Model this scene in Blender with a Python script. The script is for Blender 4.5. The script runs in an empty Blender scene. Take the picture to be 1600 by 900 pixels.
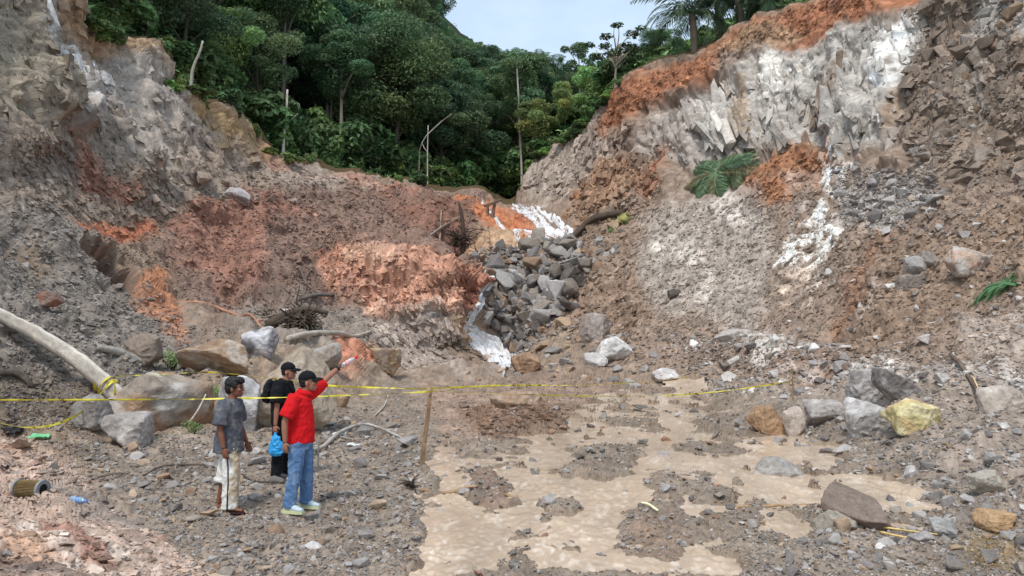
import bpy, bmesh, math, random
import numpy as np
from mathutils import Vector, Matrix, Quaternion, Euler

# ---------------------------------------------------------------- camera, sky, sun, exposure
scene = bpy.context.scene
COL = scene.collection
F_PX = 1209.0                      # focal length in pixels of the 1600 x 900 photograph
CAM_H = 2.05
PITCH = math.atan(90.0 / F_PX)     # camera tilted up a little
cam_data = bpy.data.cameras.new('camera')
cam_data.sensor_width = 36.0
cam_data.lens = 36.0 * F_PX / 1600.0
cam_data.clip_end = 2000.0
cam = bpy.data.objects.new('camera', cam_data)
COL.objects.link(cam)
cam.location = (0, 0, CAM_H)
cam.rotation_euler = (math.pi / 2 + PITCH, 0, 0)
scene.camera = cam

SUN_EL, SUN_AZ = math.radians(58), math.radians(200)   # azimuth: compass-style, from +Y clockwise
world = bpy.data.worlds.new('World')
scene.world = world
world.use_nodes = True
wn, wl = world.node_tree.nodes, world.node_tree.links
wn.clear()
w_out = wn.new('ShaderNodeOutputWorld')
w_bg = wn.new('ShaderNodeBackground')
w_bg.inputs['Strength'].default_value = 0.10
w_sky = wn.new('ShaderNodeTexSky')
w_sky.sky_type = 'NISHITA'
w_sky.sun_disc = False
w_sky.sun_elevation = SUN_EL
w_sky.sun_rotation = SUN_AZ
w_sky.air_density = 1.0
w_sky.dust_density = 2.5
w_tc = wn.new('ShaderNodeTexCoord')
w_map = wn.new('ShaderNodeMapping')
w_map.inputs['Scale'].default_value = (1.0, 1.0, 2.4)
w_noise = wn.new('ShaderNodeTexNoise')
w_noise.inputs['Scale'].default_value = 2.6
w_noise.inputs['Detail'].default_value = 6.0
w_noise.inputs['Roughness'].default_value = 0.55
w_ramp = wn.new('ShaderNodeValToRGB')
w_ramp.color_ramp.elements[0].position = 0.30
w_ramp.color_ramp.elements[0].color = (0.50, 0.50, 0.50, 1)
w_ramp.color_ramp.elements[1].position = 0.66
w_ramp.color_ramp.elements[1].color = (0.94, 0.94, 0.94, 1)
w_mix = wn.new('ShaderNodeMixRGB')
w_mix.inputs['Color2'].default_value = (4.9, 6.1, 7.35, 1)      # thin white cloud sheet
wl.new(w_tc.outputs['Generated'], w_map.inputs['Vector'])
wl.new(w_map.outputs['Vector'], w_noise.inputs['Vector'])
wl.new(w_noise.outputs['Fac'], w_ramp.inputs['Fac'])
wl.new(w_ramp.outputs['Color'], w_mix.inputs['Fac'])
wl.new(w_sky.outputs['Color'], w_mix.inputs['Color1'])
wl.new(w_mix.outputs['Color'], w_bg.inputs['Color'])
wl.new(w_bg.outputs['Background'], w_out.inputs['Surface'])

sun_data = bpy.data.lights.new('sun', 'SUN')
sun_data.energy = 1.5
sun_data.angle = math.radians(10)
sun_data.color = (1.0, 0.96, 0.90)
sun = bpy.data.objects.new('sun', sun_data)
COL.objects.link(sun)
sun_dir = Vector((math.sin(SUN_AZ) * math.cos(SUN_EL), math.cos(SUN_AZ) * math.cos(SUN_EL), math.sin(SUN_EL)))
sun.rotation_euler = sun_dir.to_track_quat('Z', 'Y').to_euler()
sun.location = (0, -20, 60)

scene.view_settings.view_transform = 'Standard'
scene.view_settings.look = 'None'
scene.view_settings.exposure = 0.7
scene.view_settings.gamma = 1.0
scene.view_settings.use_curve_mapping = False
scene.render.resolution_x = 1024
scene.render.resolution_y = 576

# ---------------------------------------------------------------- helpers
rng = np.random.default_rng(7)
random.seed(7)

def lin(c):
    """sRGB 0-255 to linear"""
    c = np.asarray(c, dtype=np.float64) / 255.0
    return np.where(c <= 0.04045, c / 12.92, ((c + 0.055) / 1.055) ** 2.4)

def unproject(px, py, Z):
    px = np.asarray(px, float); py = np.asarray(py, float); Z = np.asarray(Z, float)
    u = (px - 800.0) / F_PX
    v = (450.0 - py) / F_PX
    c, s = math.cos(PITCH), math.sin(PITCH)
    return np.stack([u * Z, Z * (c - v * s), CAM_H + Z * (s + v * c)], axis=-1)

def pt(px, py, Z):
    return Vector(unproject(px, py, Z))

_g = np.random.default_rng(99).normal(size=(256, 3)).astype(np.float32)
_g /= np.linalg.norm(_g, axis=1)[:, None]

def _hash(ix, iy, iz, seed):
    h = (ix.astype(np.int64) * 73856093) ^ (iy.astype(np.int64) * 19349663) ^ (iz.astype(np.int64) * 83492791) ^ (seed * 2654435761)
    h = (h ^ (h >> 13)) * 1274126177
    h = h ^ (h >> 16)
    return h & 0x7fffffff

def noise3(P, seed=0):
    """gradient noise, roughly -1..1"""
    P = np.asarray(P, np.float32)
    I = np.floor(P).astype(np.int32)
    f = P - I
    w = f * f * f * (f * (f * 6 - 15) + 10)
    out = np.zeros(len(P), np.float32)
    for dx in (0, 1):
        wx = w[:, 0] if dx else 1 - w[:, 0]
        for dy in (0, 1):
            wy = w[:, 1] if dy else 1 - w[:, 1]
            for dz in (0, 1):
                wz = w[:, 2] if dz else 1 - w[:, 2]
                g = _g[_hash(I[:, 0] + dx, I[:, 1] + dy, I[:, 2] + dz, seed) & 255]
                out += wx * wy * wz * (g[:, 0] * (f[:, 0] - dx) + g[:, 1] * (f[:, 1] - dy) + g[:, 2] * (f[:, 2] - dz))
    return out * 1.7

def worley(P, seed=0, jitter=0.95):
    """nearest cell: F1, F2, cell hash, vector from cell centre"""
    P = np.asarray(P, np.float32)
    I = np.floor(P).astype(np.int32)
    n = len(P)
    f1 = np.full(n, 1e9, np.float32); f2 = np.full(n, 1e9, np.float32)
    idh = np.zeros(n, np.int64); vec = np.zeros((n, 3), np.float32)
    for dx in (-1, 0, 1):
        for dy in (-1, 0, 1):
            for dz in (-1, 0, 1):
                c = I + np.array([dx, dy, dz], np.int32)
                h = _hash(c[:, 0], c[:, 1], c[:, 2], seed)
                off = np.stack([(h & 1023) / 1023.0, ((h >> 10) & 1023) / 1023.0, ((h >> 20) & 1023) / 1023.0], 1).astype(np.float32)
                v = P - (c + 0.5 + (off - 0.5) * jitter)
                d = (v * v).sum(1)
                near = d < f1
                f2 = np.where(near, f1, np.minimum(f2, d))
                f1 = np.where(near, d, f1)
                idh = np.where(near, h, idh)
                vec[near] = v[near]
    return np.sqrt(f1), np.sqrt(f2), idh, vec

def facet(P, size, seed, tilt=0.7, beta=0.45, stretch=(1, 1, 1)):
    """angular relief: upper envelope of tilted planes, one per cell; continuous, with sharp creases"""
    q = (np.asarray(P, np.float32) / (np.float32(size) * np.array(stretch, np.float32))).astype(np.float32)
    I = np.floor(q).astype(np.int32)
    best = np.full(len(q), -1e9, np.float32)
    for dx in (-1, 0, 1):
        for dy in (-1, 0, 1):
            for dz in (-1, 0, 1):
                c = I + np.array([dx, dy, dz], np.int32)
                h = _hash(c[:, 0], c[:, 1], c[:, 2], seed)
                off = np.stack([(h & 1023), ((h >> 10) & 1023), ((h >> 20) & 1023)], 1).astype(np.float32) / 1023.0
                v = q - (c + off)
                g = _g[(h >> 5) & 255]
                val = ((h >> 13) & 255).astype(np.float32) / 255.0 * 0.5 + tilt * (g * v).sum(1) - beta * (v * v).sum(1)
                best = np.maximum(best, val)
    return (best - 0.42) * size

def sstep(a, b, x):
    t = np.clip((x - a) / (b - a), 0, 1)
    return t * t * (3 - 2 * t)

def poly_sd(P, poly):
    """signed distance (inside > 0) of 2D points to a polygon"""
    poly = np.asarray(poly, float)
    d = np.full(len(P), 1e18)
    inside = np.zeros(len(P), bool)
    m = len(poly)
    for i in range(m):
        a, b = poly[i], poly[(i + 1) % m]
        e = b - a
        w = P - a
        t = np.clip((w @ e) / (e @ e + 1e-12), 0, 1)
        q = w - t[:, None] * e
        d = np.minimum(d, (q * q).sum(1))
        c = ((a[1] > P[:, 1]) != (b[1] > P[:, 1]))
        xi = (b[0] - a[0]) * (P[:, 1] - a[1]) / (b[1] - a[1] + 1e-12) + a[0]
        inside ^= c & (P[:, 0] < xi)
    d = np.sqrt(d)
    return np.where(inside, d, -d)

def line_d(P, line):
    """distance of 2D points to a polyline and the parameter 0..1 along it"""
    line = np.asarray(line, float)
    d = np.full(len(P), 1e18); s = np.zeros(len(P))
    L = np.linalg.norm(np.diff(line, axis=0), axis=1); tot = L.sum(); acc = 0.0
    for i in range(len(line) - 1):
        a, b = line[i], line[i + 1]
        e = b - a; w = P - a
        t = np.clip((w @ e) / (e @ e + 1e-12), 0, 1)
        q = w - t[:, None] * e
        dd = (q * q).sum(1)
        k = dd < d
        d = np.where(k, dd, d); s = np.where(k, (acc + t * L[i]) / tot, s)
        acc += L[i]
    return np.sqrt(d), s

def mk_mesh(name, V, faces, col=None, smooth=False):
    V = np.asarray(V, np.float32)
    if not isinstance(faces, list):
        faces = [faces]
    faces = [np.asarray(f, np.int32) for f in faces if len(f)]
    me = bpy.data.meshes.new(name)
    me.vertices.add(len(V))
    me.vertices.foreach_set('co', V.ravel())
    loops = np.concatenate([f.ravel() for f in faces])
    tot = np.concatenate([np.full(len(f), f.shape[1], np.int32) for f in faces])
    start = np.concatenate([[0], np.cumsum(tot)[:-1]]).astype(np.int32)
    me.loops.add(len(loops))
    me.loops.foreach_set('vertex_index', loops)
    me.polygons.add(len(tot))
    me.polygons.foreach_set('loop_start', start)
    me.polygons.foreach_set('loop_total', tot)
    me.polygons.foreach_set('use_smooth', np.full(len(tot), bool(smooth)))
    me.update(calc_edges=True)
    if col is not None:
        a = me.color_attributes.new('Col', 'FLOAT_COLOR', 'POINT')
        c = np.ones((len(V), 4), np.float32); c[:, :3] = col
        a.data.foreach_set('color', c.ravel())
    return me

def link(name, me, mat=None, parent=None, loc=None, label=None, cat=None, group=None, kind=None):
    o = bpy.data.objects.new(name, me)
    COL.objects.link(o)
    if mat is not None and me is not None and not me.materials:
        me.materials.append(mat)
    if parent is not None:
        o.parent = parent
    if loc is not None:
        o.location = loc
    tag(o, label, cat, group, kind)
    return o

def tag(o, label=None, cat=None, group=None, kind=None):
    if label: o['label'] = label
    if cat: o['category'] = cat
    if group: o['group'] = group
    if kind: o['kind'] = kind
    return o

def mk(name, V, faces, mat, parent=None, loc=None, col=None, smooth=False, **kw):
    return link(name, mk_mesh(name, V, faces, col, smooth), mat, parent, loc, **kw)

def thing(name, loc, rot=(0, 0, 0), label=None, cat=None, group=None):
    o = link(name, None, loc=loc, label=label, cat=cat, group=group)
    o.rotation_euler = rot
    o.empty_display_size = 0.1
    return o

def copy_tree(o, parent=None):
    c = o.copy(); COL.objects.link(c)
    if parent is not None:
        c.parent = parent
    for ch in list(o.children):
        copy_tree(ch, c)
    return c

class MB:
    """collects pieces into one mesh"""
    def __init__(self):
        self.V = []; self.Q = []; self.T = []; self.C = []; self.n = 0
    def add(self, V, Q=None, T=None, C=None):
        V = np.asarray(V, float)
        if Q is not None and len(Q): self.Q.append(np.asarray(Q, int) + self.n)
        if T is not None and len(T): self.T.append(np.asarray(T, int) + self.n)
        self.V.append(V)
        if C is not None:
            self.C.append(np.broadcast_to(np.asarray(C, float), (len(V), 3)))
        self.n += len(V)
    def tube(self, pts, rad, seg=8, C=None, twist=None, caps=True):
        V, Q, T = tube_geo(pts, rad, seg, caps)
        self.add(V, Q, T, C)
    def mesh(self, name, smooth=False):
        f = []
        if self.Q: f.append(np.concatenate(self.Q))
        if self.T: f.append(np.concatenate(self.T))
        return mk_mesh(name, np.concatenate(self.V), f, np.concatenate(self.C) if self.C else None, smooth)
    def build(self, name, mat, parent=None, loc=None, smooth=False, **kw):
        return link(name, self.mesh(name, smooth), mat, parent, loc, **kw)

def tube_geo(pts, rad, seg=8, caps=True):
    """rad: scalar, list of scalars, or list of (ra, rb): ra across (side), rb along the other normal"""
    pts = np.asarray(pts, float); n = len(pts)
    if np.isscalar(rad): rad = [rad] * n
    rad = [(r, r) if np.isscalar(r) else r for r in rad]
    tan = np.gradient(pts, axis=0)
    tan /= np.linalg.norm(tan, axis=1)[:, None] + 1e-12
    ref = np.array([1.0, 0, 0]) if abs(tan[0][0]) < 0.8 else np.array([0, 1.0, 0])
    V = []
    ang = np.linspace(0, 2 * math.pi, seg, endpoint=False)
    side = ref - tan[0] * (ref @ tan[0]); side /= np.linalg.norm(side)
    for i in range(n):
        side = side - tan[i] * (side @ tan[i]); side /= np.linalg.norm(side) + 1e-12
        up = np.cross(tan[i], side)
        V.append(pts[i] + np.cos(ang)[:, None] * side * rad[i][0] + np.sin(ang)[:, None] * up * rad[i][1])
    V = np.concatenate(V)
    i = np.arange(n - 1)[:, None] * seg; k = np.arange(seg)[None, :]; k2 = (k + 1) % seg
    Q = np.stack([i + k, i + k2, i + seg + k2, i + seg + k], -1).reshape(-1, 4)
    T = np.zeros((0, 3), int)
    if caps:
        V = np.concatenate([V, pts[:1], pts[-1:]])
        a, b = len(V) - 2, len(V) - 1
        kk = np.arange(seg); kk2 = (kk + 1) % seg
        T = np.concatenate([np.stack([kk2, kk, np.full(seg, a)], 1), np.stack([(n - 1) * seg + kk, (n - 1) * seg + kk2, np.full(seg, b)], 1)])
    return V, Q, T

def smooth_path(pts, n):
    """Catmull-Rom through the points"""
    pts = np.asarray(pts, float)
    P = np.vstack([2 * pts[0] - pts[1], pts, 2 * pts[-1] - pts[-2]])
    out = []
    m = len(pts) - 1
    for u in np.linspace(0, m - 1e-6, n):
        i = int(u); t = u - i
        a, b, c, d = P[i], P[i + 1], P[i + 2], P[i + 3]
        out.append(0.5 * (2 * b + (c - a) * t + (2 * a - 5 * b + 4 * c - d) * t * t + (3 * b - a - 3 * c + d) * t ** 3))
    return np.array(out)

# ---------------------------------------------------------------- materials
def new_mat(name):
    m = bpy.data.materials.new(name); m.use_nodes = True
    return m, m.node_tree.nodes, m.node_tree.links, m.node_tree.nodes['Principled BSDF']

def mat_plain(name, color, rough=0.7, noise=0.15, scale=20.0, bump=0.0, spec=0.3, trans=0.0, metallic=0.0, srgb=True):
    m, n, l, b = new_mat(name)
    c = lin(color) if srgb else np.asarray(color)
    tc = n.new('ShaderNodeTexCoord')
    nz = n.new('ShaderNodeTexNoise'); nz.inputs['Scale'].default_value = scale; nz.inputs['Detail'].default_value = 5
    l.new(tc.outputs['Object'], nz.inputs['Vector'])
    rp = n.new('ShaderNodeMapRange')
    rp.inputs['From Min'].default_value = 0.25; rp.inputs['From Max'].default_value = 0.75
    rp.inputs['To Min'].default_value = 1 - noise; rp.inputs['To Max'].default_value = 1 + noise
    l.new(nz.outputs['Fac'], rp.inputs['Value'])
    mx = n.new('ShaderNodeVectorMath'); mx.operation = 'SCALE'
    mx.inputs[0].default_value = tuple(c)
    l.new(rp.outputs['Result'], mx.inputs['Scale'])
    l.new(mx.outputs['Vector'], b.inputs['Base Color'])
    b.inputs['Roughness'].default_value = rough
    b.inputs['Specular IOR Level'].default_value = spec
    b.inputs['Metallic'].default_value = metallic
    b.inputs['Transmission Weight'].default_value = trans
    if bump:
        bp = n.new('ShaderNodeBump'); bp.inputs['Strength'].default_value = bump; bp.inputs['Distance'].default_value = 0.01
        l.new(nz.outputs['Fac'], bp.inputs['Height']); l.new(bp.outputs['Normal'], b.inputs['Normal'])
    return m

def mat_vcol(name, rough=0.9, amt=0.22, scales=(1.3, 9.0, 45.0), bump=0.5, dist=0.03, spec=0.2, rand=0.0, coord='Object', gain=1.0):
    """vertex colour times layered grain, with fine bump"""
    m, n, l, b = new_mat(name)
    at = n.new('ShaderNodeAttribute'); at.attribute_name = 'Col'
    tc = n.new('ShaderNodeTexCoord')
    geo = n.new('ShaderNodeNewGeometry')
    src = geo.outputs['Position'] if coord == 'World' else tc.outputs['Object']
    val = None
    hs = []
    for i, s in enumerate(scales):
        nz = n.new('ShaderNodeTexNoise'); nz.inputs['Scale'].default_value = s
        nz.inputs['Detail'].default_value = 6; nz.inputs['Roughness'].default_value = 0.62
        l.new(src, nz.inputs['Vector'])
        hs.append(nz.outputs['Fac'])
        mr = n.new('ShaderNodeMapRange'); mr.inputs['From Min'].default_value = 0.3; mr.inputs['From Max'].default_value = 0.7
        mr.inputs['To Min'].default_value = 1 - amt; mr.inputs['To Max'].default_value = 1 + amt
        l.new(nz.outputs['Fac'], mr.inputs['Value'])
        if val is None: val = mr.outputs['Result']
        else:
            mu = n.new('ShaderNodeMath'); mu.operation = 'MULTIPLY'
            l.new(val, mu.inputs[0]); l.new(mr.outputs['Result'], mu.inputs[1]); val = mu.outputs['Value']
    if gain != 1.0:
        mu = n.new('ShaderNodeMath'); mu.operation = 'MULTIPLY'; mu.inputs[1].default_value = gain
        l.new(val, mu.inputs[0]); val = mu.outputs['Value']
    if rand:
        oi = n.new('ShaderNodeObjectInfo')
        mr = n.new('ShaderNodeMapRange'); mr.inputs['To Min'].default_value = 1 - rand; mr.inputs['To Max'].default_value = 1 + rand
        l.new(oi.outputs['Random'], mr.inputs['Value'])
        mu = n.new('ShaderNodeMath'); mu.operation = 'MULTIPLY'
        l.new(val, mu.inputs[0]); l.new(mr.outputs['Result'], mu.inputs[1]); val = mu.outputs['Value']
    sc = n.new('ShaderNodeVectorMath'); sc.operation = 'SCALE'
    l.new(at.outputs['Color'], sc.inputs[0]); l.new(val, sc.inputs['Scale'])
    l.new(sc.outputs['Vector'], b.inputs['Base Color'])
    b.inputs['Roughness'].default_value = rough
    b.inputs['Specular IOR Level'].default_value = spec
    bp = n.new('ShaderNodeBump'); bp.inputs['Strength'].default_value = bump; bp.inputs['Distance'].default_value = dist
    l.new(hs[-1], bp.inputs['Height'])
    bp2 = n.new('ShaderNodeBump'); bp2.inputs['Strength'].default_value = bump; bp2.inputs['Distance'].default_value = dist * 3
    l.new(hs[-2], bp2.inputs['Height']); l.new(bp2.outputs['Normal'], bp.inputs['Normal'])
    l.new(bp.outputs['Normal'], b.inputs['Normal'])
    return m

def mat_leaf(name, gain=1.0):
    m, n, l, b = new_mat(name)
    at = n.new('ShaderNodeAttribute'); at.attribute_name = 'Col'
    oi = n.new('ShaderNodeObjectInfo')
    hsv = n.new('ShaderNodeHueSaturation')
    mr = n.new('ShaderNodeMapRange'); mr.inputs['To Min'].default_value = 0.68 * gain; mr.inputs['To Max'].default_value = 1.25 * gain
    l.new(oi.outputs['Random'], mr.inputs['Value']); l.new(mr.outputs['Result'], hsv.inputs['Value'])
    m2 = n.new('ShaderNodeMath'); m2.operation = 'MULTIPLY'; m2.inputs[1].default_value = 7.31
    m3 = n.new('ShaderNodeMath'); m3.operation = 'FRACT'
    l.new(oi.outputs['Random'], m2.inputs[0]); l.new(m2.outputs['Value'], m3.inputs[0])
    mr2 = n.new('ShaderNodeMapRange'); mr2.inputs['To Min'].default_value = 0.47; mr2.inputs['To Max'].default_value = 0.525
    l.new(m3.outputs['Value'], mr2.inputs['Value']); l.new(mr2.outputs['Result'], hsv.inputs['Hue'])
    hsv.inputs['Saturation'].default_value = 0.84
    l.new(at.outputs['Color'], hsv.inputs['Color'])
    l.new(hsv.outputs['Color'], b.inputs['Base Color'])
    b.inputs['Roughness'].default_value = 0.55
    b.inputs['Specular IOR Level'].default_value = 0.3
    tr = n.new('ShaderNodeBsdfTranslucent')
    l.new(hsv.outputs['Color'], tr.inputs['Color'])
    mx = n.new('ShaderNodeMixShader'); mx.inputs['Fac'].default_value = 0.28
    out = n['Material Output']
    l.new(b.outputs['BSDF'], mx.inputs[1]); l.new(tr.outputs['BSDF'], mx.inputs[2]); l.new(mx.outputs['Shader'], out.inputs['Surface'])
    return m

M_TERRAIN = mat_vcol('earth_and_rock', rough=0.92, amt=0.16, scales=(0.9, 7.0, 38.0), bump=0.55, dist=0.02, coord='World')
M_FLOOR = mat_vcol('wet_gravel', rough=0.5, amt=0.15, scales=(1.6, 11.0, 60.0), bump=0.6, dist=0.012, spec=0.4, coord='World')
M_STONE = mat_vcol('loose_stone', rough=0.8, amt=0.2, scales=(3.0, 14.0, 60.0), bump=0.5, dist=0.01, coord='World')
M_ROCK = mat_vcol('boulder_rock', rough=0.85, amt=0.17, scales=(1.7, 8.0, 40.0), bump=0.6, dist=0.015, rand=0.0)
M_WOOD = mat_vcol('weathered_wood', rough=0.85, amt=0.2, scales=(2.0, 12.0, 50.0), bump=0.5, dist=0.01)
M_BARK = mat_vcol('bark', rough=0.9, amt=0.2, scales=(1.0, 6.0, 25.0), bump=0.6, dist=0.02, rand=0.25)
M_LEAF = mat_leaf('foliage', 1.8)
M_LEAFN = mat_leaf('shrub_foliage', 1.9)

# ---------------------------------------------------------------- terrain: where the ground stands
# control points: photo pixel and distance in metres (inverse distance is linear over a plane)
def floor_Z(py):
    return 2944.0 / (np.asarray(py, float) - 497.7)

CP = []
for x, y in [(350, 808), (470, 808), (440, 757), (660, 757), (660, 680), (760, 660), (800, 610), (900, 620), (960, 640), (1100, 700), (1100, 620), (1100, 780),
             (800, 900), (500, 900), (1200, 850), (950, 780), (600, 960), (1000, 960), (350, 960), (800, 740), (250, 720), (200, 705), (430, 695), (560, 640), (560, 700), (1250, 720), (1250, 900), (620, 610)]:
    CP.append((x, y, float(floor_Z(y))))
CP += [(330, 900, 7.1), (220, 900, 6.7), (100, 900, 6.3), (0, 900, 5.9), (-200, 900, 5.0), (-200, 960, 4.4), (0, 960, 5.2), (150, 960, 5.7), (0, 790, 8.9), (-200, 790, 7.0), (110, 800, 8.7), (230, 820, 8.8), (0, 715, 12.8),
       (60, 730, 12.2), (-200, 700, 10.6), (0, 650, 15.2), (0, 600, 15.6), (-200, 600, 11.5), (100, 640, 15.6), (100, 600, 16.2), (0, 500, 17.2), (-200, 480, 13.6), (0, 400, 20.5),
       (-200, 300, 17.5), (0, 300, 24), (0, 150, 27.3), (0, 0, 29.5), (0, -120, 31), (-260, 0, 20), (-260, -260, 22), (100, 560, 17.5), (100, 450, 21.5), (100, 350, 26.5), (100, 200, 31), (60, 50, 32.5),
       (130, 0, 36), (200, 110, 38.5), (270, 110, 42.5), (200, 200, 36), (200, 300, 33), (200, 400, 29), (200, 500, 23), (200, 580, 18.7), (270, 200, 40), (270, 300, 37.5), (300, 450, 30), (300, 540, 23.5), (300, 600, 19.5),
       (340, 170, 46), (400, 215, 50), (400, 290, 46), (400, 350, 41), (400, 450, 33), (400, 520, 27), (400, 560, 23.5), (400, 610, 20.5), (490, 250, 54), (500, 350, 45), (500, 420, 39), (500, 500, 31), (500, 560, 25.5), (510, 600, 23.5),
       (600, 293, 57), (600, 340, 48.5), (600, 400, 40), (600, 435, 36.2), (600, 480, 34), (600, 530, 31), (600, 585, 28.5), (690, 297, 59), (680, 340, 51), (690, 395, 42.5), (690, 430, 37.5), (700, 480, 36), (700, 520, 34.5), (690, 580, 32),
       (740, 302, 60), (800, 318, 60), (760, 350, 52.5), (740, 400, 45), (735, 440, 41), (735, 490, 38.5), (790, 400, 46.5), (800, 440, 43), (850, 370, 51), (830, 500, 39.5), (800, 575, 35.5), (870, 560, 34), (880, 450, 42),
       (812, 300, 63), (830, 262, 65), (860, 300, 60), (870, 227, 63), (947, 167, 57), (900, 330, 54.5), (930, 250, 56), (980, 130, 55), (1000, 220, 51.5), (1000, 330, 46.5), (1000, 430, 39), (980, 500, 36), (960, 570, 31.5), (1033, 103, 53),
       (1120, 70, 50), (1100, 200, 46.5), (1120, 290, 42), (1120, 380, 37), (1120, 460, 33.5), (1110, 540, 29.5), (1100, 590, 26), (1200, 33, 47), (1200, 130, 44.5), (1200, 230, 41.5), (1200, 300, 38), (1230, 400, 32.5), (1230, 480, 28.5), (1230, 560, 24),
       (1300, -8, 43), (1300, 100, 40), (1300, 200, 37.5), (1300, 260, 35.5), (1340, 340, 30.5), (1340, 440, 26.5), (1340, 540, 22), (1320, 610, 18.8), (1420, -60, 37.5), (1430, 50, 34.5), (1430, 180, 32), (1430, 270, 29.5), (1450, 360, 26), (1460, 450, 22.8),
       (1460, 550, 18.5), (1450, 640, 15.0), (1400, 690, 13.8), (1600, -120, 31), (1600, 0, 29), (1600, 150, 27), (1600, 280, 24.3), (1600, 380, 21.5), (1600, 470, 18.6), (1600, 560, 15.6), (1600, 640, 13.0), (1600, 720, 10.8), (1600, 820, 8.6), (1600, 900, 7.1),
       (1450, 800, 9.6), (1400, 900, 7.3), (1860, -200, 24), (1860, 0, 21), (1860, 300, 17.5), (1860, 500, 13), (1860, 650, 9.5), (1860, 800, 7), (1860, 960, 5.0), (1500, 960, 6.3)]
# beyond the frame
CP += [(2300, -200, 17), (2300, 0, 15), (2300, 300, 12), (2300, 500, 9.5), (2300, 650, 7.6), (2300, 800, 6), (2300, 960, 4.6), (2300, 1150, 3.6), (1600, 1150, 4.3), (1200, 1150, 4.5), (800, 1150, 4.5), (400, 1150, 4.45), (0, 1150, 4.1),
       (-700, -260, 15.5), (-700, 0, 13.5), (-700, 300, 11), (-700, 480, 9), (-700, 600, 7.8), (-700, 700, 7), (-700, 790, 6), (-700, 960, 4.6), (-700, 1150, 3.6)]
CP_B = [(-260, -260, 60), (-260, 0, 45), (-100, -150, 48), (60, -20, 42), (130, -2, 40), (215, 70, 45), (280, 110, 48), (340, 170, 52), (400, 213, 55), (443, 257, 58), (500, 262, 60), (600, 293, 63), (690, 300, 68), (745, 310, 73), (800, 325, 78), (830, 270, 72),
        (870, 235, 68), (947, 170, 62), (980, 130, 60), (1033, 105, 58), (1120, 72, 55), (1200, 38, 52), (1270, 10, 50), (1450, -80, 42), (1860, -200, 28),
        (200, -100, 60), (300, 0, 62), (300, 80, 55), (420, 130, 70), (420, 0, 88), (420, -250, 140), (-100, -300, 90), (560, 200, 78), (560, 100, 98), (560, 0, 120), (560, -250, 190), (680, 200, 90), (690, 100, 125), (680, 20, 150), (720, 60, 152), (760, 85, 158), (760, 140, 125), (760, 220, 95),
        (820, 120, 160), (820, 200, 110), (880, 175, 115), (880, 205, 85), (940, 145, 80), (1000, 108, 72), (1100, 65, 64), (1200, 22, 60), (1300, -30, 56), (1500, -120, 50), (1860, -260, 36)]

def tps_fit(cp, lam=2e-5):
    cp = np.array(cp, float)
    X = cp[:, :2] / 1000.0; y = 1.0 / cp[:, 2]
    n = len(X)
    r2 = ((X[:, None] - X[None]) ** 2).sum(-1)
    K = 0.5 * r2 * np.log(r2 + 1e-12)
    A = np.zeros((n + 3, n + 3))
    A[:n, :n] = K + lam * np.eye(n)
    A[:n, n] = 1; A[:n, n + 1:] = X; A[n, :n] = 1; A[n + 1:, :n] = X.T
    w = np.linalg.solve(A, np.concatenate([y, np.zeros(3)]))
    return X, w

class Depth:
    """smooth distance surface, tabulated on a coarse grid"""
    def __init__(self, cp, x0=-720, x1=2320, y0=-340, y1=1170, step=8):
        X, w = tps_fit(cp)
        self.x0, self.y0, self.step = x0, y0, step
        gx = np.arange(x0, x1 + step, step); gy = np.arange(y0, y1 + step, step)
        GX, GY = np.meshgrid(gx, gy)
        P = np.stack([GX.ravel(), GY.ravel()], 1) / 1000.0
        out = np.zeros(len(P))
        for i in range(len(X)):
            r2 = ((P - X[i]) ** 2).sum(1)
            out += w[i] * 0.5 * r2 * np.log(r2 + 1e-12)
        out += w[len(X)] + P @ w[len(X) + 1:]
        self.t = np.clip(out, 1 / 260.0, 1 / 3.0).reshape(GX.shape)
    def __call__(self, px, py):
        fx = np.clip((np.asarray(px, float) - self.x0) / self.step, 0, self.t.shape[1] - 1.001)
        fy = np.clip((np.asarray(py, float) - self.y0) / self.step, 0, self.t.shape[0] - 1.001)
        ix, iy = fx.astype(int), fy.astype(int); u, v = fx - ix, fy - iy
        t = self.t
        return 1.0 / ((t[iy, ix] * (1 - u) + t[iy, ix + 1] * u) * (1 - v) + (t[iy + 1, ix] * (1 - u) + t[iy + 1, ix + 1] * u) * v)

depthA = Depth(CP)
depthB = Depth(CP_B)

CREST = np.array([(-720, -330), (-280, -280), (-100, -200), (0, -120), (80, -45), (120, -2), (150, 40), (200, 62), (247, 67), (265, 95), (275, 133), (307, 147), (347, 170), (383, 197), (400, 213), (418, 242), (443, 257), (470, 255), (490, 247), (512, 263), (533, 273), (567, 277),
                  (600, 292), (633, 284), (687, 297), (740, 302), (790, 317), (803, 318), (814, 298), (826, 275), (837, 257), (867, 227), (910, 197), (947, 167), (967, 140), (987, 127), (1033, 103), (1087, 87), (1120, 70), (1147, 47), (1197, 33), (1233, 23),
                  (1270, 10), (1300, -8), (1420, -60), (1600, -120), (1880, -200), (2320, -300)], float)
def crest_y(x):
    return np.interp(x, CREST[:, 0], CREST[:, 1])

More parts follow.
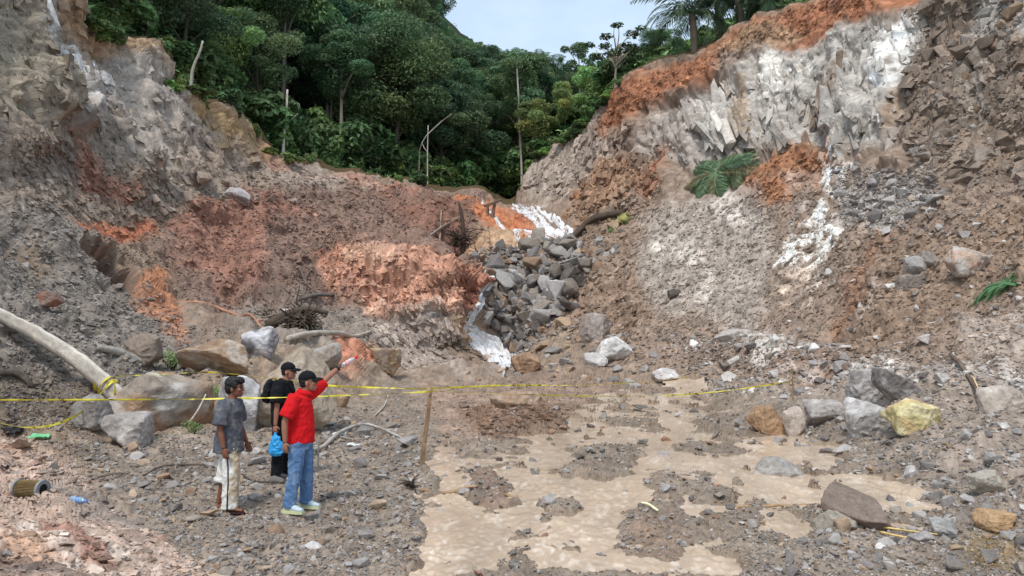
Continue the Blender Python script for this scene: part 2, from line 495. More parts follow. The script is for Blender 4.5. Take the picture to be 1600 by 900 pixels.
# ---- regions (outlined on the photograph, laid on the ground there)
FLOOR = [(-60, 1300), (20, 985), (250, 985), (340, 950), (330, 905), (250, 830), (160, 775), (110, 730), (130, 700), (300, 690), (420, 690), (520, 640), (620, 600), (800, 585), (960, 600), (1090, 590), (1170, 620), (1280, 655), (1400, 700), (1500, 760), (1620, 830), (1700, 900), (1750, 1300)]
STREAM = [(1075, 590), (1090, 605), (1060, 625), (1130, 640), (1180, 670), (1260, 672), (1330, 690), (1300, 720), (1420, 760), (1480, 800), (1440, 820), (1330, 780), (1250, 790), (1290, 830), (1230, 850), (1140, 830), (1150, 900), (1000, 905), (960, 900), (650, 905), (665, 830), (655, 790), (690, 770), (670, 735), (680, 700), (790, 690), (870, 675), (910, 640), (950, 622), (1020, 622), (1050, 605)]
ISLES = [[(880, 710), (960, 690), (1010, 700), (1000, 745), (940, 755), (870, 740)], [(730, 740), (790, 725), (800, 790), (760, 820), (735, 790)], [(965, 800), (1040, 770), (1100, 830), (1040, 890), (975, 860)],
         [(1010, 735), (1090, 740), (1170, 790), (1120, 800), (1020, 770)], [(1060, 700), (1150, 690), (1180, 715), (1100, 715)], [(1090, 650), (1180, 640), (1230, 670), (1150, 690), (1080, 670)], [(690, 700), (770, 690), (830, 695), (800, 720), (720, 715)],
         [(765, 870), (830, 850), (840, 900), (760, 905)], [(830, 790), (900, 785), (900, 805), (840, 810)], [(940, 650), (1030, 645), (1030, 665), (950, 668)], [(870, 845), (925, 840), (920, 865), (870, 860)], [(1230, 800), (1330, 790), (1420, 850), (1300, 860)],
         [(800, 820), (860, 815), (865, 840), (800, 840)], [(1100, 790), (1200, 790), (1230, 830), (1150, 860), (1090, 830)]]

# colour patches: (colour sRGB, opacity, feather px, polygon)
PAINT = [
    # left cliff and slope
    ((142, 131, 121), 1, 40, [(-300, -300), (140, -50), (420, 200), (480, 330), (300, 330), (-300, 330)]),
    ((140, 128, 112), .8, 22, [(-100, -60), (50, 0), (90, 110), (100, 190), (60, 230), (-100, 160)]),
    ((176, 178, 182), .9, 14, [(28, -40), (72, -10), (100, 50), (150, 110), (160, 190), (130, 200), (95, 150), (60, 85), (40, 30)]),
    ((160, 126, 92), .9, 12, [(72, -30), (120, -5), (160, 50), (250, 65), (268, 110), (235, 105), (190, 80), (160, 90), (110, 40)]),
    ((158, 148, 140), .9, 16, [(160, 100), (240, 90), (272, 110), (275, 180), (310, 230), (280, 265), (215, 250), (180, 190)]),
    ((172, 168, 166), .6, 12, [(90, 140), (140, 130), (150, 205), (110, 200)]),
    ((164, 130, 82), .9, 10, [(300, 145), (345, 172), (400, 213), (440, 256), (410, 262), (365, 235), (320, 190)]),
    ((142, 125, 112), .8, 25, [(260, 190), (400, 250), (480, 265), (560, 290), (420, 310), (280, 290)]),
    ((128, 112, 100), .8, 30, [(-100, 180), (110, 200), (240, 270), (280, 330), (120, 350), (-100, 320)]),
    ((150, 88, 62), .75, 14, [(92, 195), (118, 215), (150, 270), (200, 290), (190, 320), (120, 300), (100, 240)]),
    ((121, 112, 105), 1, 25, [(-300, 320), (60, 330), (140, 390), (210, 470), (310, 540), (320, 600), (150, 640), (-300, 600)]),
    ((128, 104, 82), .7, 14, [(0, 385), (40, 390), (75, 430), (50, 450), (0, 410)]),
    ((104, 92, 82), .9, 22, [(-100, 590), (80, 580), (170, 610), (140, 690), (40, 700), (-100, 680)]),
    ((122, 98, 88), .95, 25, [(230, 340), (480, 290), (620, 300), (740, 305), (760, 340), (740, 420), (720, 470), (560, 500), (420, 520), (330, 530), (240, 450)]),
    ((148, 96, 78), .75, 16, [(255, 360), (300, 315), (400, 310), (470, 330), (490, 350), (420, 350), (400, 420), (395, 480), (340, 470), (300, 420), (270, 400)]),
    ((180, 92, 46), .9, 8, [(98, 362), (130, 350), (232, 352), (236, 372), (165, 388), (120, 378)]),
    ((178, 108, 62), .85, 9, [(200, 470), (236, 420), (256, 415), (262, 470), (300, 560), (270, 560), (230, 500)]),
    ((110, 78, 66), .8, 8, [(120, 400), (165, 395), (210, 440), (206, 466), (160, 440)]),
    ((172, 112, 90), .85, 9, [(395, 215), (400, 235), (440, 262), (640, 300), (700, 300), (640, 312), (520, 300), (420, 275)]),
    ((150, 138, 128), .8, 10, [(400, 260), (450, 268), (490, 252), (540, 292), (600, 300), (560, 312), (440, 300)]),
    ((132, 84, 64), .7, 18, [(560, 315), (650, 320), (740, 340), (720, 380), (640, 360)]),
    ((130, 100, 88), .9, 20, [(400, 400), (500, 360), (640, 370), (720, 400), (735, 450), (640, 430), (520, 420), (440, 440)]),
    ((190, 132, 106), .92, 8, [(490, 430), (540, 418), (640, 432), (718, 440), (738, 468), (716, 500), (660, 495), (600, 488), (540, 470), (500, 450)]),
    ((196, 156, 132), .7, 7, [(552, 422), (590, 424), (640, 438), (600, 446), (556, 440)]),
    ((206, 168, 148), .7, 7, [(560, 468), (640, 474), (690, 482), (690, 495), (620, 490), (560, 480)]),
    ((160, 98, 78), .85, 7, [(700, 440), (732, 452), (738, 475), (720, 505), (695, 495), (690, 460)]),
    ((132, 122, 114), .9, 16, [(380, 470), (560, 480), (590, 520), (540, 560), (420, 560), (350, 530)]),
    ((158, 144, 136), .9, 10, [(580, 505), (640, 488), (700, 500), (795, 572), (780, 585), (640, 580), (600, 560), (570, 530)]),
    ((206, 190, 176), .8, 7, [(585, 510), (610, 505), (650, 545), (640, 552), (600, 530)]),
    ((190, 150, 112), .8, 8, [(690, 500), (730, 512), (770, 548), (750, 552), (710, 530)]),
    ((120, 92, 68), .7, 8, [(690, 530), (740, 545), (775, 578), (740, 582), (700, 560)]),
    ((196, 118, 84), .85, 10, [(515, 545), (580, 545), (580, 580), (560, 590), (500, 580)]),
    ((190, 106, 54), .95, 8, [(708, 322), (765, 316), (805, 320), (895, 378), (840, 400), (800, 385), (760, 380), (740, 350)]),
    ((184, 144, 108), .85, 8, [(700, 402), (740, 378), (800, 372), (835, 392), (815, 412), (760, 412), (710, 415)]),
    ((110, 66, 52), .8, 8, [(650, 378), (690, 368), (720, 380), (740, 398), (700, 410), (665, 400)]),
    # right side
    ((138, 119, 106), 1, 25, [(800, 320), (830, 262), (950, 170), (1120, 60), (1300, -20), (1900, -300), (1900, 640), (1300, 620), (1000, 580), (860, 520), (880, 400)]),
    ((160, 146, 136), .9, 12, [(822, 300), (840, 256), (905, 202), (950, 170), (975, 180), (960, 230), (940, 260), (870, 310), (835, 330)]),
    ((160, 116, 84), .8, 14, [(890, 320), (930, 260), (990, 240), (1010, 270), (970, 330), (920, 350)]),
    ((164, 155, 149), .9, 14, [(1000, 210), (1050, 160), (1110, 130), (1170, 150), (1130, 240), (1080, 260), (1030, 240), (990, 230)]),
    ((168, 163, 158), .9, 16, [(1100, 140), (1190, 90), (1330, 60), (1425, 30), (1430, 120), (1400, 220), (1300, 250), (1200, 240), (1110, 245), (1085, 190)]),
    ((160, 96, 58), .95, 9, [(938, 222), (966, 145), (1033, 106), (1120, 74), (1150, 50), (1240, 24), (1310, -20), (1440, -60), (1420, 5), (1385, 28), (1330, 50), (1280, 70), (1235, 85), (1200, 70), (1165, 90), (1130, 85), (1115, 120), (1050, 145), (1010, 175), (975, 205)]),
    ((160, 128, 98), .8, 10, [(1125, 82), (1165, 55), (1220, 42), (1260, 55), (1225, 80), (1180, 90)]),
    ((226, 223, 220), .9, 9, [(1372, 75), (1430, 22), (1428, 60), (1424, 110), (1390, 150), (1368, 130)]),
    ((222, 216, 210), .7, 9, [(1180, 100), (1230, 88), (1290, 110), (1260, 150), (1200, 150)]),
    ((168, 140, 112), .8, 7, [(1150, 130), (1165, 128), (1180, 200), (1165, 220), (1148, 180)]),
    ((140, 116, 96), .9, 9, [(1330, 98), (1345, 105), (1330, 170), (1290, 215), (1275, 200), (1310, 160)]),
    ((152, 124, 100), .85, 7, [(1418, 110), (1432, 80), (1440, 110), (1405, 200), (1385, 215), (1400, 170)]),
    ((164, 96, 56), .8, 9, [(1000, 280), (1030, 215), (1045, 225), (1030, 290), (1000, 310)]),
    ((126, 108, 94), .9, 18, [(1425, 30), (1450, -80), (1900, -260), (1900, 290), (1440, 285), (1420, 180)]),
    ((158, 154, 150), .75, 14, [(1520, -40), (1700, -60), (1700, 60), (1560, 70), (1520, 40)]),
    ((152, 142, 132), .7, 10, [(1505, 70), (1545, 70), (1550, 175), (1510, 175)]),
    ((172, 160, 146), .7, 8, [(1430, 262), (1480, 255), (1480, 280), (1445, 290)]),
    ((158, 98, 56), .9, 10, [(1165, 270), (1230, 258), (1318, 240), (1325, 252), (1290, 262), (1285, 300), (1240, 330), (1175, 320)]),
    ((176, 158, 146), .6, 10, [(1225, 285), (1280, 272), (1280, 310), (1240, 315)]),
    ((158, 148, 140), .85, 18, [(1010, 350), (1060, 325), (1130, 300), (1190, 300), (1215, 380), (1200, 500), (1160, 530), (1110, 500), (1020, 490), (1000, 430)]),
    ((214, 206, 200), .5, 10, [(1110, 310), (1150, 300), (1170, 340), (1205, 360), (1200, 380), (1130, 340)]),
    ((208, 200, 192), .55, 9, [(1020, 370), (1090, 375), (1115, 430), (1100, 500), (1085, 490), (1090, 430), (1050, 395), (1030, 410)]),
    ((236, 232, 228), .95, 6, [(1292, 262), (1330, 262), (1322, 300), (1308, 312), (1290, 300)]),
    ((232, 227, 222), .95, 6, [(1305, 245), (1330, 242), (1330, 252), (1305, 256)]),
    ((224, 219, 214), .9, 10, [(1260, 340), (1285, 320), (1315, 340), (1330, 370), (1305, 400), (1298, 470), (1280, 480), (1272, 420), (1250, 440), (1215, 425), (1220, 405)]),
    ((200, 180, 164), .8, 9, [(1220, 425), (1290, 420), (1300, 470), (1270, 490), (1230, 480), (1212, 450)]),
    ((150, 104, 74), .8, 13, [(1395, 385), (1420, 400), (1380, 440), (1350, 500), (1300, 540), (1300, 510), (1350, 450)]),
    ((222, 216, 212), .8, 6, [(1385, 452), (1392, 462), (1368, 510), (1352, 530), (1345, 515)]),
    ((172, 166, 162), .8, 14, [(1320, 290), (1400, 290), (1470, 300), (1470, 340), (1400, 380), (1340, 360), (1310, 330)]),
    ((138, 112, 92), .8, 20, [(1400, 400), (1620, 330), (1620, 470), (1480, 540), (1340, 580), (1320, 550)]),
    ((158, 144, 134), .8, 18, [(1500, 510), (1640, 480), (1640, 580), (1520, 580)]),
    ((208, 203, 199), .75, 12, [(1170, 520), (1230, 530), (1290, 555), (1380, 580), (1440, 590), (1600, 590), (1600, 610), (1400, 605), (1250, 595), (1180, 575)]),
    ((140, 126, 116), 1, 16, [(1090, 600), (1250, 620), (1900, 600), (1900, 1200), (1420, 1200), (1250, 700), (1150, 640)]),
    ((136, 98, 74), .7, 12, [(1240, 560), (1330, 570), (1290, 590), (1200, 590)]),
    ((138, 110, 90), .7, 12, [(860, 470), (1000, 430), (1020, 500), (980, 560), (880, 540)]),
    ((136, 114, 98), .8, 14, [(880, 350), (980, 330), (1010, 380), (960, 430), (900, 420)]),
    # valley floor
    ((134, 118, 104), 1, 12, FLOOR),
    ((150, 120, 100), .9, 12, [(660, 600), (960, 595), (1060, 600), (960, 618), (890, 660), (870, 675), (760, 690), (690, 690), (660, 640)]),
    ((124, 92, 72), .8, 9, [(720, 650), (890, 640), (885, 675), (780, 690), (720, 670)]),
    ((138, 104, 84), .7, 12, [(740, 750), (790, 740), (800, 800), (760, 810)]),
    ((136, 106, 86), .7, 12, [(980, 820), (1040, 800), (1090, 850), (1040, 890), (990, 860)]),
    # pinkish weathered bedrock in the left foreground
    ((172, 148, 134), .95, 12, [(-300, 690), (20, 700), (90, 735), (150, 770), (120, 790), (240, 830), (330, 905), (330, 985), (250, 1010), (-300, 1010)]),
    ((204, 188, 176), .8, 10, [(20, 820), (90, 815), (170, 850), (250, 880), (240, 930), (140, 900), (60, 870)]),
    ((150, 92, 72), .8, 7, [(60, 822), (100, 815), (140, 850), (190, 880), (180, 900), (130, 875)]),
    ((92, 80, 78), .7, 10, [(-20, 880), (60, 860), (100, 910), (-20, 920)]),
    ((196, 150, 118), .7, 8, [(0, 850), (50, 840), (90, 880), (60, 900), (0, 890)]),
    ((128, 116, 108), .9, 9, [(60, 760), (150, 772), (240, 830), (200, 830), (100, 795)]),
]

# ---- the slope and floor sheet
cols = np.concatenate([np.arange(-700, -150, 14), np.arange(-150, -24, 5), np.arange(-24, 1625, 1.9), np.arange(1628, 1760, 5), np.arange(1765, 2300, 14)])
NR = 560
tt = np.linspace(0, 1, NR)
tt = 1 - (1 - tt) ** 1.0
PXg = np.repeat(cols[None, :], NR, 0)
PYg = 1150 + (crest_y(cols)[None, :] - 1150) * tt[:, None]
Zg = depthA(PXg, PYg)
P0 = unproject(PXg, PYg, Zg)
shape = PXg.shape
def grid_normals(P):
    du = np.gradient(P, axis=1); dv = np.gradient(P, axis=0)
    n = np.cross(du, dv); n /= np.linalg.norm(n, axis=-1, keepdims=True) + 1e-12
    return n
N0 = grid_normals(P0)
if N0[..., 1].mean() > 0: N0 = -N0
def box_blur(A, r):
    for ax in (0, 1):
        pad = [(0, 0)] * A.ndim; pad[ax] = (r + 1, r)
        c = np.cumsum(np.pad(A, pad, mode='edge'), axis=ax)
        n = A.shape[ax]
        A = (np.take(c, np.arange(2 * r + 1, 2 * r + 1 + n), axis=ax) - np.take(c, np.arange(0, n), axis=ax)) / (2 * r + 1)
    return A
N0 = box_blur(box_blur(N0, 14), 14); N0 /= np.linalg.norm(N0, axis=-1, keepdims=True)
pf = P0.reshape(-1, 3).astype(np.float32)
qx, qy = PXg.ravel(), PYg.ravel()
zf = Zg.ravel()
# warped pixel coordinates so that patch borders wander like real ones
wx = sum(noise3(pf * (1 / L), 11 + i) * a for i, (L, a) in enumerate([(5.0, 12), (1.6, 8), (0.5, 5)]))
wy = sum(noise3(pf * (1 / L), 31 + i) * a for i, (L, a) in enumerate([(5.0, 12), (1.6, 8), (0.5, 5)]))
Q = np.stack([qx + wx, qy + wy], 1)
Qs = np.stack([qx + wx * 0.35, qy + wy * 0.35], 1)

def mask(poly, feather, pts=Q):
    poly = np.asarray(poly, float)
    lo, hi = poly.min(0) - feather - 30, poly.max(0) + feather + 30
    k = np.where((pts[:, 0] > lo[0]) & (pts[:, 0] < hi[0]) & (pts[:, 1] > lo[1]) & (pts[:, 1] < hi[1]))[0]
    m = np.zeros(len(pts), np.float32)
    if len(k): m[k] = sstep(-feather, feather, poly_sd(pts[k], poly))
    return m

colr = np.tile(lin((135, 118, 104)), (len(pf), 1))
grain1 = noise3(pf * np.float32(0.8), 51); grain2 = noise3(pf * np.float32(3.1), 52)
grain3 = noise3(pf * np.float32(11.0), 53)
brk = 0.5 * grain1 + 0.35 * grain2 + 0.3 * grain3
stn = noise3(pf * np.array([2.2, 2.2, .55], np.float32), 57) + .6 * noise3(pf * np.array([6, 6, 1.6], np.float32), 58)
for c, op, fe, poly in PAINT:
    m = mask(poly, fe)
    # patches break up towards their borders
    m = np.clip(m + brk * 0.9 * m * (1 - m) * 3.0, 0, 1) * op
    m *= np.clip(1.0 + 0.45 * brk, 0.2, 1)
    if np.mean(c) > 172:      # mineral bloom and dust catch only on part of the surface
        m = m * (sstep(-.9, .1, 1.3 * brk + 0.7 * stn) if np.mean(c) > 220 else sstep(-.45, .35, 1.3 * brk + 0.7 * stn))
    lc = lin(c); dull = np.array([1.17, 1.0, 0.85]) * lc.mean(); lc = lc + (dull - lc) * (0.12 + 0.18 * (c[0] > 1.4 * c[2]))            # damp earth is duller than it photographs
    colr += (lc - colr) * m[:, None]

mFloor = mask(FLOOR, 10)
mFloorS = mask(FLOOR, 60, Qs)
wk = np.clip(17.0 / zf, .8, 2.4)
wq = [sum(noise3(pf / np.float32(L), 240 + 10 * j + i) * a for i, (L, a) in enumerate([(1.3, 15), (.5, 10), (.2, 6)])) * wk for j in range(2)]
Qm = np.stack([qx + wx * 0.5 + wq[0], qy + wy * 0.4 + .7 * wq[1]], 1)
mStream = mask(STREAM, 14, Qm)
isl = np.zeros(len(pf), np.float32)
for I_ in ISLES:
    isl = np.maximum(isl, mask(I_, 12, Qm))
wet = sum(noise3(pf / np.float32(L), 220 + i) * a for i, (L, a) in enumerate([(1.1, .6), (.45, .45), (.18, .3)]))
mStream *= 1 - np.clip(isl * 0.86 + 0.65 * wet * (isl > .02), 0, 1)
mStream *= 1 - 0.95 * sstep(0.38, 0.62, wet)          # gravel bars and stones break the surface
mCliffL = mask([(-300, -300), (140, -50), (300, 140), (420, 215), (400, 290), (250, 280), (110, 215), (40, 250), (-300, 260)], 14)
mCliffR = mask([(990, 250), (1010, 175), (1120, 120), (1300, 60), (1430, -60), (1900, -250), (1900, 270), (1430, 270), (1300, 250), (1180, 250), (1080, 270)], 12)
mBlock = mask([(1425, 30), (1450, -80), (1900, -260), (1900, 300), (1440, 300), (1400, 200)], 12)
mBlock2 = mask([(860, 340), (900, 270), (960, 230), (1020, 215), (1040, 260), (980, 350), (900, 370)], 12)
mFace = mask([(490, 430), (560, 418), (720, 436), (740, 470), (716, 505), (600, 492), (520, 462)], 8)
mOut = mask([(-300, 690), (20, 700), (90, 735), (150, 772), (240, 830), (330, 905), (330, 985), (250, 1010), (-300, 1010)], 10)
mSoft = mask([(1000, 330), (1230, 300), (1320, 400), (1290, 540), (1050, 540), (980, 430)], 25)
mScreeL = mask([(-300, 320), (60, 330), (140, 390), (310, 540), (320, 600), (150, 640), (-300, 600)], 20)

# relief
disp = np.zeros(len(pf), np.float32)
spac = 2.1 * zf / F_PX
for i, L in enumerate([7.0, 3.4, 1.7, 0.85, 0.42, 0.21, 0.105, 0.055]):
    fade = sstep(1.6, 3.2, L / spac).astype(np.float32)
    if fade.max() < 0.02: continue
    n = noise3(pf / np.float32(L), 100 + i)
    r = 1 - 2 * np.abs(noise3(pf / np.float32(L * 1.2) + 13.7, 130 + i))     # creased
    big = L > 1.2
    k = np.full(len(pf), 0.10 if big else 0.17 if L > .3 else 0.19, np.float32)
    k *= (1 - (mFloorS if L > .5 else mFloor) * (0.93 if L > 3 else 0.85 if big else 0.6 if L > .3 else 0.35))
    if L > 1.2: k *= np.clip((zf - 6) / 22, .12, 1).astype(np.float32)
    k *= (1 - mSoft * 0.4) * (1 - 0.3 * mScreeL)
    k *= 1 - 0.6 * np.clip(mCliffL + mCliffR + mBlock2, 0, 1) * (L < 2.5)
    k *= 1 - 0.5 * mOut * (L > 0.5)
    disp += fade * L * k * (0.65 * n + 0.45 * r)
# angular jointed rock and clods
mSlope = np.clip(1 - mFloorS - mOut - mCliffL - mCliffR, 0, 1)
for m, specs in [(mBlock, [(2.6, 3, .75, .85, (1, 1, 1.6), .55), (1.1, 4, .75, .85, (1, 1, 1.3), .6), (.45, 14, .75, .85, (1, 1, 1), .6)]),
                 (mCliffR * (1 - mBlock), [(4.2, 5, .75, .85, (.5, .8, 2.2), .40), (1.6, 6, .75, .85, (.5, 1, 2.6), .42), (.6, 17, .75, .85, (.7, 1, 1.7), .42), (.28, 18, .75, .85, (1, 1, 1.3), .4)]),
                 (mBlock2, [(1.3, 7, .75, .85, (1, 1, 1), .6), (.55, 8, .75, .85, (1, 1, 1), .6)]),
                 (mCliffL, [(4.6, 9, .75, .85, (.8, .8, 1.6), .36), (1.9, 10, .75, .85, (.9, .9, 1.4), .5), (.8, 15, .75, .85, (1, 1, 1.2), .5), (.35, 19, .75, .85, (1, 1, 1), .5)]),
                 (mOut, [(.5, 11, .75, .85, (1.4, 1.2, .8), .3), (.2, 12, .75, .85, (1.2, 1, .8), .4), (.08, 16, .75, .85, (1, 1, .8), .5)]),
                 (mSlope * (1 - .6 * mSoft), [(2.2, 21, .75, .85, (1, 1, 1), .22), (.9, 22, .75, .85, (1, 1, 1), .32), (.4, 23, .75, .85, (1, 1, 1), .4), (.2, 24, .75, .85, (1, 1, 1), .35)]),
                 (mFloorS * mFloor * (1 - .4 * mStream), [(.35, 25, .75, .85, (1, 1, 1), .12), (.13, 26, .75, .85, (1, 1, 1), .28), (.06, 27, .75, .85, (1, 1, 1), .3)])]:
    k = np.where(m > 0.01)[0]
    for size, seed, tl, bt_, stv, amp in specs:
        fd = sstep(2.0, 3.5, size / spac[k])
        k2 = k[fd > 0.02]; fd = fd[fd > 0.02]
        if len(k2):
            fv = facet(pf[k2], size, seed, tl, bt_, stv)
            disp[k2] += (m[k2] * fd * amp * (fv - np.median(fv))).astype(np.float32)
# fluted, leaning columns on the right-hand wall and runnels on the left scree and the red face
def streak(P, dirv, L, seed):
    d = np.asarray(dirv, np.float32); d = d / np.linalg.norm(d)
    a = (P @ d)
    q = P - (a * 0.9)[:, None] * d
    return noise3(q / np.float32(L), seed)
bend = noise3(pf / np.float32(9), 77) * 1.2
disp += (mCliffR * (1 - mBlock)) * (0.5 * streak(pf + np.stack([bend, 0 * bend, 0 * bend], 1).astype(np.float32), (-0.42, 0.35, 1), 1.3, 60) + 0.16 * (1 - 2 * np.abs(streak(pf, (-0.45, 0.35, 1), 0.7, 61))))
disp += mScreeL * 0.16 * streak(pf, (1, -0.6, -1.0), 1.4, 62)
mRed = mask([(255, 330), (480, 300), (740, 310), (760, 400), (738, 470), (716, 505), (560, 490), (400, 500), (300, 430)], 20)
lay = np.array([.12, .12, 1.5], np.float32)
disp += mFace * (0.25 * (1 - 2 * np.abs(streak(pf, (0, 0.2, 1), 0.9, 63))) + 0.14 * (1 - 2 * np.abs(streak(pf, (0, .2, 1), 0.4, 64))))
disp += (mRed + mFace) * (0.22 * (1 - 2 * np.abs(noise3(pf * lay, 67))) + 0.12 * (1 - 2 * np.abs(noise3(pf * lay * 2.3, 68))))
disp += mRed * (1 - mFace) * 0.30 * (1 - 2 * np.abs(streak(pf, (-.3, .5, 1), 2.2, 69)))
disp += mCliffL * 0.3 * streak(pf, (0.5, 0, -1), 1.6, 65)
disp += mSoft * 0.16 * streak(pf, (-.1, -0.7, -1), 1.5, 66)
# larger single forms: (polygon, feather, metres out)
for poly, fe, d in [([(115, 398), (165, 400), (205, 440), (208, 470), (170, 450), (140, 425)], 9, -1.5), ([(650, 378), (690, 366), (738, 384), (740, 400), (700, 412), (665, 404)], 9, -1.3), ([(490, 400), (620, 385), (725, 420), (738, 465), (690, 462), (540, 430)], 14, .6),
                    ([(560, 452), (640, 463), (735, 468), (735, 474), (640, 470), (560, 458)], 5, -0.45), ([(1120, 262), (1170, 255), (1280, 245), (1290, 262), (1180, 285), (1120, 285)], 14, 0.2), ([(1285, 128), (1310, 118), (1305, 138), (1280, 142)], 6, -0.8), ([(95, 150), (125, 140), (140, 205), (120, 215)], 8, 0.8),
                    ([(0, 90), (60, 120), (95, 190), (60, 200), (0, 150)], 10, 1.0), ([(330, 465), (375, 455), (390, 480), (340, 490)], 8, -.3), ([(960, 215), (985, 180), (1010, 190), (990, 240), (960, 250)], 10, .3), ([(720, 655), (880, 645), (880, 668), (780, 680)], 8, .22),
                    ([(1500, 740), (1620, 720), (1620, 800), (1520, 800)], 30, .05), ([(850, 330), (900, 372), (880, 380), (830, 345)], 6, -.3)]:
    disp += mask(poly, fe) * d
disp -= 0.105 * mStream
disp += mFloor * (1 - mStream) * 0.03
disp += 0.05 * mFloor * np.clip(wet - .25, 0, 1)
# small overall loosening of the colour with the relief scale (damp and dry lumps)
grain4 = sum(noise3(pf / np.float32(L), 54 + i) * sstep(1.2, 2.4, L / spac) * (1 - sstep(5, 9, L / spac)) for i, L in enumerate((0.04, 0.08, 0.16, 0.32)))
spk = np.zeros(len(pf))
for i, (L, lo, hi) in enumerate([(0.06, 0, 11), (0.13, 9, 20), (0.26, 18, 80)]):
    k = np.where((zf > lo) & (zf < hi))[0]
    wgt = np.minimum(sstep(lo - .01, lo + 2, zf[k]), 1 - sstep(hi - 2, hi, zf[k]))
    f1c, f2c, hc, _v = worley(pf[k] / np.float32(L), 55 + i)
    spk[k] += wgt * (((hc >> 5) & 255) / 255.0 - 0.5)
colr *= (1 + 0.18 * grain2 + 0.16 * grain3 + 0.12 * grain1 + 0.22 * grain4 + 0.35 * spk)[:, None]
strk = streak(pf, (0, .3, 1), 0.5, 70)
colr *= (1 + (0.22 * strk) * (mFace + 0.5 * mCliffR + .4 * mSoft + .4 * mCliffL))[:, None]
# the floor is soaked, most of all at the water's edge
colr *= (1 + mFloor * (0.22 * noise3(pf / np.float32(1.4), 91) + .15 * noise3(pf / np.float32(.5), 92)))[:, None]
colr *= (1 - 0.06 * mFloor - 0.22 * mFloor * sstep(.02, .35, mStream) * (1 - sstep(.6, .95, mStream)))[:, None]
# bed of the stream: washed tan gravel
colr += (lin((150, 128, 106)) - colr) * (mStream * 0.6)[:, None]
colr = np.clip(colr * np.array([1.20, 1.19, 1.15]), 0.012, 0.85)

edge = np.ones(len(pf), np.float32)
PA = (P0.reshape(-1, 3) + N0.reshape(-1, 3) * (disp * edge)[:, None]).reshape(shape + (3,))
NA = grid_normals(PA)
if NA[..., 1].mean() > 0: NA = -NA
NAs = N0

def surfA(px, py):
    """point and smooth normal of the ground seen at a photo pixel"""
    cx = float(np.interp(px, cols, np.arange(len(cols))))
    cy = float(np.clip((1150 - py) / (1150 - crest_y(px)), 0, 0.9999)) * (NR - 1)
    ix, iy = min(int(cx), len(cols) - 2), min(int(cy), NR - 2); u, v = cx - ix, cy - iy
    P = (PA[iy, ix] * (1 - u) + PA[iy, ix + 1] * u) * (1 - v) + (PA[iy + 1, ix] * (1 - u) + PA[iy + 1, ix + 1] * u) * v
    return Vector(P), Vector(NAs[iy, ix])
def zA(px, py):
    return float(depthA(px, py))

def surfA_arr(px, py):
    cx = np.interp(px, cols, np.arange(len(cols)))
    cy = np.clip((1150 - py) / (1150 - crest_y(px)), 0, 0.9999) * (NR - 1)
    ix = np.clip(np.round(cx).astype(int), 0, len(cols) - 1); iy = np.clip(np.round(cy).astype(int), 0, NR - 1)
    surfA_arr.wet = mStream.reshape(shape)[iy, ix]
    return PA[iy, ix], NAs[iy, ix], colr.reshape(shape + (3,))[iy, ix]

# ground height below a world point near the camera (for laying things on the floor)
from mathutils.bvhtree import BVHTree
def bvh_of(P):
    r, c = P.shape[:2]
    i = np.arange(r - 1)[:, None] * c + np.arange(c - 1)[None, :]
    Qd = np.stack([i, i + 1, i + c + 1, i + c], -1).reshape(-1, 4)
    return BVHTree.FromPolygons([tuple(v) for v in P.reshape(-1, 3).tolist()], Qd.tolist())
sub = PA[:450:2, ::2]
BVH = bvh_of(sub)
def ground_z(x, y, default=0.0):
    hit = BVH.ray_cast(Vector((x, y, 40)), Vector((0, 0, -1)))
    return hit[0].z if hit[0] is not None else default

# split the sheet into floor, left side, right side
r, c = shape
fi = (np.arange(r - 1)[:, None] * c + np.arange(c - 1)[None, :])
quads = np.stack([fi, fi + c, fi + c + 1, fi + 1], -1).reshape(-1, 4)
cxq = PXg[:-1, :-1].ravel(); cyq = PYg[:-1, :-1].ravel()
isfloor = mFloor.reshape(shape)[:-1, :-1].ravel() > 0.5
isright = cxq > np.interp(cyq, [0, 300, 330, 380, 450, 560, 620], [815, 812, 830, 880, 800, 800, 900])
iso = (mOut.reshape(shape)[:-1, :-1].ravel() > 0.5) & ~isfloor
allV = PA.reshape(-1, 3)
for nm, sel, mt in [('ground', isfloor, M_FLOOR), ('hillside_left', ~isfloor & ~isright & ~iso, M_TERRAIN), ('hillside_right', ~isfloor & isright, M_TERRAIN), ('bedrock', iso, M_TERRAIN)]:
    qd = quads[sel]
    ids, inv = np.unique(qd, return_inverse=True)
    o = mk(nm, allV[ids], inv.reshape(-1, 4), mt, col=colr[ids], kind='structure')

# ---- forested hill behind the crest
colsB = np.arange(-280, 1881, 8.0)
TOPB = np.array([(-280, -330), (600, -330), (640, -120), (665, -30), (690, 20), (720, 52), (760, 78), (800, 105), (850, 160), (880, 178), (920, 160), (950, 140), (985, 112), (1035, 88), (1090, 70), (1120, 55), (1150, 33), (1200, 18), (1235, 8), (1270, -6), (1320, -40), (1420, -85), (1600, -150), (1880, -230)], float)
def top_y(x): return np.interp(x, TOPB[:, 0], TOPB[:, 1])
NB = 90
sB = np.linspace(0, 1, NB)
PXb = np.repeat(colsB[None], NB, 0)
lowb = crest_y(colsB) + 22
PYb = lowb[None] + (np.minimum(top_y(colsB), crest_y(colsB) - 3)[None] - lowb[None]) * sB[:, None]
ZB = depthB(PXb, PYb)
ZB = np.maximum(ZB, depthA(colsB, crest_y(colsB))[None] + 2.5)
PB = unproject(PXb, PYb, ZB)
pb = PB.reshape(-1, 3).astype(np.float32)
PB = PB + (0.5 * noise3(pb / 5, 201) + 0.25 * noise3(pb / 1.7, 202)).reshape(NB, -1)[..., None] * np.array([0, -0.6, 0.8])
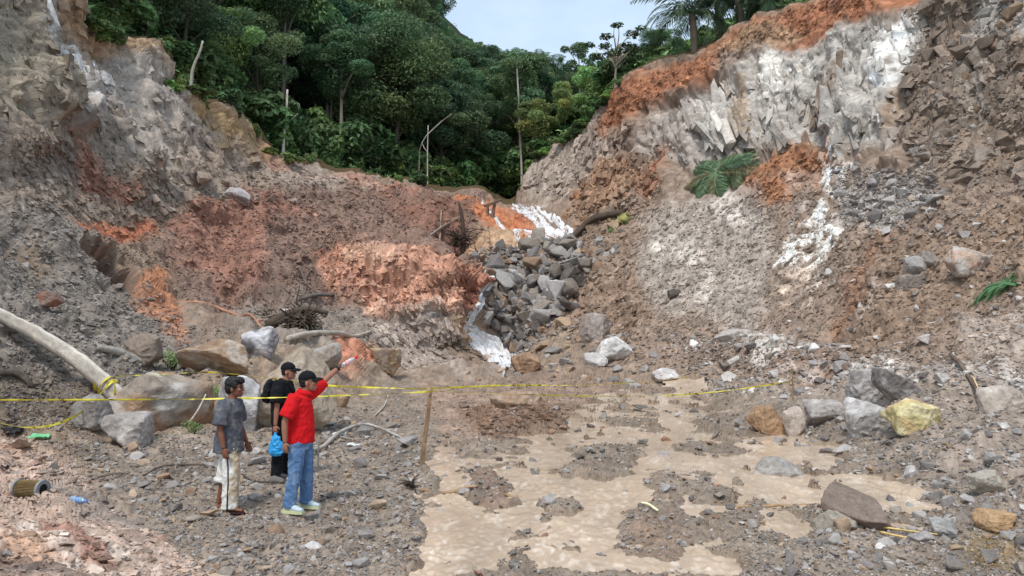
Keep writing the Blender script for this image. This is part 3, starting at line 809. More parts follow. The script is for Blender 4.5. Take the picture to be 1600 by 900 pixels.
# the back of the ridge falls away
back = [PB[-1] + np.array([0, d, -0.35 * d]) for d in (6.0, 20.0, 60.0)]
PBx = np.concatenate([PB, np.stack(back)], 0)
r2, c2 = PBx.shape[:2]
fi2 = (np.arange(r2 - 1)[:, None] * c2 + np.arange(c2 - 1)[None, :])
qb = np.stack([fi2, fi2 + c2, fi2 + c2 + 1, fi2 + 1], -1).reshape(-1, 4)
cb = lin((58, 62, 40)) * (1 + 0.3 * noise3(PBx.reshape(-1, 3).astype(np.float32) / 3, 203))[:, None]
mk('hill', PBx.reshape(-1, 3), qb, M_TERRAIN, col=np.clip(cb, .005, 1), kind='structure')
def surfB(px, py):
    cx = float(np.interp(px, colsB, np.arange(len(colsB))))
    lo = crest_y(px) + 22; hi = min(top_y(px), crest_y(px) - 3)
    cy = float(np.clip((lo - py) / (lo - hi), 0, 0.9999)) * (NB - 1)
    ix, iy = min(int(cx), len(colsB) - 2), min(int(cy), NB - 2); u, v = cx - ix, cy - iy
    return Vector((PB[iy, ix] * (1 - u) + PB[iy, ix + 1] * u) * (1 - v) + (PB[iy + 1, ix] * (1 - u) + PB[iy + 1, ix + 1] * u) * v)

# torn earth lip joining the cut edge to the forest floor behind it
cx_ = np.arange(-270, 1870, 6.0)
a = []; b_ = []
for x in cx_:
    p, _n = surfA(x, crest_y(x)); q = surfB(x, crest_y(x) - 2)
    a.append(p); b_.append(q)
a = np.array(a); b_ = np.array(b_)
rowsL = [a + (b_ - a) * t + np.array([0, 0, 0.25 * math.sin(math.pi * t)]) for t in (0, .25, .5, .75, 1.0)]
PL = np.stack(rowsL); PL[1:-1] += 0.2 * noise3(PL[1:-1].reshape(-1, 3).astype(np.float32) / 0.9, 205).reshape(3, -1)[..., None]
c3 = PL.shape[1]; fi3 = (np.arange(4)[:, None] * c3 + np.arange(c3 - 1)[None, :])
ql = np.stack([fi3, fi3 + c3, fi3 + c3 + 1, fi3 + 1], -1).reshape(-1, 4)
mk('crest', PL.reshape(-1, 3), ql, M_TERRAIN, col=np.tile(lin((92, 76, 52)), (c3 * 5, 1)), kind='structure')

# ---------------------------------------------------------------- boulders, stones, water
def mat_objcolor(name, rough=0.82, amt=0.2, scales=(2.2, 9.0, 35.0), bump=0.6, spec=0.25):
    """stone whose colour is the object's own colour"""
    m, n, l, b = new_mat(name)
    oi = n.new('ShaderNodeObjectInfo'); tc = n.new('ShaderNodeTexCoord'); geo = n.new('ShaderNodeNewGeometry')
    val = None; last = None
    for s in scales:
        nz = n.new('ShaderNodeTexNoise'); nz.inputs['Scale'].default_value = s; nz.inputs['Detail'].default_value = 6; nz.inputs['Roughness'].default_value = 0.6
        l.new(geo.outputs['Position'], nz.inputs['Vector']); last = nz
        mr = n.new('ShaderNodeMapRange'); mr.inputs['From Min'].default_value = 0.3; mr.inputs['From Max'].default_value = 0.7
        mr.inputs['To Min'].default_value = 1 - amt; mr.inputs['To Max'].default_value = 1 + amt
        l.new(nz.outputs['Fac'], mr.inputs['Value'])
        if val is None: val = mr.outputs['Result']
        else:
            mu = n.new('ShaderNodeMath'); mu.operation = 'MULTIPLY'; l.new(val, mu.inputs[0]); l.new(mr.outputs['Result'], mu.inputs[1]); val = mu.outputs['Value']
    sc = n.new('ShaderNodeVectorMath'); sc.operation = 'SCALE'
    l.new(oi.outputs['Color'], sc.inputs[0]); l.new(val, sc.inputs['Scale']); l.new(sc.outputs['Vector'], b.inputs['Base Color'])
    b.inputs['Roughness'].default_value = rough; b.inputs['Specular IOR Level'].default_value = spec
    bp = n.new('ShaderNodeBump'); bp.inputs['Strength'].default_value = bump; bp.inputs['Distance'].default_value = 0.012
    l.new(last.outputs['Fac'], bp.inputs['Height']); l.new(bp.outputs['Normal'], b.inputs['Normal'])
    return m
M_LOOSE = mat_objcolor('single_stone')

_ico = {}
def ico(subd):
    if subd not in _ico:
        bm = bmesh.new(); bmesh.ops.create_icosphere(bm, subdivisions=subd, radius=1.0)
        V = np.array([v.co[:] for v in bm.verts]); T = np.array([[v.index for v in f.verts] for f in bm.faces]); bm.free()
        V /= np.linalg.norm(V, axis=1)[:, None]
        _ico[subd] = (V, T)
    return _ico[subd]

def boulder_geo(seed, dims, nplanes=13, sharp=26.0, rough=0.06, subd=5, planes=None):
    rs = np.random.default_rng(seed)
    V, T = ico(subd)
    n = rs.normal(size=(nplanes, 3)); n /= np.linalg.norm(n, axis=1)[:, None]
    d = rs.uniform(0.62, 1.0, nplanes)
    box = np.array([[1, 0, 0], [-1, 0, 0], [0, 1, 0], [0, -1, 0], [0, 0, 1], [0, 0, -1.0]])
    n = np.vstack([n, box]); d = np.concatenate([d, np.full(6, 0.98)])
    if planes is not None:
        pn = np.array([p[:3] for p in planes], float); pn /= np.linalg.norm(pn, axis=1)[:, None]
        n = np.vstack([n, pn]); d = np.concatenate([d, [p[3] for p in planes]])
    dots = np.maximum(V @ n.T, 1e-3)
    inv = dots / d
    r = 1.0 / (np.log(np.exp(sharp * inv).sum(1)) / sharp)
    P = V * r[:, None]
    lo, hi = P.min(0), P.max(0)
    P = (P - (lo + hi) / 2) / (hi - lo) * np.asarray(dims)
    s = float(np.mean(dims))
    q = (P / s + seed * 3.1).astype(np.float32)
    dn = 0.55 * noise3(q * 2.2, seed) + 0.3 * (1 - 2 * np.abs(noise3(q * 4.5, seed + 1))) + 0.16 * noise3(q * 10, seed + 2) + .08 * noise3(q * 24, seed + 3)
    P = P + V * (dn * rough * s)[:, None]
    return P, T

def rock_color(P, base, alt=None, alt_amt=0.5, dust=None, seed=0, bias=0.0):
    s = np.ptp(P, axis=0).mean()
    q = (P / s + seed * 1.7).astype(np.float32)
    c = np.tile(lin(base) * 1.2, (len(P), 1))
    if alt is not None:
        m = sstep(-0.25 - bias, 0.35 - bias, noise3(q * 1.8, seed + 20) + 0.5 * noise3(q * 5, seed + 21)) * alt_amt
        c += (lin(alt) * 1.2 - c) * m[:, None]
    if dust is not None:
        m = sstep(0.0, 0.5, noise3(q * 3.0, seed + 30) + 0.4 * noise3(q * 9, seed + 31)) * 0.7
        c += (lin(dust) * 1.2 - c) * m[:, None]
    c *= (1 + 0.2 * noise3(q * 12, seed + 40))[:, None]
    return np.clip(c, .01, .85)

def boulder(name, box, base, label, seed, alt=None, dust=None, alt_amt=.6, depth=0.85, sink=0.14, rz=0.0, tilt=(0, 0), cat='boulder', nplanes=13, sharp=26, rough=.085, planes=None, group=None, bias=0.0):
    x0, y0, x1, y1 = box
    P, N = surfA((x0 + x1) / 2, y1 - 0.06 * (y1 - y0))
    Z = P.y * 1.0
    w = (x1 - x0) * Z / F_PX; h = (y1 - y0) * Z / F_PX * (1 + sink)
    d = depth * w
    V, T = boulder_geo(seed, (w, d, h), nplanes, sharp, rough, 5 if (x1 - x0) > 45 else 4, planes)
    col = rock_color(V, base, alt, alt_amt, dust, seed, bias)
    c, s = math.cos(rz), math.sin(rz)
    o = mk(name, V + np.array([0, 0, h / 2 - h * sink]), T, M_ROCK, loc=(P.x, P.y + d * 0.36, P.z), col=col, label=label, cat=cat, group=group)
    o.rotation_euler = (tilt[0], tilt[1], rz)
    return o

boulder('boulder', (128, 598, 292, 698), (142, 130, 118), 'largest grey boulder with a rusty brown flank, at the foot of the big fallen log', 301, alt=(150, 112, 80), dust=(178, 172, 166), depth=.75, planes=[(-.75, -.1, .75, .52), (.7, -.5, -.35, .62), (.35, .0, .9, .8), (-.3, -.8, .3, .7)], nplanes=8, bias=.1)
boulder('boulder', (110, 640, 158, 694), (128, 120, 114), 'grey boulder half hidden behind the left end of the rusty-flanked boulder', 302, dust=(150, 146, 142))
boulder('boulder', (152, 660, 217, 712), (146, 138, 132), 'small pale grey domed boulder leaning against the rusty-flanked boulder', 303, dust=(172, 166, 160), nplanes=9, sharp=20)
boulder('boulder', (378, 562, 512, 694), (146, 132, 116), 'tall tan boulder with a peaked top behind the man in black', 304, alt=(156, 140, 122), dust=(170, 158, 144), depth=.8, planes=[(-.6, -.3, .75, .5), (.75, -.2, .6, .55)], nplanes=7)
boulder('boulder', (268, 568, 372, 618), (136, 114, 94), 'low brown boulder under the yellow tape beside the fallen log', 305, alt=(156, 128, 100), dust=(170, 158, 146))
boulder('boulder', (330, 606, 402, 690), (172, 168, 166), 'pale whitish boulder behind the man in the grey shirt', 306, alt=(130, 126, 124), dust=(205, 202, 200), depth=.8)
boulder('boulder', (370, 546, 424, 594), (112, 108, 110), 'dark boulder streaked with white, beyond the tall tan boulder', 307, alt=(196, 194, 194), alt_amt=.9)
boulder('boulder', (574, 549, 622, 588), (150, 124, 98), 'rounded boulder stained rust and cream on the pink bank', 308, alt=(182, 160, 132), dust=(120, 112, 104))
boulder('boulder', (512, 622, 543, 647), (140, 116, 96), 'small brown boulder lying alone on the mud right of the tall tan boulder', 309, dust=(172, 160, 148))
boulder('boulder', (468, 556, 522, 592), (138, 126, 116), 'grey-topped brown boulder by the dead branches above the men', 319, alt=(168, 166, 164))
boulder('boulder', (935, 539, 993, 579), (188, 184, 180), 'whitest angular boulder at the foot of the right-hand slope', 310, dust=(214, 210, 206), planes=[(.6, -.2, .7, .6)])
boulder('boulder', (915, 563, 951, 584), (176, 170, 166), 'small whitish boulder touching the whitest angular boulder', 311)
boulder('boulder', (1020, 573, 1062, 596), (182, 176, 172), 'whitish smooth boulder at the head of the muddy stream', 312, dust=(206, 200, 196))
boulder('boulder', (768, 616, 858, 648), (146, 122, 104), 'low flat brown boulder on the mound of dark mud', 313, dust=(160, 142, 126), depth=.7, sink=.3)
boulder('boulder', (800, 558, 846, 590), (140, 114, 94), 'brown angular boulder just right of the cascade foot', 314, alt=(160, 132, 106))
boulder('boulder', (1344, 598, 1402, 652), (158, 152, 148), 'big grey block with a pale flat top behind the yellow boulder', 315, dust=(192, 188, 184), planes=[(0, .1, 1, .7), (-.2, -1, -.1, .7)], nplanes=6)
boulder('boulder', (1392, 606, 1458, 652), (122, 116, 112), 'dark wedge-shaped slab leaning on the big grey block', 316, dust=(168, 164, 160), planes=[(.55, -.1, .8, .35), (0, -1, -.2, .6)], nplanes=6)
boulder('boulder', (1338, 643, 1410, 698), (160, 154, 150), 'grey block with a pale sloping top left of the yellow boulder', 317, dust=(196, 192, 188), planes=[(.35, -.1, .9, .5), (.1, -1, -.3, .6)], nplanes=6)
boulder('boulder', (1410, 650, 1490, 698), (186, 172, 126), 'sulphur-yellow boulder with an orange corner', 3181, alt=(184, 148, 104), dust=(206, 196, 160), planes=[(.3, -.2, .9, .6)], nplanes=10, bias=-.15, sharp=22)
boulder('boulder', (1178, 640, 1231, 682), (146, 116, 90), 'brown block at the edge of the muddy stream', 320, alt=(156, 128, 102))
boulder('boulder', (1228, 638, 1258, 684), (166, 152, 140), 'upright pale stone beside the brown block at the stream', 321)
boulder('boulder', (1268, 640, 1324, 674), (150, 142, 136), 'flat grey rock between the upright pale stone and the grey blocks', 322, dust=(172, 166, 160))
boulder('boulder', (1546, 612, 1612, 660), (158, 146, 134), 'pale brown boulder beside the thin leaning sticks', 323, dust=(180, 170, 160))
boulder('boulder', (1502, 404, 1564, 450), (156, 142, 130), 'angular boulder with a pinkish top, perched on the right-hand slope', 324, alt=(182, 152, 132), dust=(176, 172, 168), planes=[(.3, -.3, .85, .55)])
boulder('boulder', (1446, 410, 1492, 440), (132, 122, 114), 'dark grey boulder left of the pinkish-topped boulder', 325)
boulder('boulder', (1432, 428, 1474, 456), (150, 146, 142), 'light grey boulder just under the dark grey boulder', 326)
boulder('boulder', (1420, 458, 1456, 482), (138, 128, 120), 'grey boulder lowest of the cluster on the brown slope', 327)
boulder('boulder', (1186, 712, 1268, 746), (144, 138, 132), 'smooth low grey boulder washed by the stream', 328, dust=(164, 158, 152), sink=.3)
boulder('slab', (1292, 790, 1400, 836), (118, 104, 94), 'long dark brown slab tilted across the muddy stream', 329, nplanes=9, rz=-.6, cat='slab', rough=.05, sharp=30, depth=.6, tilt=(0, .35))
boulder('slab', (1284, 800, 1362, 836), (142, 134, 122), 'greenish grey slab lying in front of the dark brown slab', 330, cat='slab', sink=.3)
boulder('boulder', (1532, 756, 1592, 788), (158, 150, 138), 'pale flat-topped rock set in the right-hand bank', 331, sink=.25)
boulder('boulder', (1466, 822, 1504, 852), (150, 148, 144), 'light grey rounded rock below the small muddy chute of the stream', 332)
boulder('boulder', (1540, 818, 1600, 842), (166, 136, 104), 'orange-tinged rock beside dry grass at the right bank', 333)
boulder('boulder', (912, 506, 958, 558), (142, 130, 122), 'cracked grey rock mass at the toe of the brown slope', 334, dust=(166, 158, 152), sink=.35)
boulder('boulder', (28, 482, 68, 503), (132, 92, 74), 'reddish brown boulder above the big fallen log', 335, alt=(120, 110, 104))
boulder('boulder', (180, 540, 232, 582), (128, 114, 102), 'brown boulder sunk in the scree above the second log', 336, sink=.3)
boulder('boulder', (136, 356, 146, 365), (178, 176, 174), 'small pale stone at the left end of the orange band', 337)
boulder('boulder', (648, 488, 682, 512), (136, 130, 126), 'grey boulder on the lip of the white bank below the red face', 338)
boulder('boulder', (335, 300, 384, 326), (166, 158, 156), 'pale flat rock at the top of the red slope', 339, alt=(120, 114, 112))
boulder('boulder', (1115, 520, 1180, 545), (166, 158, 152), 'pale domed rock half buried at the base of the white-streaked slope', 340, sink=.4)
boulder('boulder', (436, 480, 462, 496), (180, 172, 162), 'cream boulder beside the heap of roots', 341)
boulder('boulder', (1478, 612, 1500, 626), (172, 166, 160), 'small pale rock beside the wedge-shaped slab', 342)
boulder('boulder', (1048, 458, 1072, 470), (82, 74, 70), 'small dark rock added in place of a dark hole in the pale dusty slope', 343)  # added dark stone stands in for the shade of a hole in the slope

# prototypes of angular stones
def hull_mesh(name, seed, dims=(1, .8, .6), npts=13, bevel=0.05):
    rs = np.random.default_rng(seed)
    p = rs.normal(size=(npts, 3)); p /= np.linalg.norm(p, axis=1)[:, None]
    p *= rs.uniform(.8, 1.05, (npts, 1)) * 0.5
    bm = bmesh.new()
    for v in p: bm.verts.new(v)
    bmesh.ops.convex_hull(bm, input=bm.verts)
    loose = [v for v in bm.verts if not v.link_faces]
    bmesh.ops.delete(bm, geom=loose, context='VERTS')
    bmesh.ops.dissolve_limit(bm, angle_limit=0.25, verts=bm.verts, edges=bm.edges)
    if bevel:
        bmesh.ops.bevel(bm, geom=bm.edges[:] + bm.verts[:], offset=bevel, segments=1, affect='EDGES', clamp_overlap=True)
    bmesh.ops.triangulate(bm, faces=bm.faces)
    V = np.array([v.co[:] for v in bm.verts]); T = np.array([[v.index for v in f.verts] for f in bm.faces]); bm.free()
    lo, hi = V.min(0), V.max(0)
    V = (V - (lo + hi) / 2) / (hi - lo) * np.array(dims)
    return V, T
PROTO = []
for i in range(12):
    flat = [.75, .5, .62, .4, .8, .55][i % 6]
    V, T = hull_mesh('stone', 500 + i, (1, .62 + .3 * ((i * 37) % 10) / 10, flat), 11 + i % 5, 0.035)
    me = mk_mesh('stone', V, T); me.materials.append(M_LOOSE); PROTO.append(me)
TEMPL = [hull_mesh('s', 700 + i, (1, .7 + .2 * (i % 3) / 2, [.45, .6, .35, .75][i % 4]), 8, 0) for i in range(10)]

GREYS = [(122, 116, 112), (138, 132, 128), (148, 142, 136), (112, 106, 102), (130, 120, 110), (156, 150, 146)]
TANS = [(150, 128, 106), (138, 112, 92), (160, 140, 120)]
PALES = [(176, 170, 164), (192, 188, 182), (168, 160, 154)]

STONES = []
def sample_poly(poly, n, rs):
    poly = np.asarray(poly, float); lo, hi = poly.min(0), poly.max(0); out = []
    while len(out) < n:
        p = rs.uniform(lo, hi, (n * 3, 2))
        out += list(p[poly_sd(p, poly) > 0])
    return np.array(out[:n])

def stones(name, poly, n, smin, smax, pal, label, cat, group, seed, sink=.2, lift=0.0, power=2.2, mind=0.55, tilt=.5, avoid=None):
    rs = np.random.default_rng(seed)
    cand = sample_poly(poly, n * 14, rs)
    done = []; k = 0
    sizes = np.sort(smin * (1 - rs.uniform(0, 1, n) * (1 - (smin / smax) ** power)) ** (-1 / power))[::-1]
    for s in sizes:
        for _ in range(14):
            if k >= len(cand): break
            x, y = cand[k]; k += 1
            if all((x - a) ** 2 + ((y - b) * 1.3) ** 2 > (mind * (s + t) / 2) ** 2 for a, b, t in done):
                break
        else:
            continue
        done.append((x, y, s))
        P, N = surfA(x, min(y + s * .2, 1100))
        Zs = P.y; size = s * Zs / F_PX * 1.08
        sc = size * rs.uniform(.75, 1.15)
        rot = (rs.normal() * tilt * .5, rs.normal() * tilt * .5, rs.uniform(0, 6.28))
        loc = P + Vector((0, 0, 1)) * size * (0.33 - sink + lift * rs.uniform())
        c = lin(pal[int(rs.integers(len(pal)))]) * 1.2 * rs.uniform(.82, 1.15)
        STONES.append((s, cat, name, int(rs.integers(len(PROTO))), (size, size, sc), rot, loc, c, label, group))
    return done

PILE = [(722, 418), (770, 410), (812, 402), (850, 386), (915, 396), (925, 440), (905, 480), (858, 520), (830, 545), (806, 556), (772, 530), (745, 505), (742, 470), (738, 440)]
stones('rock', PILE, 420, 8, 42, GREYS + [(140, 116, 96), (118, 108, 98), (104, 96, 90)], 'angular grey rock in the heap beside the cascade', 'rock', 'rocks of the heap beside the cascade', 1, sink=.08, lift=.4, mind=.36, tilt=1.5, power=1.7)
stones('rock', [(850, 380), (905, 370), (960, 345), (985, 380), (960, 430), (905, 450), (890, 410)], 40, 9, 24, GREYS + TANS, 'angular rock on the brown slope between the heap and the fallen trunk', 'rock', 'rocks below the fallen trunk', 2, tilt=1.2)
stones('rock', [(800, 560), (880, 500), (960, 500), (1010, 560), (1090, 580), (960, 600), (700, 596)], 90, 8, 30, GREYS + TANS, 'angular rock strewn along the toe of the slopes at the head of the floor', 'rock', 'rocks along the toe of the slopes', 3)
stones('rock', [(1310, 265), (1400, 265), (1440, 295), (1500, 290), (1480, 345), (1400, 385), (1335, 355), (1300, 325)], 110, 9, 30, GREYS + [(150, 136, 122)], 'angular grey rock in the talus fan under the blocky cliff', 'rock', 'rocks of the talus fan under the blocky cliff', 4, tilt=1.2, lift=.2)
stones('block', [(1432, 70), (1470, 40), (1600, -5), (1612, 280), (1440, 285), (1420, 200)], 110, 12, 44, [(126, 112, 100), (142, 130, 120), (112, 98, 86), (152, 146, 140), (140, 118, 98)], 'jointed block jutting from the blocky brown cliff', 'block', 'blocks jutting from the cliff', 5, sink=.34, tilt=1.3)
stones('block', [(880, 345), (915, 275), (970, 240), (1020, 240), (1020, 300), (970, 345), (905, 365)], 60, 8, 22, [(150, 112, 82), (138, 102, 78), (158, 128, 100)], 'rusty brown block loosened from the wall above the fallen trunk', 'block', 'rusty blocks on the wall', 6, sink=.3, tilt=1.2)
stones('rock', [(1330, 400), (1600, 330), (1610, 560), (1340, 580), (1200, 560)], 150, 6, 24, GREYS + PALES, 'loose rock scattered over the brown right-hand slope', 'rock', 'rocks scattered on the right-hand slope', 7)
stones('rock', [(1080, 540), (1200, 530), (1400, 580), (1610, 590), (1610, 640), (1300, 640), (1100, 610)], 190, 7, 30, GREYS + PALES, 'pale dusty rock in the white-dusted band at the foot of the right-hand slope', 'rock', 'rocks of the white-dusted band', 8)
stones('stone', [(1230, 690), (1330, 660), (1500, 690), (1610, 680), (1610, 905), (1180, 905), (1240, 850), (1400, 800)], 460, 7, 40, GREYS + GREYS + TANS[:1] + PALES[:1], 'angular grey stone in the rubble of the right bank', 'stone', 'stones of the right bank', 9, tilt=.9)
stones('stone', [(135, 705), (300, 695), (520, 655), (640, 640), (660, 720), (650, 905), (340, 905), (240, 825), (120, 740)], 520, 7, 34, GREYS + GREYS + TANS, 'flat grey stone on the gravel floor around the three men', 'stone', 'stones on the gravel around the men', 10, tilt=.5)
stones('stone', [(660, 690), (900, 640), (1080, 630), (1230, 680), (1230, 850), (1000, 905), (655, 905)], 900, 4, 26, GREYS + [(104, 96, 90), (138, 110, 92)], 'wet grey stone sticking out of the shallow muddy stream', 'stone', 'stones in the muddy stream', 11, sink=.06, tilt=.7)
stones('rock', [(0, 340), (130, 400), (300, 545), (420, 570), (380, 600), (150, 600), (0, 470)], 90, 6, 18, GREYS, 'small grey rock lying on the left scree above the fallen log', 'rock', 'rocks on the left scree', 12)
stones('rock', [(0, 230), (110, 230), (240, 280), (420, 290), (480, 330), (300, 340), (0, 330)], 90, 7, 22, [(140, 122, 108), (152, 140, 130), (132, 110, 96)], 'brown rock in the rubble under the left cliff', 'rock', 'rocks under the left cliff', 13, tilt=1.)
stones('rock', [(260, 330), (640, 320), (720, 400), (640, 420), (480, 420), (330, 480)], 60, 5, 12, [(150, 110, 92), (132, 108, 96)], 'small reddish rock on the red-brown slope', 'rock', 'rocks on the red-brown slope', 14)
stones('stone', [(0, 700), (100, 735), (230, 815), (320, 900), (0, 900)], 60, 7, 26, [(170, 146, 130), (186, 168, 154), (150, 122, 106), (128, 120, 114)], 'pinkish stone on the weathered bedrock in front of the men', 'stone', 'stones on the pinkish bedrock', 15)

# the 300 largest of each kind are things of their own, the rest is rubble
PV = [(np.array([v.co[:] for v in me.vertices]), np.array([p.vertices[:] for p in me.polygons])) for me in PROTO]
rest = MB(); kept = {}
for st in sorted(STONES, key=lambda t: -t[0]):
    s_, cat_, nm_, pi_, sc_, rot_, loc_, c_, lab_, grp_ = st
    if kept.get(cat_, 0) < 298 and s_ > 7.5:
        kept[cat_] = kept.get(cat_, 0) + 1
        o = bpy.data.objects.new(nm_, PROTO[pi_]); COL.objects.link(o)
        o.scale = sc_; o.rotation_euler = rot_; o.location = loc_; o.color = (*c_, 1)
        tag(o, lab_, cat_, grp_)
    else:
        M = Matrix.LocRotScale(loc_, Euler(rot_).to_quaternion(), Vector(sc_))
        M = np.array(M)
        V, T = PV[pi_]
        rest.add(V @ M[:3, :3].T + M[:3, 3], None, T, c_)
r_ = rest.build('small_stones', M_STONE, kind='stuff')
tag(r_, 'small loose stones strewn between the larger ones', 'stones')

# gravel and grit nobody could count
def gravel(name, areas, seed, mat=M_STONE):
    rs = np.random.default_rng(seed)
    mb = MB()
    for poly, n, smin, smax, pal, own in areas:
        p = sample_poly(poly, n, rs)
        P, N, C = surfA_arr(p[:, 0], p[:, 1])
        dry = (surfA_arr.wet < .45) | (rs.uniform(size=n) < .22); P, N, C = P[dry], N[dry], C[dry]; n = len(P)
        s = smin * (1 - rs.uniform(0, 1, n) * (1 - (smin / smax) ** 2.0)) ** (-0.5)
        size = s * P[:, 1] / F_PX
        pal_l = np.array([lin(c) * 1.2 for c in pal])
        cc = pal_l[rs.integers(len(pal), size=n)]
        cc = (cc * (1 - own) + C * own) * rs.uniform(.72, 1.25, (n, 1))
        q = rs.normal(size=(n, 4)) * np.array([2.2, .55, .55, 2.2]); q /= np.linalg.norm(q, axis=1)[:, None]
        w, x, y, z = q.T
        R = np.stack([1 - 2 * (y * y + z * z), 2 * (x * y - z * w), 2 * (x * z + y * w), 2 * (x * y + z * w), 1 - 2 * (x * x + z * z), 2 * (y * z - x * w), 2 * (x * z - y * w), 2 * (y * z + x * w), 1 - 2 * (x * x + y * y)], 1).reshape(-1, 3, 3)
        which = rs.integers(len(TEMPL), size=n)
        for t, (V, T) in enumerate(TEMPL):
            k = np.where(which == t)[0]
            if not len(k): continue
            W = np.einsum('nij,vj->nvi', R[k], V) * size[k][:, None, None] + P[k][:, None, :] + np.array([0, 0, 1]) * (size[k] * .12)[:, None, None]
            F = (T[None] + (np.arange(len(k)) * len(V))[:, None, None]).reshape(-1, 3)
            mb.add(W.reshape(-1, 3), None, F, np.repeat(np.clip(cc[k], .01, .8), len(V), 0))
    return mb.build(name, mat, kind='stuff', label=None)
g1 = gravel('gravel', [([(120, 700), (300, 690), (520, 650), (700, 600), (960, 595), (1100, 600), (1300, 660), (1620, 830), (1620, 985), (300, 985), (240, 825)], 17000, 2.6, 9, GREYS + GREYS + TANS, .35),
                       ([(1200, 650), (1600, 640), (1620, 985), (1150, 985)], 9000, 3, 11, GREYS + PALES[:1], .3), ([(135, 705), (520, 655), (660, 700), (650, 960), (330, 960), (220, 815)], 7000, 3, 10, GREYS, .25), ([(300, 960), (1600, 960), (1640, 1120), (200, 1120)], 3500, 4, 16, GREYS, .3), ([(0, 640), (140, 660), (170, 780), (60, 740), (0, 720)], 1800, 3, 10, GREYS + TANS, .4)], 41)
tag(g1, 'grey gravel and grit covering the valley floor', 'gravel')
g2 = gravel('scree', [([(0, 330), (140, 390), (320, 550), (420, 590), (200, 690), (0, 690)], 7000, 2.6, 9, GREYS, .4), ([(0, 210), (240, 270), (420, 260), (640, 300), (560, 480), (400, 540), (230, 450), (100, 350), (0, 330)], 8000, 2.4, 8, [(140, 118, 104), (126, 110, 100)], .7),
                      ([(560, 300), (760, 310), (720, 500), (520, 540), (400, 520)], 3500, 2.2, 6, [(140, 112, 98)], .8), ([(-10, 700), (100, 735), (330, 905), (300, 980), (-10, 980)], 2600, 3, 12, [(176, 150, 134), (140, 128, 120)], .55), ([(-260, -220), (-10, -100), (-10, 960), (-260, 960)], 4500, 4, 16, GREYS + TANS, .6)], 42)
tag(g2, 'fine scree and rubble covering the left-hand slope', 'scree')
g3 = gravel('rubble', [([(880, 380), (1000, 330), (1200, 300), (1600, 290), (1610, 600), (1000, 590), (860, 540)], 12000, 2.4, 8, GREYS + TANS, .65), ([(1300, 260), (1480, 280), (1480, 350), (1330, 370)], 2500, 3, 10, GREYS, .3),
                       ([(1020, 530), (1610, 580), (1610, 650), (1100, 620)], 4500, 3, 10, PALES + GREYS, .4), ([(880, 350), (1020, 220), (1040, 300), (960, 360)], 2000, 3, 9, TANS, .6), ([(1420, 20), (1600, -40), (1610, 290), (1430, 290)], 3500, 3, 12, [(126, 112, 100), (150, 142, 136)], .5), ([(720, 410), (905, 390), (860, 540), (800, 570)], 2500, 4, 12, GREYS, .2), ([(1605, -100), (1880, -190), (1900, 1050), (1605, 1000)], 6000, 4, 18, GREYS + TANS, .6)], 43)
tag(g3, 'fine rubble covering the right-hand slope', 'rubble')

# fractured facing of the cliffs: plates, prisms and clods still bedded in the slope, in the rock's own colour
def block_template(seed, jit=.16):
    rs = np.random.default_rng(seed)
    n = int(rs.integers(4, 7)); a = np.sort(rs.uniform(0, 6.28, n) * .25 + np.arange(n) * 6.283 / n * .9)
    ring = np.stack([np.cos(a), np.sin(a)], 1) * rs.uniform(.85, 1.1, (n, 1)) * .5
    V = []
    for e in (-.5, .5):
        for (y, z) in ring: V.append((e + rs.normal() * jit * .7, y * (1 + rs.normal() * jit * .5), z * (1 + rs.normal() * jit * .5)))
    k = np.arange(n); k2 = (k + 1) % n
    T = [(i, j, n + j) for i, j in zip(k, k2)] + [(i, n + j, n + i) for i, j in zip(k, k2)] + [(0, i + 1, i) for i in range(1, n - 1)] + [(n, n + i, n + i + 1) for i in range(1, n - 1)]
    V = np.array(V); V -= (V.min(0) + V.max(0)) / 2
    return V, np.array(T)
M_FACE = mat_vcol('rock_face', rough=0.9, amt=0.24, scales=(1.1, 5.0, 22.0), bump=0.8, dist=0.03, coord='World')
BLOCKS = [block_template(900 + i) for i in range(12)]
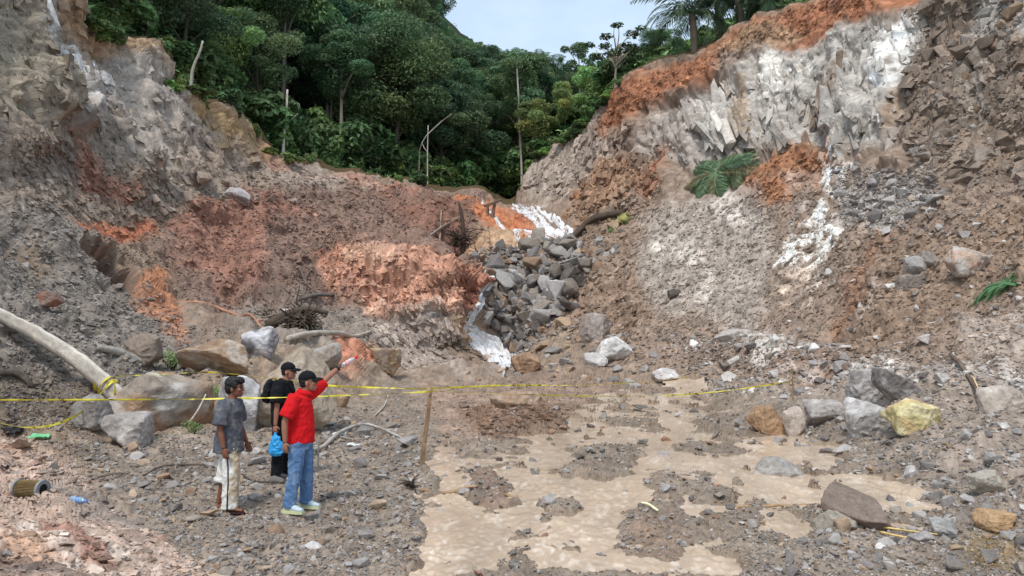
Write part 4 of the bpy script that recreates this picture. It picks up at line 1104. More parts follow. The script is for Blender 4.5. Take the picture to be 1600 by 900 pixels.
def bedded(name, specs, seed, label, cat):
    rs = np.random.default_rng(seed); mb = MB()
    for poly, n, smin, smax, elong, d, flat, own, bed in specs:
        jt = .10 if elong > 2 else .2
        p = sample_poly(poly, n, rs)
        keep = p[:, 1] > crest_y(p[:, 0]) + 5
        p = p[keep]; n = len(p)
        P, N, C = surfA_arr(p[:, 0], p[:, 1])
        s_ = smin * (1 - rs.uniform(0, 1, n) * (1 - (smin / smax) ** 1.8)) ** (-1 / 1.8)
        size = s_ * P[:, 1] / F_PX
        d0 = np.asarray(d, float)[None] + rs.normal(size=(n, 3)) * jt
        Nj = N + rs.normal(size=(n, 3)) * jt * 1.1; Nj /= np.linalg.norm(Nj, axis=1)[:, None]
        a1 = d0 - Nj * (d0 * Nj).sum(1)[:, None]; a1 /= np.linalg.norm(a1, axis=1)[:, None]
        a2 = np.cross(Nj, a1)
        el = elong * rs.uniform(.7, 1.3, n); wd = rs.uniform(.6, 1.0, n)
        A = np.stack([a1 * (size * el)[:, None], a2 * (size * wd)[:, None], Nj * (size * flat * rs.uniform(.7, 1.3, n))[:, None]], 1)
        cc = (C * own + lin((136, 128, 120)) * 1.15 * (1 - own)) * rs.uniform(.8, 1.16, (n, 1))
        which = rs.integers(len(BLOCKS), size=n)
        for t_, (V, T) in enumerate(BLOCKS):
            k = np.where(which == t_)[0]
            if not len(k): continue
            Vn = V / np.ptp(V, axis=0)
            W = np.einsum('vj,njc->nvc', Vn, A[k]) + (P[k] - Nj[k] * (size[k] * flat * bed)[:, None])[:, None, :]
            mb.add(W.reshape(-1, 3), None, (T[None] + (np.arange(len(k)) * len(V))[:, None, None]).reshape(-1, 3), np.clip(np.repeat(cc[k], len(V), 0) * rs.uniform(.78, 1.22, (len(k) * len(V), 1)), .01, .8))
    return mb.build(name, M_FACE, kind='stuff', label=label, cat=cat)
CL = [(-20, -60), (110, -10), (160, 60), (260, 80), (285, 150), (400, 225), (440, 262), (400, 295), (250, 285), (110, 215), (-20, 250)]
bedded('fractured_rock', [(CL, 260, 13, 34, 1.5, (.5, 0, -1), .6, 1.0, .44), (CL, 1500, 4, 13, 1.5, (.5, 0, -1), .6, 1.0, .36), ([(60, 60), (160, 100), (290, 180), (300, 270), (150, 220)], 220, 10, 26, 1.7, (.3, 0, -1), .6, 1.0, .42)], 61, 'fractured grey rock plates facing the left cliff', 'rock face')
CR = [(1000, 235), (1020, 180), (1120, 125), (1230, 95), (1340, 60), (1430, 20), (1425, 120), (1400, 225), (1300, 250), (1180, 245), (1080, 262)]
bedded('columnar_rock', [(CR, 110, 9, 22, 4.6, (-.42, .35, 1), .8, 1.0, .47), (CR, 520, 3.5, 9, 2.8, (-.42, .35, 1), .7, 1.0, .44), ([(1085, 150), (1200, 130), (1420, 110), (1400, 225), (1200, 240), (1080, 250)], 70, 10, 18, 6.0, (-.35, .35, 1), .9, 1.0, .45),
                         ([(825, 300), (870, 232), (950, 172), (1000, 200), (960, 260), (880, 320)], 900, 5, 16, 1.6, (-.2, .2, 1), .6, .95, .25), ([(940, 215), (966, 148), (1120, 78), (1290, 5), (1420, -20), (1380, 25), (1200, 75), (1050, 140)], 1500, 3, 9, 1.3, (0, 0, 1), .7, 1.0, .2)], 62, 'pale fractured columns of rock facing the right-hand cliff', 'rock face')
CB = [(1430, 30), (1460, -20), (1620, -60), (1620, 290), (1440, 290), (1405, 210)]
bedded('jointed_rock', [(CB, 230, 14, 40, 1.7, (-.25, .2, 1), .8, .8, .36), (CB, 2100, 5, 15, 1.4, (-.25, .2, 1), .8, .75, .2), ([(890, 345), (930, 265), (1020, 235), (1030, 290), (960, 350)], 500, 6, 18, 1.3, (0, 0, 1), .8, .9, .1), ([(1610, -110), (1880, -190), (1880, 500), (1610, 300)], 900, 8, 30, 1.5, (-.25, .2, 1), .8, .85, .25)], 63, 'jointed brown and grey rock facing the blocky cliff', 'rock face')
bedded('clods', [([(240, 330), (480, 290), (740, 310), (760, 400), (735, 470), (560, 500), (400, 520), (260, 430)], 2600, 3, 12, 1.4, (.6, -.5, -1), .6, 1.0, .25), ([(490, 425), (720, 440), (738, 470), (716, 505), (600, 492), (520, 465)], 700, 3.5, 10, 2.4, (0, .1, 1), .5, 1.0, .34), ([(0, 200), (240, 270), (300, 330), (140, 390), (0, 330)], 1500, 5, 20, 1.3, (.5, 0, -1), .6, .9, .1),
                 ([(880, 380), (1000, 330), (1300, 300), (1610, 290), (1610, 590), (1000, 580), (860, 540)], 3600, 5, 15, 1.3, (0, -.7, -1), .6, .92, .15), ([(580, 500), (700, 500), (795, 575), (640, 582), (560, 545)], 900, 4, 14, 1.8, (.8, -.4, -.6), .5, .95, .2), ([(0, 330), (140, 390), (320, 550), (200, 690), (0, 690)], 1800, 5, 13, 1.3, (.6, -.4, -1), .6, .8, .1),
                 ([(-10, 705), (100, 740), (330, 905), (300, 980), (-10, 980)], 650, 8, 34, 1.8, (.8, -.4, .1), .3, 1.0, .42), ([(720, 640), (890, 640), (880, 675), (760, 690)], 500, 4, 12, 1.2, (1, 0, 0), .8, 1.0, 0), ([(1160, 275), (1318, 242), (1325, 255), (1285, 310), (1180, 325)], 500, 4, 13, 1.3, (0, -.5, -1), .6, 1.0, .1)], 64, 'clods and rock fragments bedded in the slopes', 'clods')

# ---- water
def mat_water(name, rough, bump, scale, dist):
    m, n, l, b = new_mat(name)
    at = n.new('ShaderNodeAttribute'); at.attribute_name = 'Col'
    geo = n.new('ShaderNodeNewGeometry')
    mp = n.new('ShaderNodeMapping'); mp.inputs['Scale'].default_value = (1.0, 0.55, 1.0)
    l.new(geo.outputs['Position'], mp.inputs['Vector'])
    nz = n.new('ShaderNodeTexNoise'); nz.inputs['Scale'].default_value = scale; nz.inputs['Detail'].default_value = 4; nz.inputs['Distortion'].default_value = 0.8
    l.new(mp.outputs['Vector'], nz.inputs['Vector'])
    bp = n.new('ShaderNodeBump'); bp.inputs['Strength'].default_value = bump; bp.inputs['Distance'].default_value = dist
    l.new(nz.outputs['Fac'], bp.inputs['Height']); l.new(bp.outputs['Normal'], b.inputs['Normal'])
    l.new(at.outputs['Color'], b.inputs['Base Color'])
    b.inputs['Roughness'].default_value = rough; b.inputs['Specular IOR Level'].default_value = 0.5; b.inputs['IOR'].default_value = 1.33
    return m
M_WATER = mat_water('muddy_water', 0.09, 0.6, 7.0, 0.02)
M_FOAM = mat_water('white_water', 0.45, 1.0, 14.0, 0.05)

TRICKLE = [(262, 812), (300, 800), (325, 850), (345, 880), (420, 885), (430, 900), (320, 905), (285, 870)]
for nm, poly, lvl, kindc in [('stream', STREAM, -0.003, 0), ('trickle', TRICKLE, 0.008, 1)]:
    sd = np.full(len(pf), -1e3)
    pa = np.asarray(poly, float); lo, hi = pa.min(0) - 20, pa.max(0) + 20
    k = np.where((qx > lo[0]) & (qx < hi[0]) & (qy > lo[1]) & (qy < hi[1] + 260))[0]
    yy = np.minimum(qy[k], 903)
    sd[k] = poly_sd(np.stack([Qm[k, 0], np.minimum(Qm[k, 1], 903)], 1), pa)
    keep = (sd > -16).reshape(shape)
    fk = (keep[:-1, :-1] & keep[1:, :-1] & keep[:-1, 1:] & keep[1:, 1:]).ravel()
    qd = quads[fk]; ids, inv = np.unique(qd, return_inverse=True)
    W = pf[ids]
    an = np.array([1.0, 0.5, 1.0], np.float32)
    Ww = W + (0.12 * np.stack([noise3(W * 2.2, 311), noise3(W * 2.2, 312), 0 * W[:, 0]], 1)).astype(np.float32)
    lively = 0.35 + 0.9 * sstep(-.3, .5, noise3(W * .7, 313))
    W0, W = W, Ww
    rip = 0.010 * noise3(W * an * 4.2, 301) + 0.014 * (1 - 2 * np.abs(noise3(W * an * 9, 302))) + 0.007 * noise3(W * an * 22, 303)
    W = W0; V = W + N0.reshape(-1, 3)[ids] * (lvl + rip * lively)[:, None]
    foam = sstep(0.25, 0.75, noise3(W * an * 3.0, 304) * .5 + noise3(W * an * 13, 305) * .6 + .15)
    base = lin((186, 164, 142)) * 1.08; fo = lin((230, 216, 200)) * 1.08
    cw = base + (fo - base) * (0.55 * foam)[:, None]
    cw *= (1 + .20 * noise3(W * np.array([1.6, .5, 1], np.float32), 306) + .12 * noise3(W * an * 7, 307))[:, None]
    mk(nm, V, inv.reshape(-1, 4), M_WATER, col=np.clip(cw, 0, .85), smooth=True, kind='structure')

def cascade(path, widths, seed, lift=.1):
    path = np.asarray(path, float)
    n = 70; m = 13
    t = np.linspace(0, len(path) - 1, n); i = np.minimum(t.astype(int), len(path) - 2); u = (t - i)[:, None]
    c = path[i] * (1 - u) + path[i + 1] * u
    w = np.interp(t, np.arange(len(path)), widths)
    d = np.gradient(c, axis=0); d /= np.linalg.norm(d, axis=1)[:, None]; nn = np.stack([-d[:, 1], d[:, 0]], 1)
    s = np.linspace(-.5, .5, m)
    rs = np.random.default_rng(seed)
    jag = noise3(np.stack([t * 3.1, np.full(n, seed), np.zeros(n)], 1), seed) * .35
    XY = c[:, None] + nn[:, None] * (s[None, :, None] * (w * (1 + jag))[:, None, None])
    P, N, _ = surfA_arr(XY[..., 0].ravel(), XY[..., 1].ravel())
    P = P.reshape(n, m, 3); N = N.reshape(n, m, 3)
    # water bridges the small hollows
    for _ in range(2): P[1:-1] = (P[:-2] + 2 * P[1:-1] + P[2:]) / 4
    edge = 1 - (2 * np.abs(s)) ** 2.5
    f = noise3((P.reshape(-1, 3) * 3.0).astype(np.float32), seed).reshape(n, m); f2 = noise3((P.reshape(-1, 3) * 9.0).astype(np.float32), seed + 1).reshape(n, m)
    P = P + N * ((lift + .10 * f + .06 * f2) * 1)[..., None] + N * (-(1 - edge) * (lift + .12))[None, :, None]
    k = (np.arange(n - 1)[:, None] * m + np.arange(m - 1)[None]); Qd = np.stack([k, k + 1, k + m + 1, k + m], -1).reshape(-1, 4)
    c0 = lin((236, 236, 238)); c1 = lin((190, 182, 176))
    mixv = np.clip(.35 + .9 * f2 + .5 * f, 0, 1).reshape(-1, 1)
    return P.reshape(-1, 3), Qd, c1 + (c0 - c1) * (1 - .6 * (1 - mixv))
mb = MB()
rsw = np.random.default_rng(9)
for j, (pa, wd, ns) in enumerate([([(801, 320), (830, 338), (858, 362), (892, 379)], [12, 20, 28, 26], 9), ([(768, 352), (800, 368), (835, 381), (858, 391)], [6, 10, 14, 16], 5), ([(805, 380), (811, 396), (817, 410)], [9, 9, 8], 4), ([(752, 318), (758, 334), (764, 350)], [6, 6, 5], 3),
                    ([(733, 446), (738, 462), (736, 482), (728, 500), (720, 514), (742, 532), (768, 550), (800, 578)], [4, 8, 12, 16, 20, 24, 30, 34], 12)]):
    pa = np.asarray(pa, float); wd = np.asarray(wd, float)
    dn = np.gradient(pa, axis=0); dn /= np.linalg.norm(dn, axis=1)[:, None]; dn = np.stack([-dn[:, 1], dn[:, 0]], 1)
    for q in range(ns):                    # separate threads of water, crossing and parting
        o_ = (q + .5) / ns - .5 + rsw.normal(size=len(pa)) * .10
        i0 = 0 if q % 3 else int(rsw.integers(0, max(1, len(pa) - 2)))
        V, Qd, C = cascade((pa + dn * (o_ * wd)[:, None])[i0:], (wd * rsw.uniform(.16, .36))[i0:], 60 + j * 20 + q, .12 if j == 4 else .05)
        mb.add(V, Qd, None, np.clip(C * rsw.uniform(1.0, 1.3), 0, .9))
mb.build('cascade', M_FOAM, kind='structure', smooth=True)

# ---------------------------------------------------------------- vegetation
def leaf_quads(P, Nn, size, rs, aspect=2.0, droop=0.25):
    """kite-shaped leaves at points P with facing Nn"""
    n = len(P)
    t = rs.normal(size=(n, 3)); t -= Nn * (t * Nn).sum(1)[:, None]; t /= np.linalg.norm(t, axis=1)[:, None] + 1e-9
    b = np.cross(Nn, t)
    s = np.broadcast_to(np.asarray(size, float), (n,))[:, None]
    tip = P + t * s * .5 - Nn * s * droop * .4
    base = P - t * s * .5
    V = np.stack([base, P + b * s * .5 / aspect + Nn * s * .05, tip, P - b * s * .5 / aspect + Nn * s * .05], 1).reshape(-1, 3)
    Q = np.arange(n * 4).reshape(-1, 4)
    return V, Q

def crown_geo(rs, blobs, n, size, green, var=.3, upbias=.45, fill=.45):
    """leaf clumps: blobs is a list of (centre, radii)"""
    vol = np.array([np.prod(b[1]) ** (2 / 3) for b in blobs]); cnt = np.maximum((n * vol / vol.sum()).astype(int), 12)
    PV, PN, PC = [], [], []
    g0 = lin(green)
    for (c, r), k in zip(blobs, cnt):
        d = rs.normal(size=(k, 3)); d[:, 2] = np.where(rs.uniform(size=k) < upbias, np.abs(d[:, 2]), d[:, 2]); d /= np.linalg.norm(d, axis=1)[:, None]
        rad = rs.uniform(fill, 1.06, (k, 1)) ** .7
        PV.append(np.asarray(c) + d * np.asarray(r) * rad)
        nn = d * .7 + np.array([0, 0, .55]) + rs.normal(size=(k, 3)) * .45
        PN.append(nn / np.linalg.norm(nn, axis=1)[:, None])
        tone = np.exp(rs.normal() * var * .5)
        hue = rs.normal() * .08
        cc = g0 * tone * np.array([1 + hue * 1.6, 1, 1 - hue])
        PC.append(cc * np.exp(rs.normal(size=(k, 1)) * .22))
    P = np.concatenate(PV); N_ = np.concatenate(PN); C = np.concatenate(PC)
    V, Q = leaf_quads(P, N_, size * np.exp(rs.normal(size=len(P)) * .25), rs)
    return V, Q, np.repeat(np.clip(C, .004, .5), 4, 0)

def make_tree(name, seed, H, R, trunk_h, r0, green, nleaf, leaf, bark, label, cat='tree', group=None, nb=16, open_=.0, lean=0.0, limbs=7, topfill=1.0):
    """trunk with limbs plus a crown of leaf clumps; base at the origin"""
    rs = np.random.default_rng(seed)
    root = thing(name, (0, 0, 0), label=label, cat=cat, group=group)
    tb = MB(); bk = lin(bark)
    ch = H - trunk_h
    top = np.array([lean * H, 0, H * .86])
    path = smooth_path([(0, 0, -.8), (lean * H * .1 + rs.normal() * .1, rs.normal() * .1, H * .25), (lean * H * .45 + rs.normal() * .2, rs.normal() * .2, H * .55), top], 10)
    tb.tube(path, list(np.linspace(r0, r0 * .25, 10)), 7, bk)
    blobs = []
    for i in range(nb):
        a = rs.uniform(0, 6.28); z = trunk_h + ch * rs.uniform(.12, .93)
        zz = (z - trunk_h) / ch
        rr = R * math.sqrt(max(.05, 1 - (2 * zz - 1) ** 2 * .85)) * rs.uniform(.4, 1.08)
        br = R * rs.uniform(.17, .46) * (1 - open_ * .45)
        axis = lean * z
        blobs.append((np.array([axis + math.cos(a) * rr, math.sin(a) * rr, z]), np.array([br, br, br * rs.uniform(.55, .8)])))
    if topfill: blobs.append((np.array([lean * H, 0, H - R * .3]), np.array([R * .45, R * .45, R * .36])))
    if open_ < .3: blobs.append((np.array([lean * H * .7, 0, trunk_h + ch * .5]), np.array([R * .6, R * .6, ch * .38])))
    for i in range(limbs):
        c, r = blobs[i % len(blobs)]
        z0 = max(trunk_h * .75, c[2] - R * .8) ; st = np.array([np.interp(z0, path[:, 2], path[:, 0]), np.interp(z0, path[:, 2], path[:, 1]), z0])
        mid = (st + c) / 2 + rs.normal(size=3) * .15 + np.array([0, 0, .15 * R])
        tb.tube(smooth_path([st, mid, c], 6), list(np.linspace(r0 * .42, r0 * .1, 6)), 5, bk)
    tb.build('trunk', M_BARK, root, smooth=True)
    V, Q, C = crown_geo(rs, blobs, nleaf, leaf, green)
    mk('crown', V, Q, M_LEAF, root, col=C)
    return root

SKY_X = [640, 664, 690, 720, 760, 800, 830, 862, 885, 905, 925, 950, 980, 1005, 1030, 1045, 1300]
SKY_Y = [-400, 5, 34, 48, 62, 76, 72, 98, 92, 74, 84, 100, 92, 74, 56, 60, 40]
def cap_height(loc, h, rs_):
    """largest height a tree may have here without breaking the skyline"""
    px = 800 + loc[0] / loc[1] * F_PX
    sy = float(np.interp(px, SKY_X, SKY_Y)) + rs_.uniform(-8, 22)
    z = CAM_H + loc[1] * (540 - sy) / F_PX
    return min(1.0, max(0.12, (z - loc[2]) / h))

def place(proto, loc, sc, rz, label=None, group=None, used=set()):
    o = proto if proto.name not in used else copy_tree(proto)
    if proto.name not in used: used.add(proto.name)
    o.location = loc; o.scale = (sc[0], sc[0], sc[1]); o.rotation_euler = (0, 0, rz)
    if label: o['label'] = label
    if group: o['group'] = group
    return o

DK = (68, 92, 52)
G = 'trees of the rainforest on the hill'
KINDS = {
    'round': [make_tree('broadleaf_tree', 811 + i, 11, 3.9, 3.6, .22, [(74, 98, 60), (84, 108, 60), (62, 86, 56)][i], 17000, .245, (92, 84, 72), 'full round-crowned broadleaf tree in the rainforest on the hill', group=G + ', round-crowned', nb=26) for i in range(3)],
    'tall': [make_tree('tall_tree', 821 + i, 15, 3.2, 7.5, .24, [(66, 92, 56), (74, 102, 62)][i], 13000, .245, (128, 120, 108), 'tall slender tree with a narrow crown in the rainforest on the hill', group=G + ', slender', nb=15) for i in range(2)],
    'bright': [make_tree('young_tree', 831 + i, 7, 2.4, 1.6, .11, [(104, 128, 66), (92, 118, 62)][i], 9000, .21, (110, 100, 84), 'small light green young tree at the forest edge above the cut slope', group=G + ', young', nb=14) for i in range(2)],
    'airy': [make_tree('airy_tree', 841 + i, 13, 3.3, 6.0, .2, [(62, 84, 52), (84, 108, 66)][i], 6000, .30, (140, 130, 116), 'thin-crowned tree with open gaps in the rainforest on the hill', group=G + ', thin-crowned', nb=15, open_=.6, limbs=12) for i in range(2)],
}
HT = {'round': 11.5, 'tall': 15.5, 'bright': 7.3, 'airy': 13.5}
spots = []
def try_spots(n, region, kinds, mind, scl, seed, ground=surfB):
    rs = np.random.default_rng(seed)
    cand = sample_poly(region, n * 12, rs)
    got = 0
    for x, y in cand:
        if got >= n: break
        if y > crest_y(x) + 2: continue
        p = surfB(x, max(y, top_y(x) + 1))
        if any((p.x - a) ** 2 + (p.y - b) ** 2 < (mind * .5 * (s + 1)) ** 2 for a, b, s in spots): continue
        k = kinds[int(rs.integers(len(kinds)))]
        pr = KINDS[k][int(rs.integers(len(KINDS[k])))]
        s = rs.uniform(*scl)
        s *= cap_height(p, HT[k] * s * 1.05, rs)
        if s < .25: continue
        if crest_y(x) - y < 9 and k != 'bright': continue
        spots.append((p.x, p.y, s)); got += 1
        place(pr, p, (s * rs.uniform(.9, 1.15), s * rs.uniform(.85, 1.15)), rs.uniform(0, 6.28))
    return got

# single trees that stand out
def at_B(x, y): return surfB(x, y)
def hero(proto, px, pyb, sx, sz, rz, label=None, group=None):
    p = surfB(px, pyb); spots.append((p.x, p.y, 1.0))
    return place(proto, p, (sx, sz), rz, label, group)

big = make_tree('giant_tree', 861, 24, 6.4, 11, .75, (58, 78, 50), 26000, .31, (104, 98, 92), 'huge dark tree with a thick grey trunk, tallest on the hill', nb=26)
hero(big, 592, 75, 1.0, 1.0, .6)
thin = make_tree('forked_tree', 862, 13.5, 3.9, 7.2, .2, (64, 84, 52), 1500, .42, (176, 164, 146), 'tall open-crowned tree with a pale forked trunk on the cut edge', nb=22, open_=1.0, limbs=22, topfill=0)
p_ = surfA(966, 141)[0] + Vector((.3, 1.2, -.4)); spots.append((p_.x, p_.y, 1.0)); place(thin, p_, (.62, .40), 1.0)
KR = KINDS['round']; KT = KINDS['tall']; KA = KINDS['airy']; KY = KINDS['bright']
hero(copy_tree(KR[1]), 445, 165, 1.25, 1.5, 2.0, 'large bright-topped round tree left of the pale dead stub', G)
hero(copy_tree(KR[2]), 600, 215, 1.35, 1.15, 3.0, 'broad dense round tree below the huge dark tree', G)
hero(copy_tree(KT[0]), 812, 312, 1.0, .98, 0, 'tall tree with a pale bare trunk at the mouth of the gully', G)
hero(copy_tree(KA[1]), 905, 188, .7, .62, 1, 'thin-crowned tree left of the open-crowned forked tree', G)
hero(copy_tree(KR[0]), 1010, 110, .42, .20, 1, 'bushy dark tree between the forked tree and the palms', G)
hero(copy_tree(KR[1]), 1030, 100, .42, .2, 2.2, 'rounded green tree just left of the tall palms', G)
try_spots(80, [(130, -60), (640, -140), (650, 20), (420, 230), (300, 140)], ['round', 'tall', 'round', 'round', 'bright'], 3.5, (.6, 1.15), 21)
try_spots(110, [(420, -20), (680, -60), (720, 60), (800, 110), (870, 190), (840, 260), (760, 310), (620, 295), (430, 250)], ['round', 'tall', 'round', 'round', 'airy'], 3.4, (.6, 1.1), 22)
try_spots(26, [(830, 130), (880, 160), (960, 130), (960, 165), (860, 235), (820, 300), (790, 310)], ['round', 'tall', 'airy', 'bright'], 3.2, (.6, .95), 23)
try_spots(16, [(250, 60), (420, 220), (520, 262), (680, 298), (660, 270), (450, 220), (300, 90)], ['bright', 'bright', 'round'], 3.0, (.6, 1.0), 24)
try_spots(40, [(640, -40), (700, 30), (800, 105), (800, 125), (700, 120), (640, 60)], ['airy', 'tall', 'round'], 4.0, (.4, .62), 25)
try_spots(10, [(960, 145), (1040, 88), (1130, 50), (1130, 68), (1040, 104)], ['bright', 'round'], 2.2, (.28, .42), 26)

# shrubs along the torn edge and through the understorey
def make_shrub(seed, R, green, n, leaf, name='shrub'):
    rs = np.random.default_rng(seed)
    root = thing(name, (0, 0, 0), label='leafy green shrub in the undergrowth along the forest edge', cat='shrub', group='shrubs along the forest edge')
    blobs = []
    tb = MB()
    for i in range(9):
        a = rs.uniform(0, 6.28); rr = R * rs.uniform(0, .75); h = R * rs.uniform(.35, 1.0)
        c = np.array([math.cos(a) * rr, math.sin(a) * rr, h]); b = R * rs.uniform(.28, .42)
        blobs.append((c, np.array([b, b, b * .8])))
        tb.tube(smooth_path([(0, 0, -.2), c * np.array([.4, .4, .5]), c], 5), list(np.linspace(.03, .01, 5)), 4, lin((96, 84, 66)))
    tb.build('stem', M_BARK, root)
    V, Q, C = crown_geo(rs, blobs, n, leaf, green, upbias=.5)
    mk('foliage', V, Q, M_LEAFN, root, col=C)
    return root
SH = [make_shrub(871, 1.3, (84, 114, 58), 1500, .26), make_shrub(872, 1.0, (104, 132, 62), 1200, .22), make_shrub(873, 1.5, (66, 92, 52), 1700, .28)]
rs_s = np.random.default_rng(31)
def shrub_line(n, xs, dy, scl, seed):
    rs = np.random.default_rng(seed)
    for i in range(n):
        x = rs.uniform(*xs); y = crest_y(x) - rs.uniform(*dy)
        p = surfB(x, max(y, top_y(x) + .5))
        place(SH[int(rs.integers(3))], p - Vector((0, 0, .1)), (rs.uniform(*scl), rs.uniform(*scl) * .95), rs.uniform(0, 6.28))
shrub_line(50, (125, 420), (0, 22), (.8, 1.7), 1)
shrub_line(66, (400, 740), (0, 34), (1.0, 2.2), 2)
shrub_line(45, (720, 830), (0, 40), (1.2, 2.4), 3)
shrub_line(50, (830, 985), (0, 18), (.8, 1.6), 4)
shrub_line(40, (985, 1290), (0, 9), (.45, .95), 5)

rs_e = np.random.default_rng(77)
for i in range(46):                      # scrub hanging over the torn edge
    x = float(rs_e.choice([rs_e.uniform(150, 200), rs_e.uniform(255, 430), rs_e.uniform(410, 660), rs_e.uniform(840, 980)])); p = surfA(x, crest_y(x) + rs_e.uniform(0, 9))[0]
    place(SH[int(rs_e.integers(3))], p - Vector((0, 0, .15)), (rs_e.uniform(.35, .8), rs_e.uniform(.3, .7)), rs_e.uniform(0, 6.28))

# rough ground cover under the trees
def ground_cover(seed, n):
    rs = np.random.default_rng(seed); mb = MB()
    x = rs.uniform(60, 1320, n); lo = crest_y(x) + 4
    u = rs.uniform(0, 1, n) ** 2.2
    y = lo + (np.maximum(top_y(x), -60) - lo) * u
    P = np.array([surfB(a, max(b, top_y(a) + .5)) for a, b in zip(x, y)])
    up = np.array([0, -.35, .9]) + rs.normal(size=(n, 3)) * .5; up /= np.linalg.norm(up, axis=1)[:, None]
    off = rs.normal(size=(n, 3)) * .25; off[:, 2] = np.abs(off[:, 2]) * 1.6
    V, Q = leaf_quads(P + off, up, rs.uniform(.3, .75, n), rs, 2.6, .4)
    C = lin((84, 108, 58)) * np.exp(rs.normal(size=(n, 1)) * .4) * np.array([1.05, 1, .9])
    return mk('undergrowth', V, Q, M_LEAFN, col=np.repeat(np.clip(C, .005, .4), 4, 0), kind='stuff', label='low leafy undergrowth covering the forest floor on the hill', cat='undergrowth')
ground_cover(33, 26000)

# bare and dead trunks standing out pale against the forest
BVHB = bvh_of(PBx)
def dead_trunk(pts_px, Zoff, r0, r1, label, color=(188, 180, 166), forks=(), name='dead_tree'):
    """pts_px: photo pixels from the base upwards; stands at the hill's distance at its base"""
    b = surfB(*pts_px[0]) if pts_px[0][1] < crest_y(pts_px[0][0]) + 4 else surfA(*pts_px[0])[0]
    Z = b.y + Zoff
    def W(q): return np.array(unproject(q[0], q[1], Z)) - np.array([b.x, b.y, b.z])
    root = thing(name, b, label=label, cat='dead tree')
    t = MB(); P = [W(q) for q in pts_px]
    w0 = P[0] + np.array(b); hit = BVHB.ray_cast(Vector(w0) + Vector((0, 0, 30)), Vector((0, 0, -1)))[0]
    gz = hit.z if hit is not None else ground_z(w0[0], w0[1], w0[2] - 2)
    if gz < w0[2] - .3: P.insert(0, np.array([P[0][0], P[0][1], gz - b.z - .5]))
    else: P[0] = P[0] - np.array([0, 0, .5])
    t.tube(smooth_path(P, 14), list(np.linspace(r0, r1, 14)), 7, lin(color))
    t.build('trunk', M_BARK, root, smooth=True)
    for fk in forks:
        t = MB(); t.tube(smooth_path([W(q) for q in fk], 8), list(np.linspace(r1 * 1.2, r1 * .4, 8)), 5, lin(color)); t.build('branch', M_BARK, root, smooth=True)
dead_trunk([(299, 124), (304, 100), (312, 82), (317, 64)], -5, .10, .06, 'pale leaning bare trunk above the left cut edge')
dead_trunk([(512, 168), (513, 150), (514, 135)], -9, .18, .14, 'short white dead stub among dark foliage')
dead_trunk([(521, 66), (521, 30), (520, -30)], -10, .17, .14, 'tall straight pale trunk left of the huge dark tree')
dead_trunk([(443, 222), (446, 195), (448, 165), (449, 140)], -4, .13, .07, 'slim pale tree forking low at the edge of the red slope', forks=[[(446, 195), (457, 185), (466, 177)], [(447, 178), (441, 165), (432, 152)]])
dead_trunk([(668, 272), (668, 235), (669, 196)], -6, .07, .035, 'thin bare pole tree above the waterfall bank', forks=[[(668, 238), (660, 220), (690, 190), (706, 178)]])
dead_trunk([(655, 256), (657, 230), (668, 210), (690, 188)], -6, .06, .03, 'thin curved bare tree beside the pole tree', (150, 140, 124))
dead_trunk([(815, 262), (812, 200), (810, 150), (807, 98)], -4, .13, .08, 'tall straight bare trunk standing in the gully')
dead_trunk([(888, 178), (888, 150), (887, 122)], -3, .10, .07, 'slender pale trunk on the crest left of the forked tree')
dead_trunk([(938, 155), (937, 130), (932, 78)], -2, .08, .05, 'slender straight trunk beside the forked tree')
dead_trunk([(1094, 84), (1102, 60), (1108, 30)], -.5, .07, .05, 'thin bare stem on the red-earth edge under the palms')

# palms
def frond_geo(rs, L, drop, nl=26, leaflet=.75, up=.55, width=.07, green=(70, 96, 58)):
    """one feather-shaped frond along +X, drooping"""
    t = np.linspace(0, 1, 12)
    a0 = up; pts = [np.zeros(3)]
    for i in range(11):
        ang = a0 - drop * t[i + 1] ** 1.3
        pts.append(pts[-1] + np.array([math.cos(ang), 0, math.sin(ang)]) * L / 11)
    pts = np.array(pts)
    V, Q, T = tube_geo(pts, list(np.linspace(.045, .008, 12)), 4, False)
    VV = [V]; QQ = [Q]; CC = [np.tile(lin(green) * 1.3, (len(V), 1))]; n0 = len(V)
    for s in (-1, 1):
        u = np.linspace(.12, 1, nl); i = np.minimum((u * 11).astype(int), 10); f = (u * 11 - i)[:, None]
        p = pts[i] * (1 - f) + pts[i + 1] * f; d = pts[i + 1] - pts[i]; d /= np.linalg.norm(d, axis=1)[:, None]
        ll = leaflet * (np.sin(np.pi * (u * .85 + .12)) ** .6) * rs.uniform(.8, 1.1, nl)
        side = np.array([0, s, 0])
        tipv = d * .55 + side * .75 + np.array([0, 0, -.45]) * rs.uniform(.4, 1.4, (nl, 1)); tipv /= np.linalg.norm(tipv, axis=1)[:, None]
        tip = p + tipv * ll[:, None]; mid = p + tipv * ll[:, None] * .5 + np.array([0, 0, .06])
        wv = d * width * .5
        W = np.stack([p, mid - wv, tip, mid + wv], 1).reshape(-1, 3)
        VV.append(W); QQ.append(np.arange(nl * 4).reshape(-1, 4) + n0); n0 += nl * 4
        CC.append(np.repeat(lin(green) * np.exp(rs.normal(size=(nl, 1)) * .2), 4, 0))
    return np.concatenate(VV), np.concatenate(QQ), np.concatenate(CC)

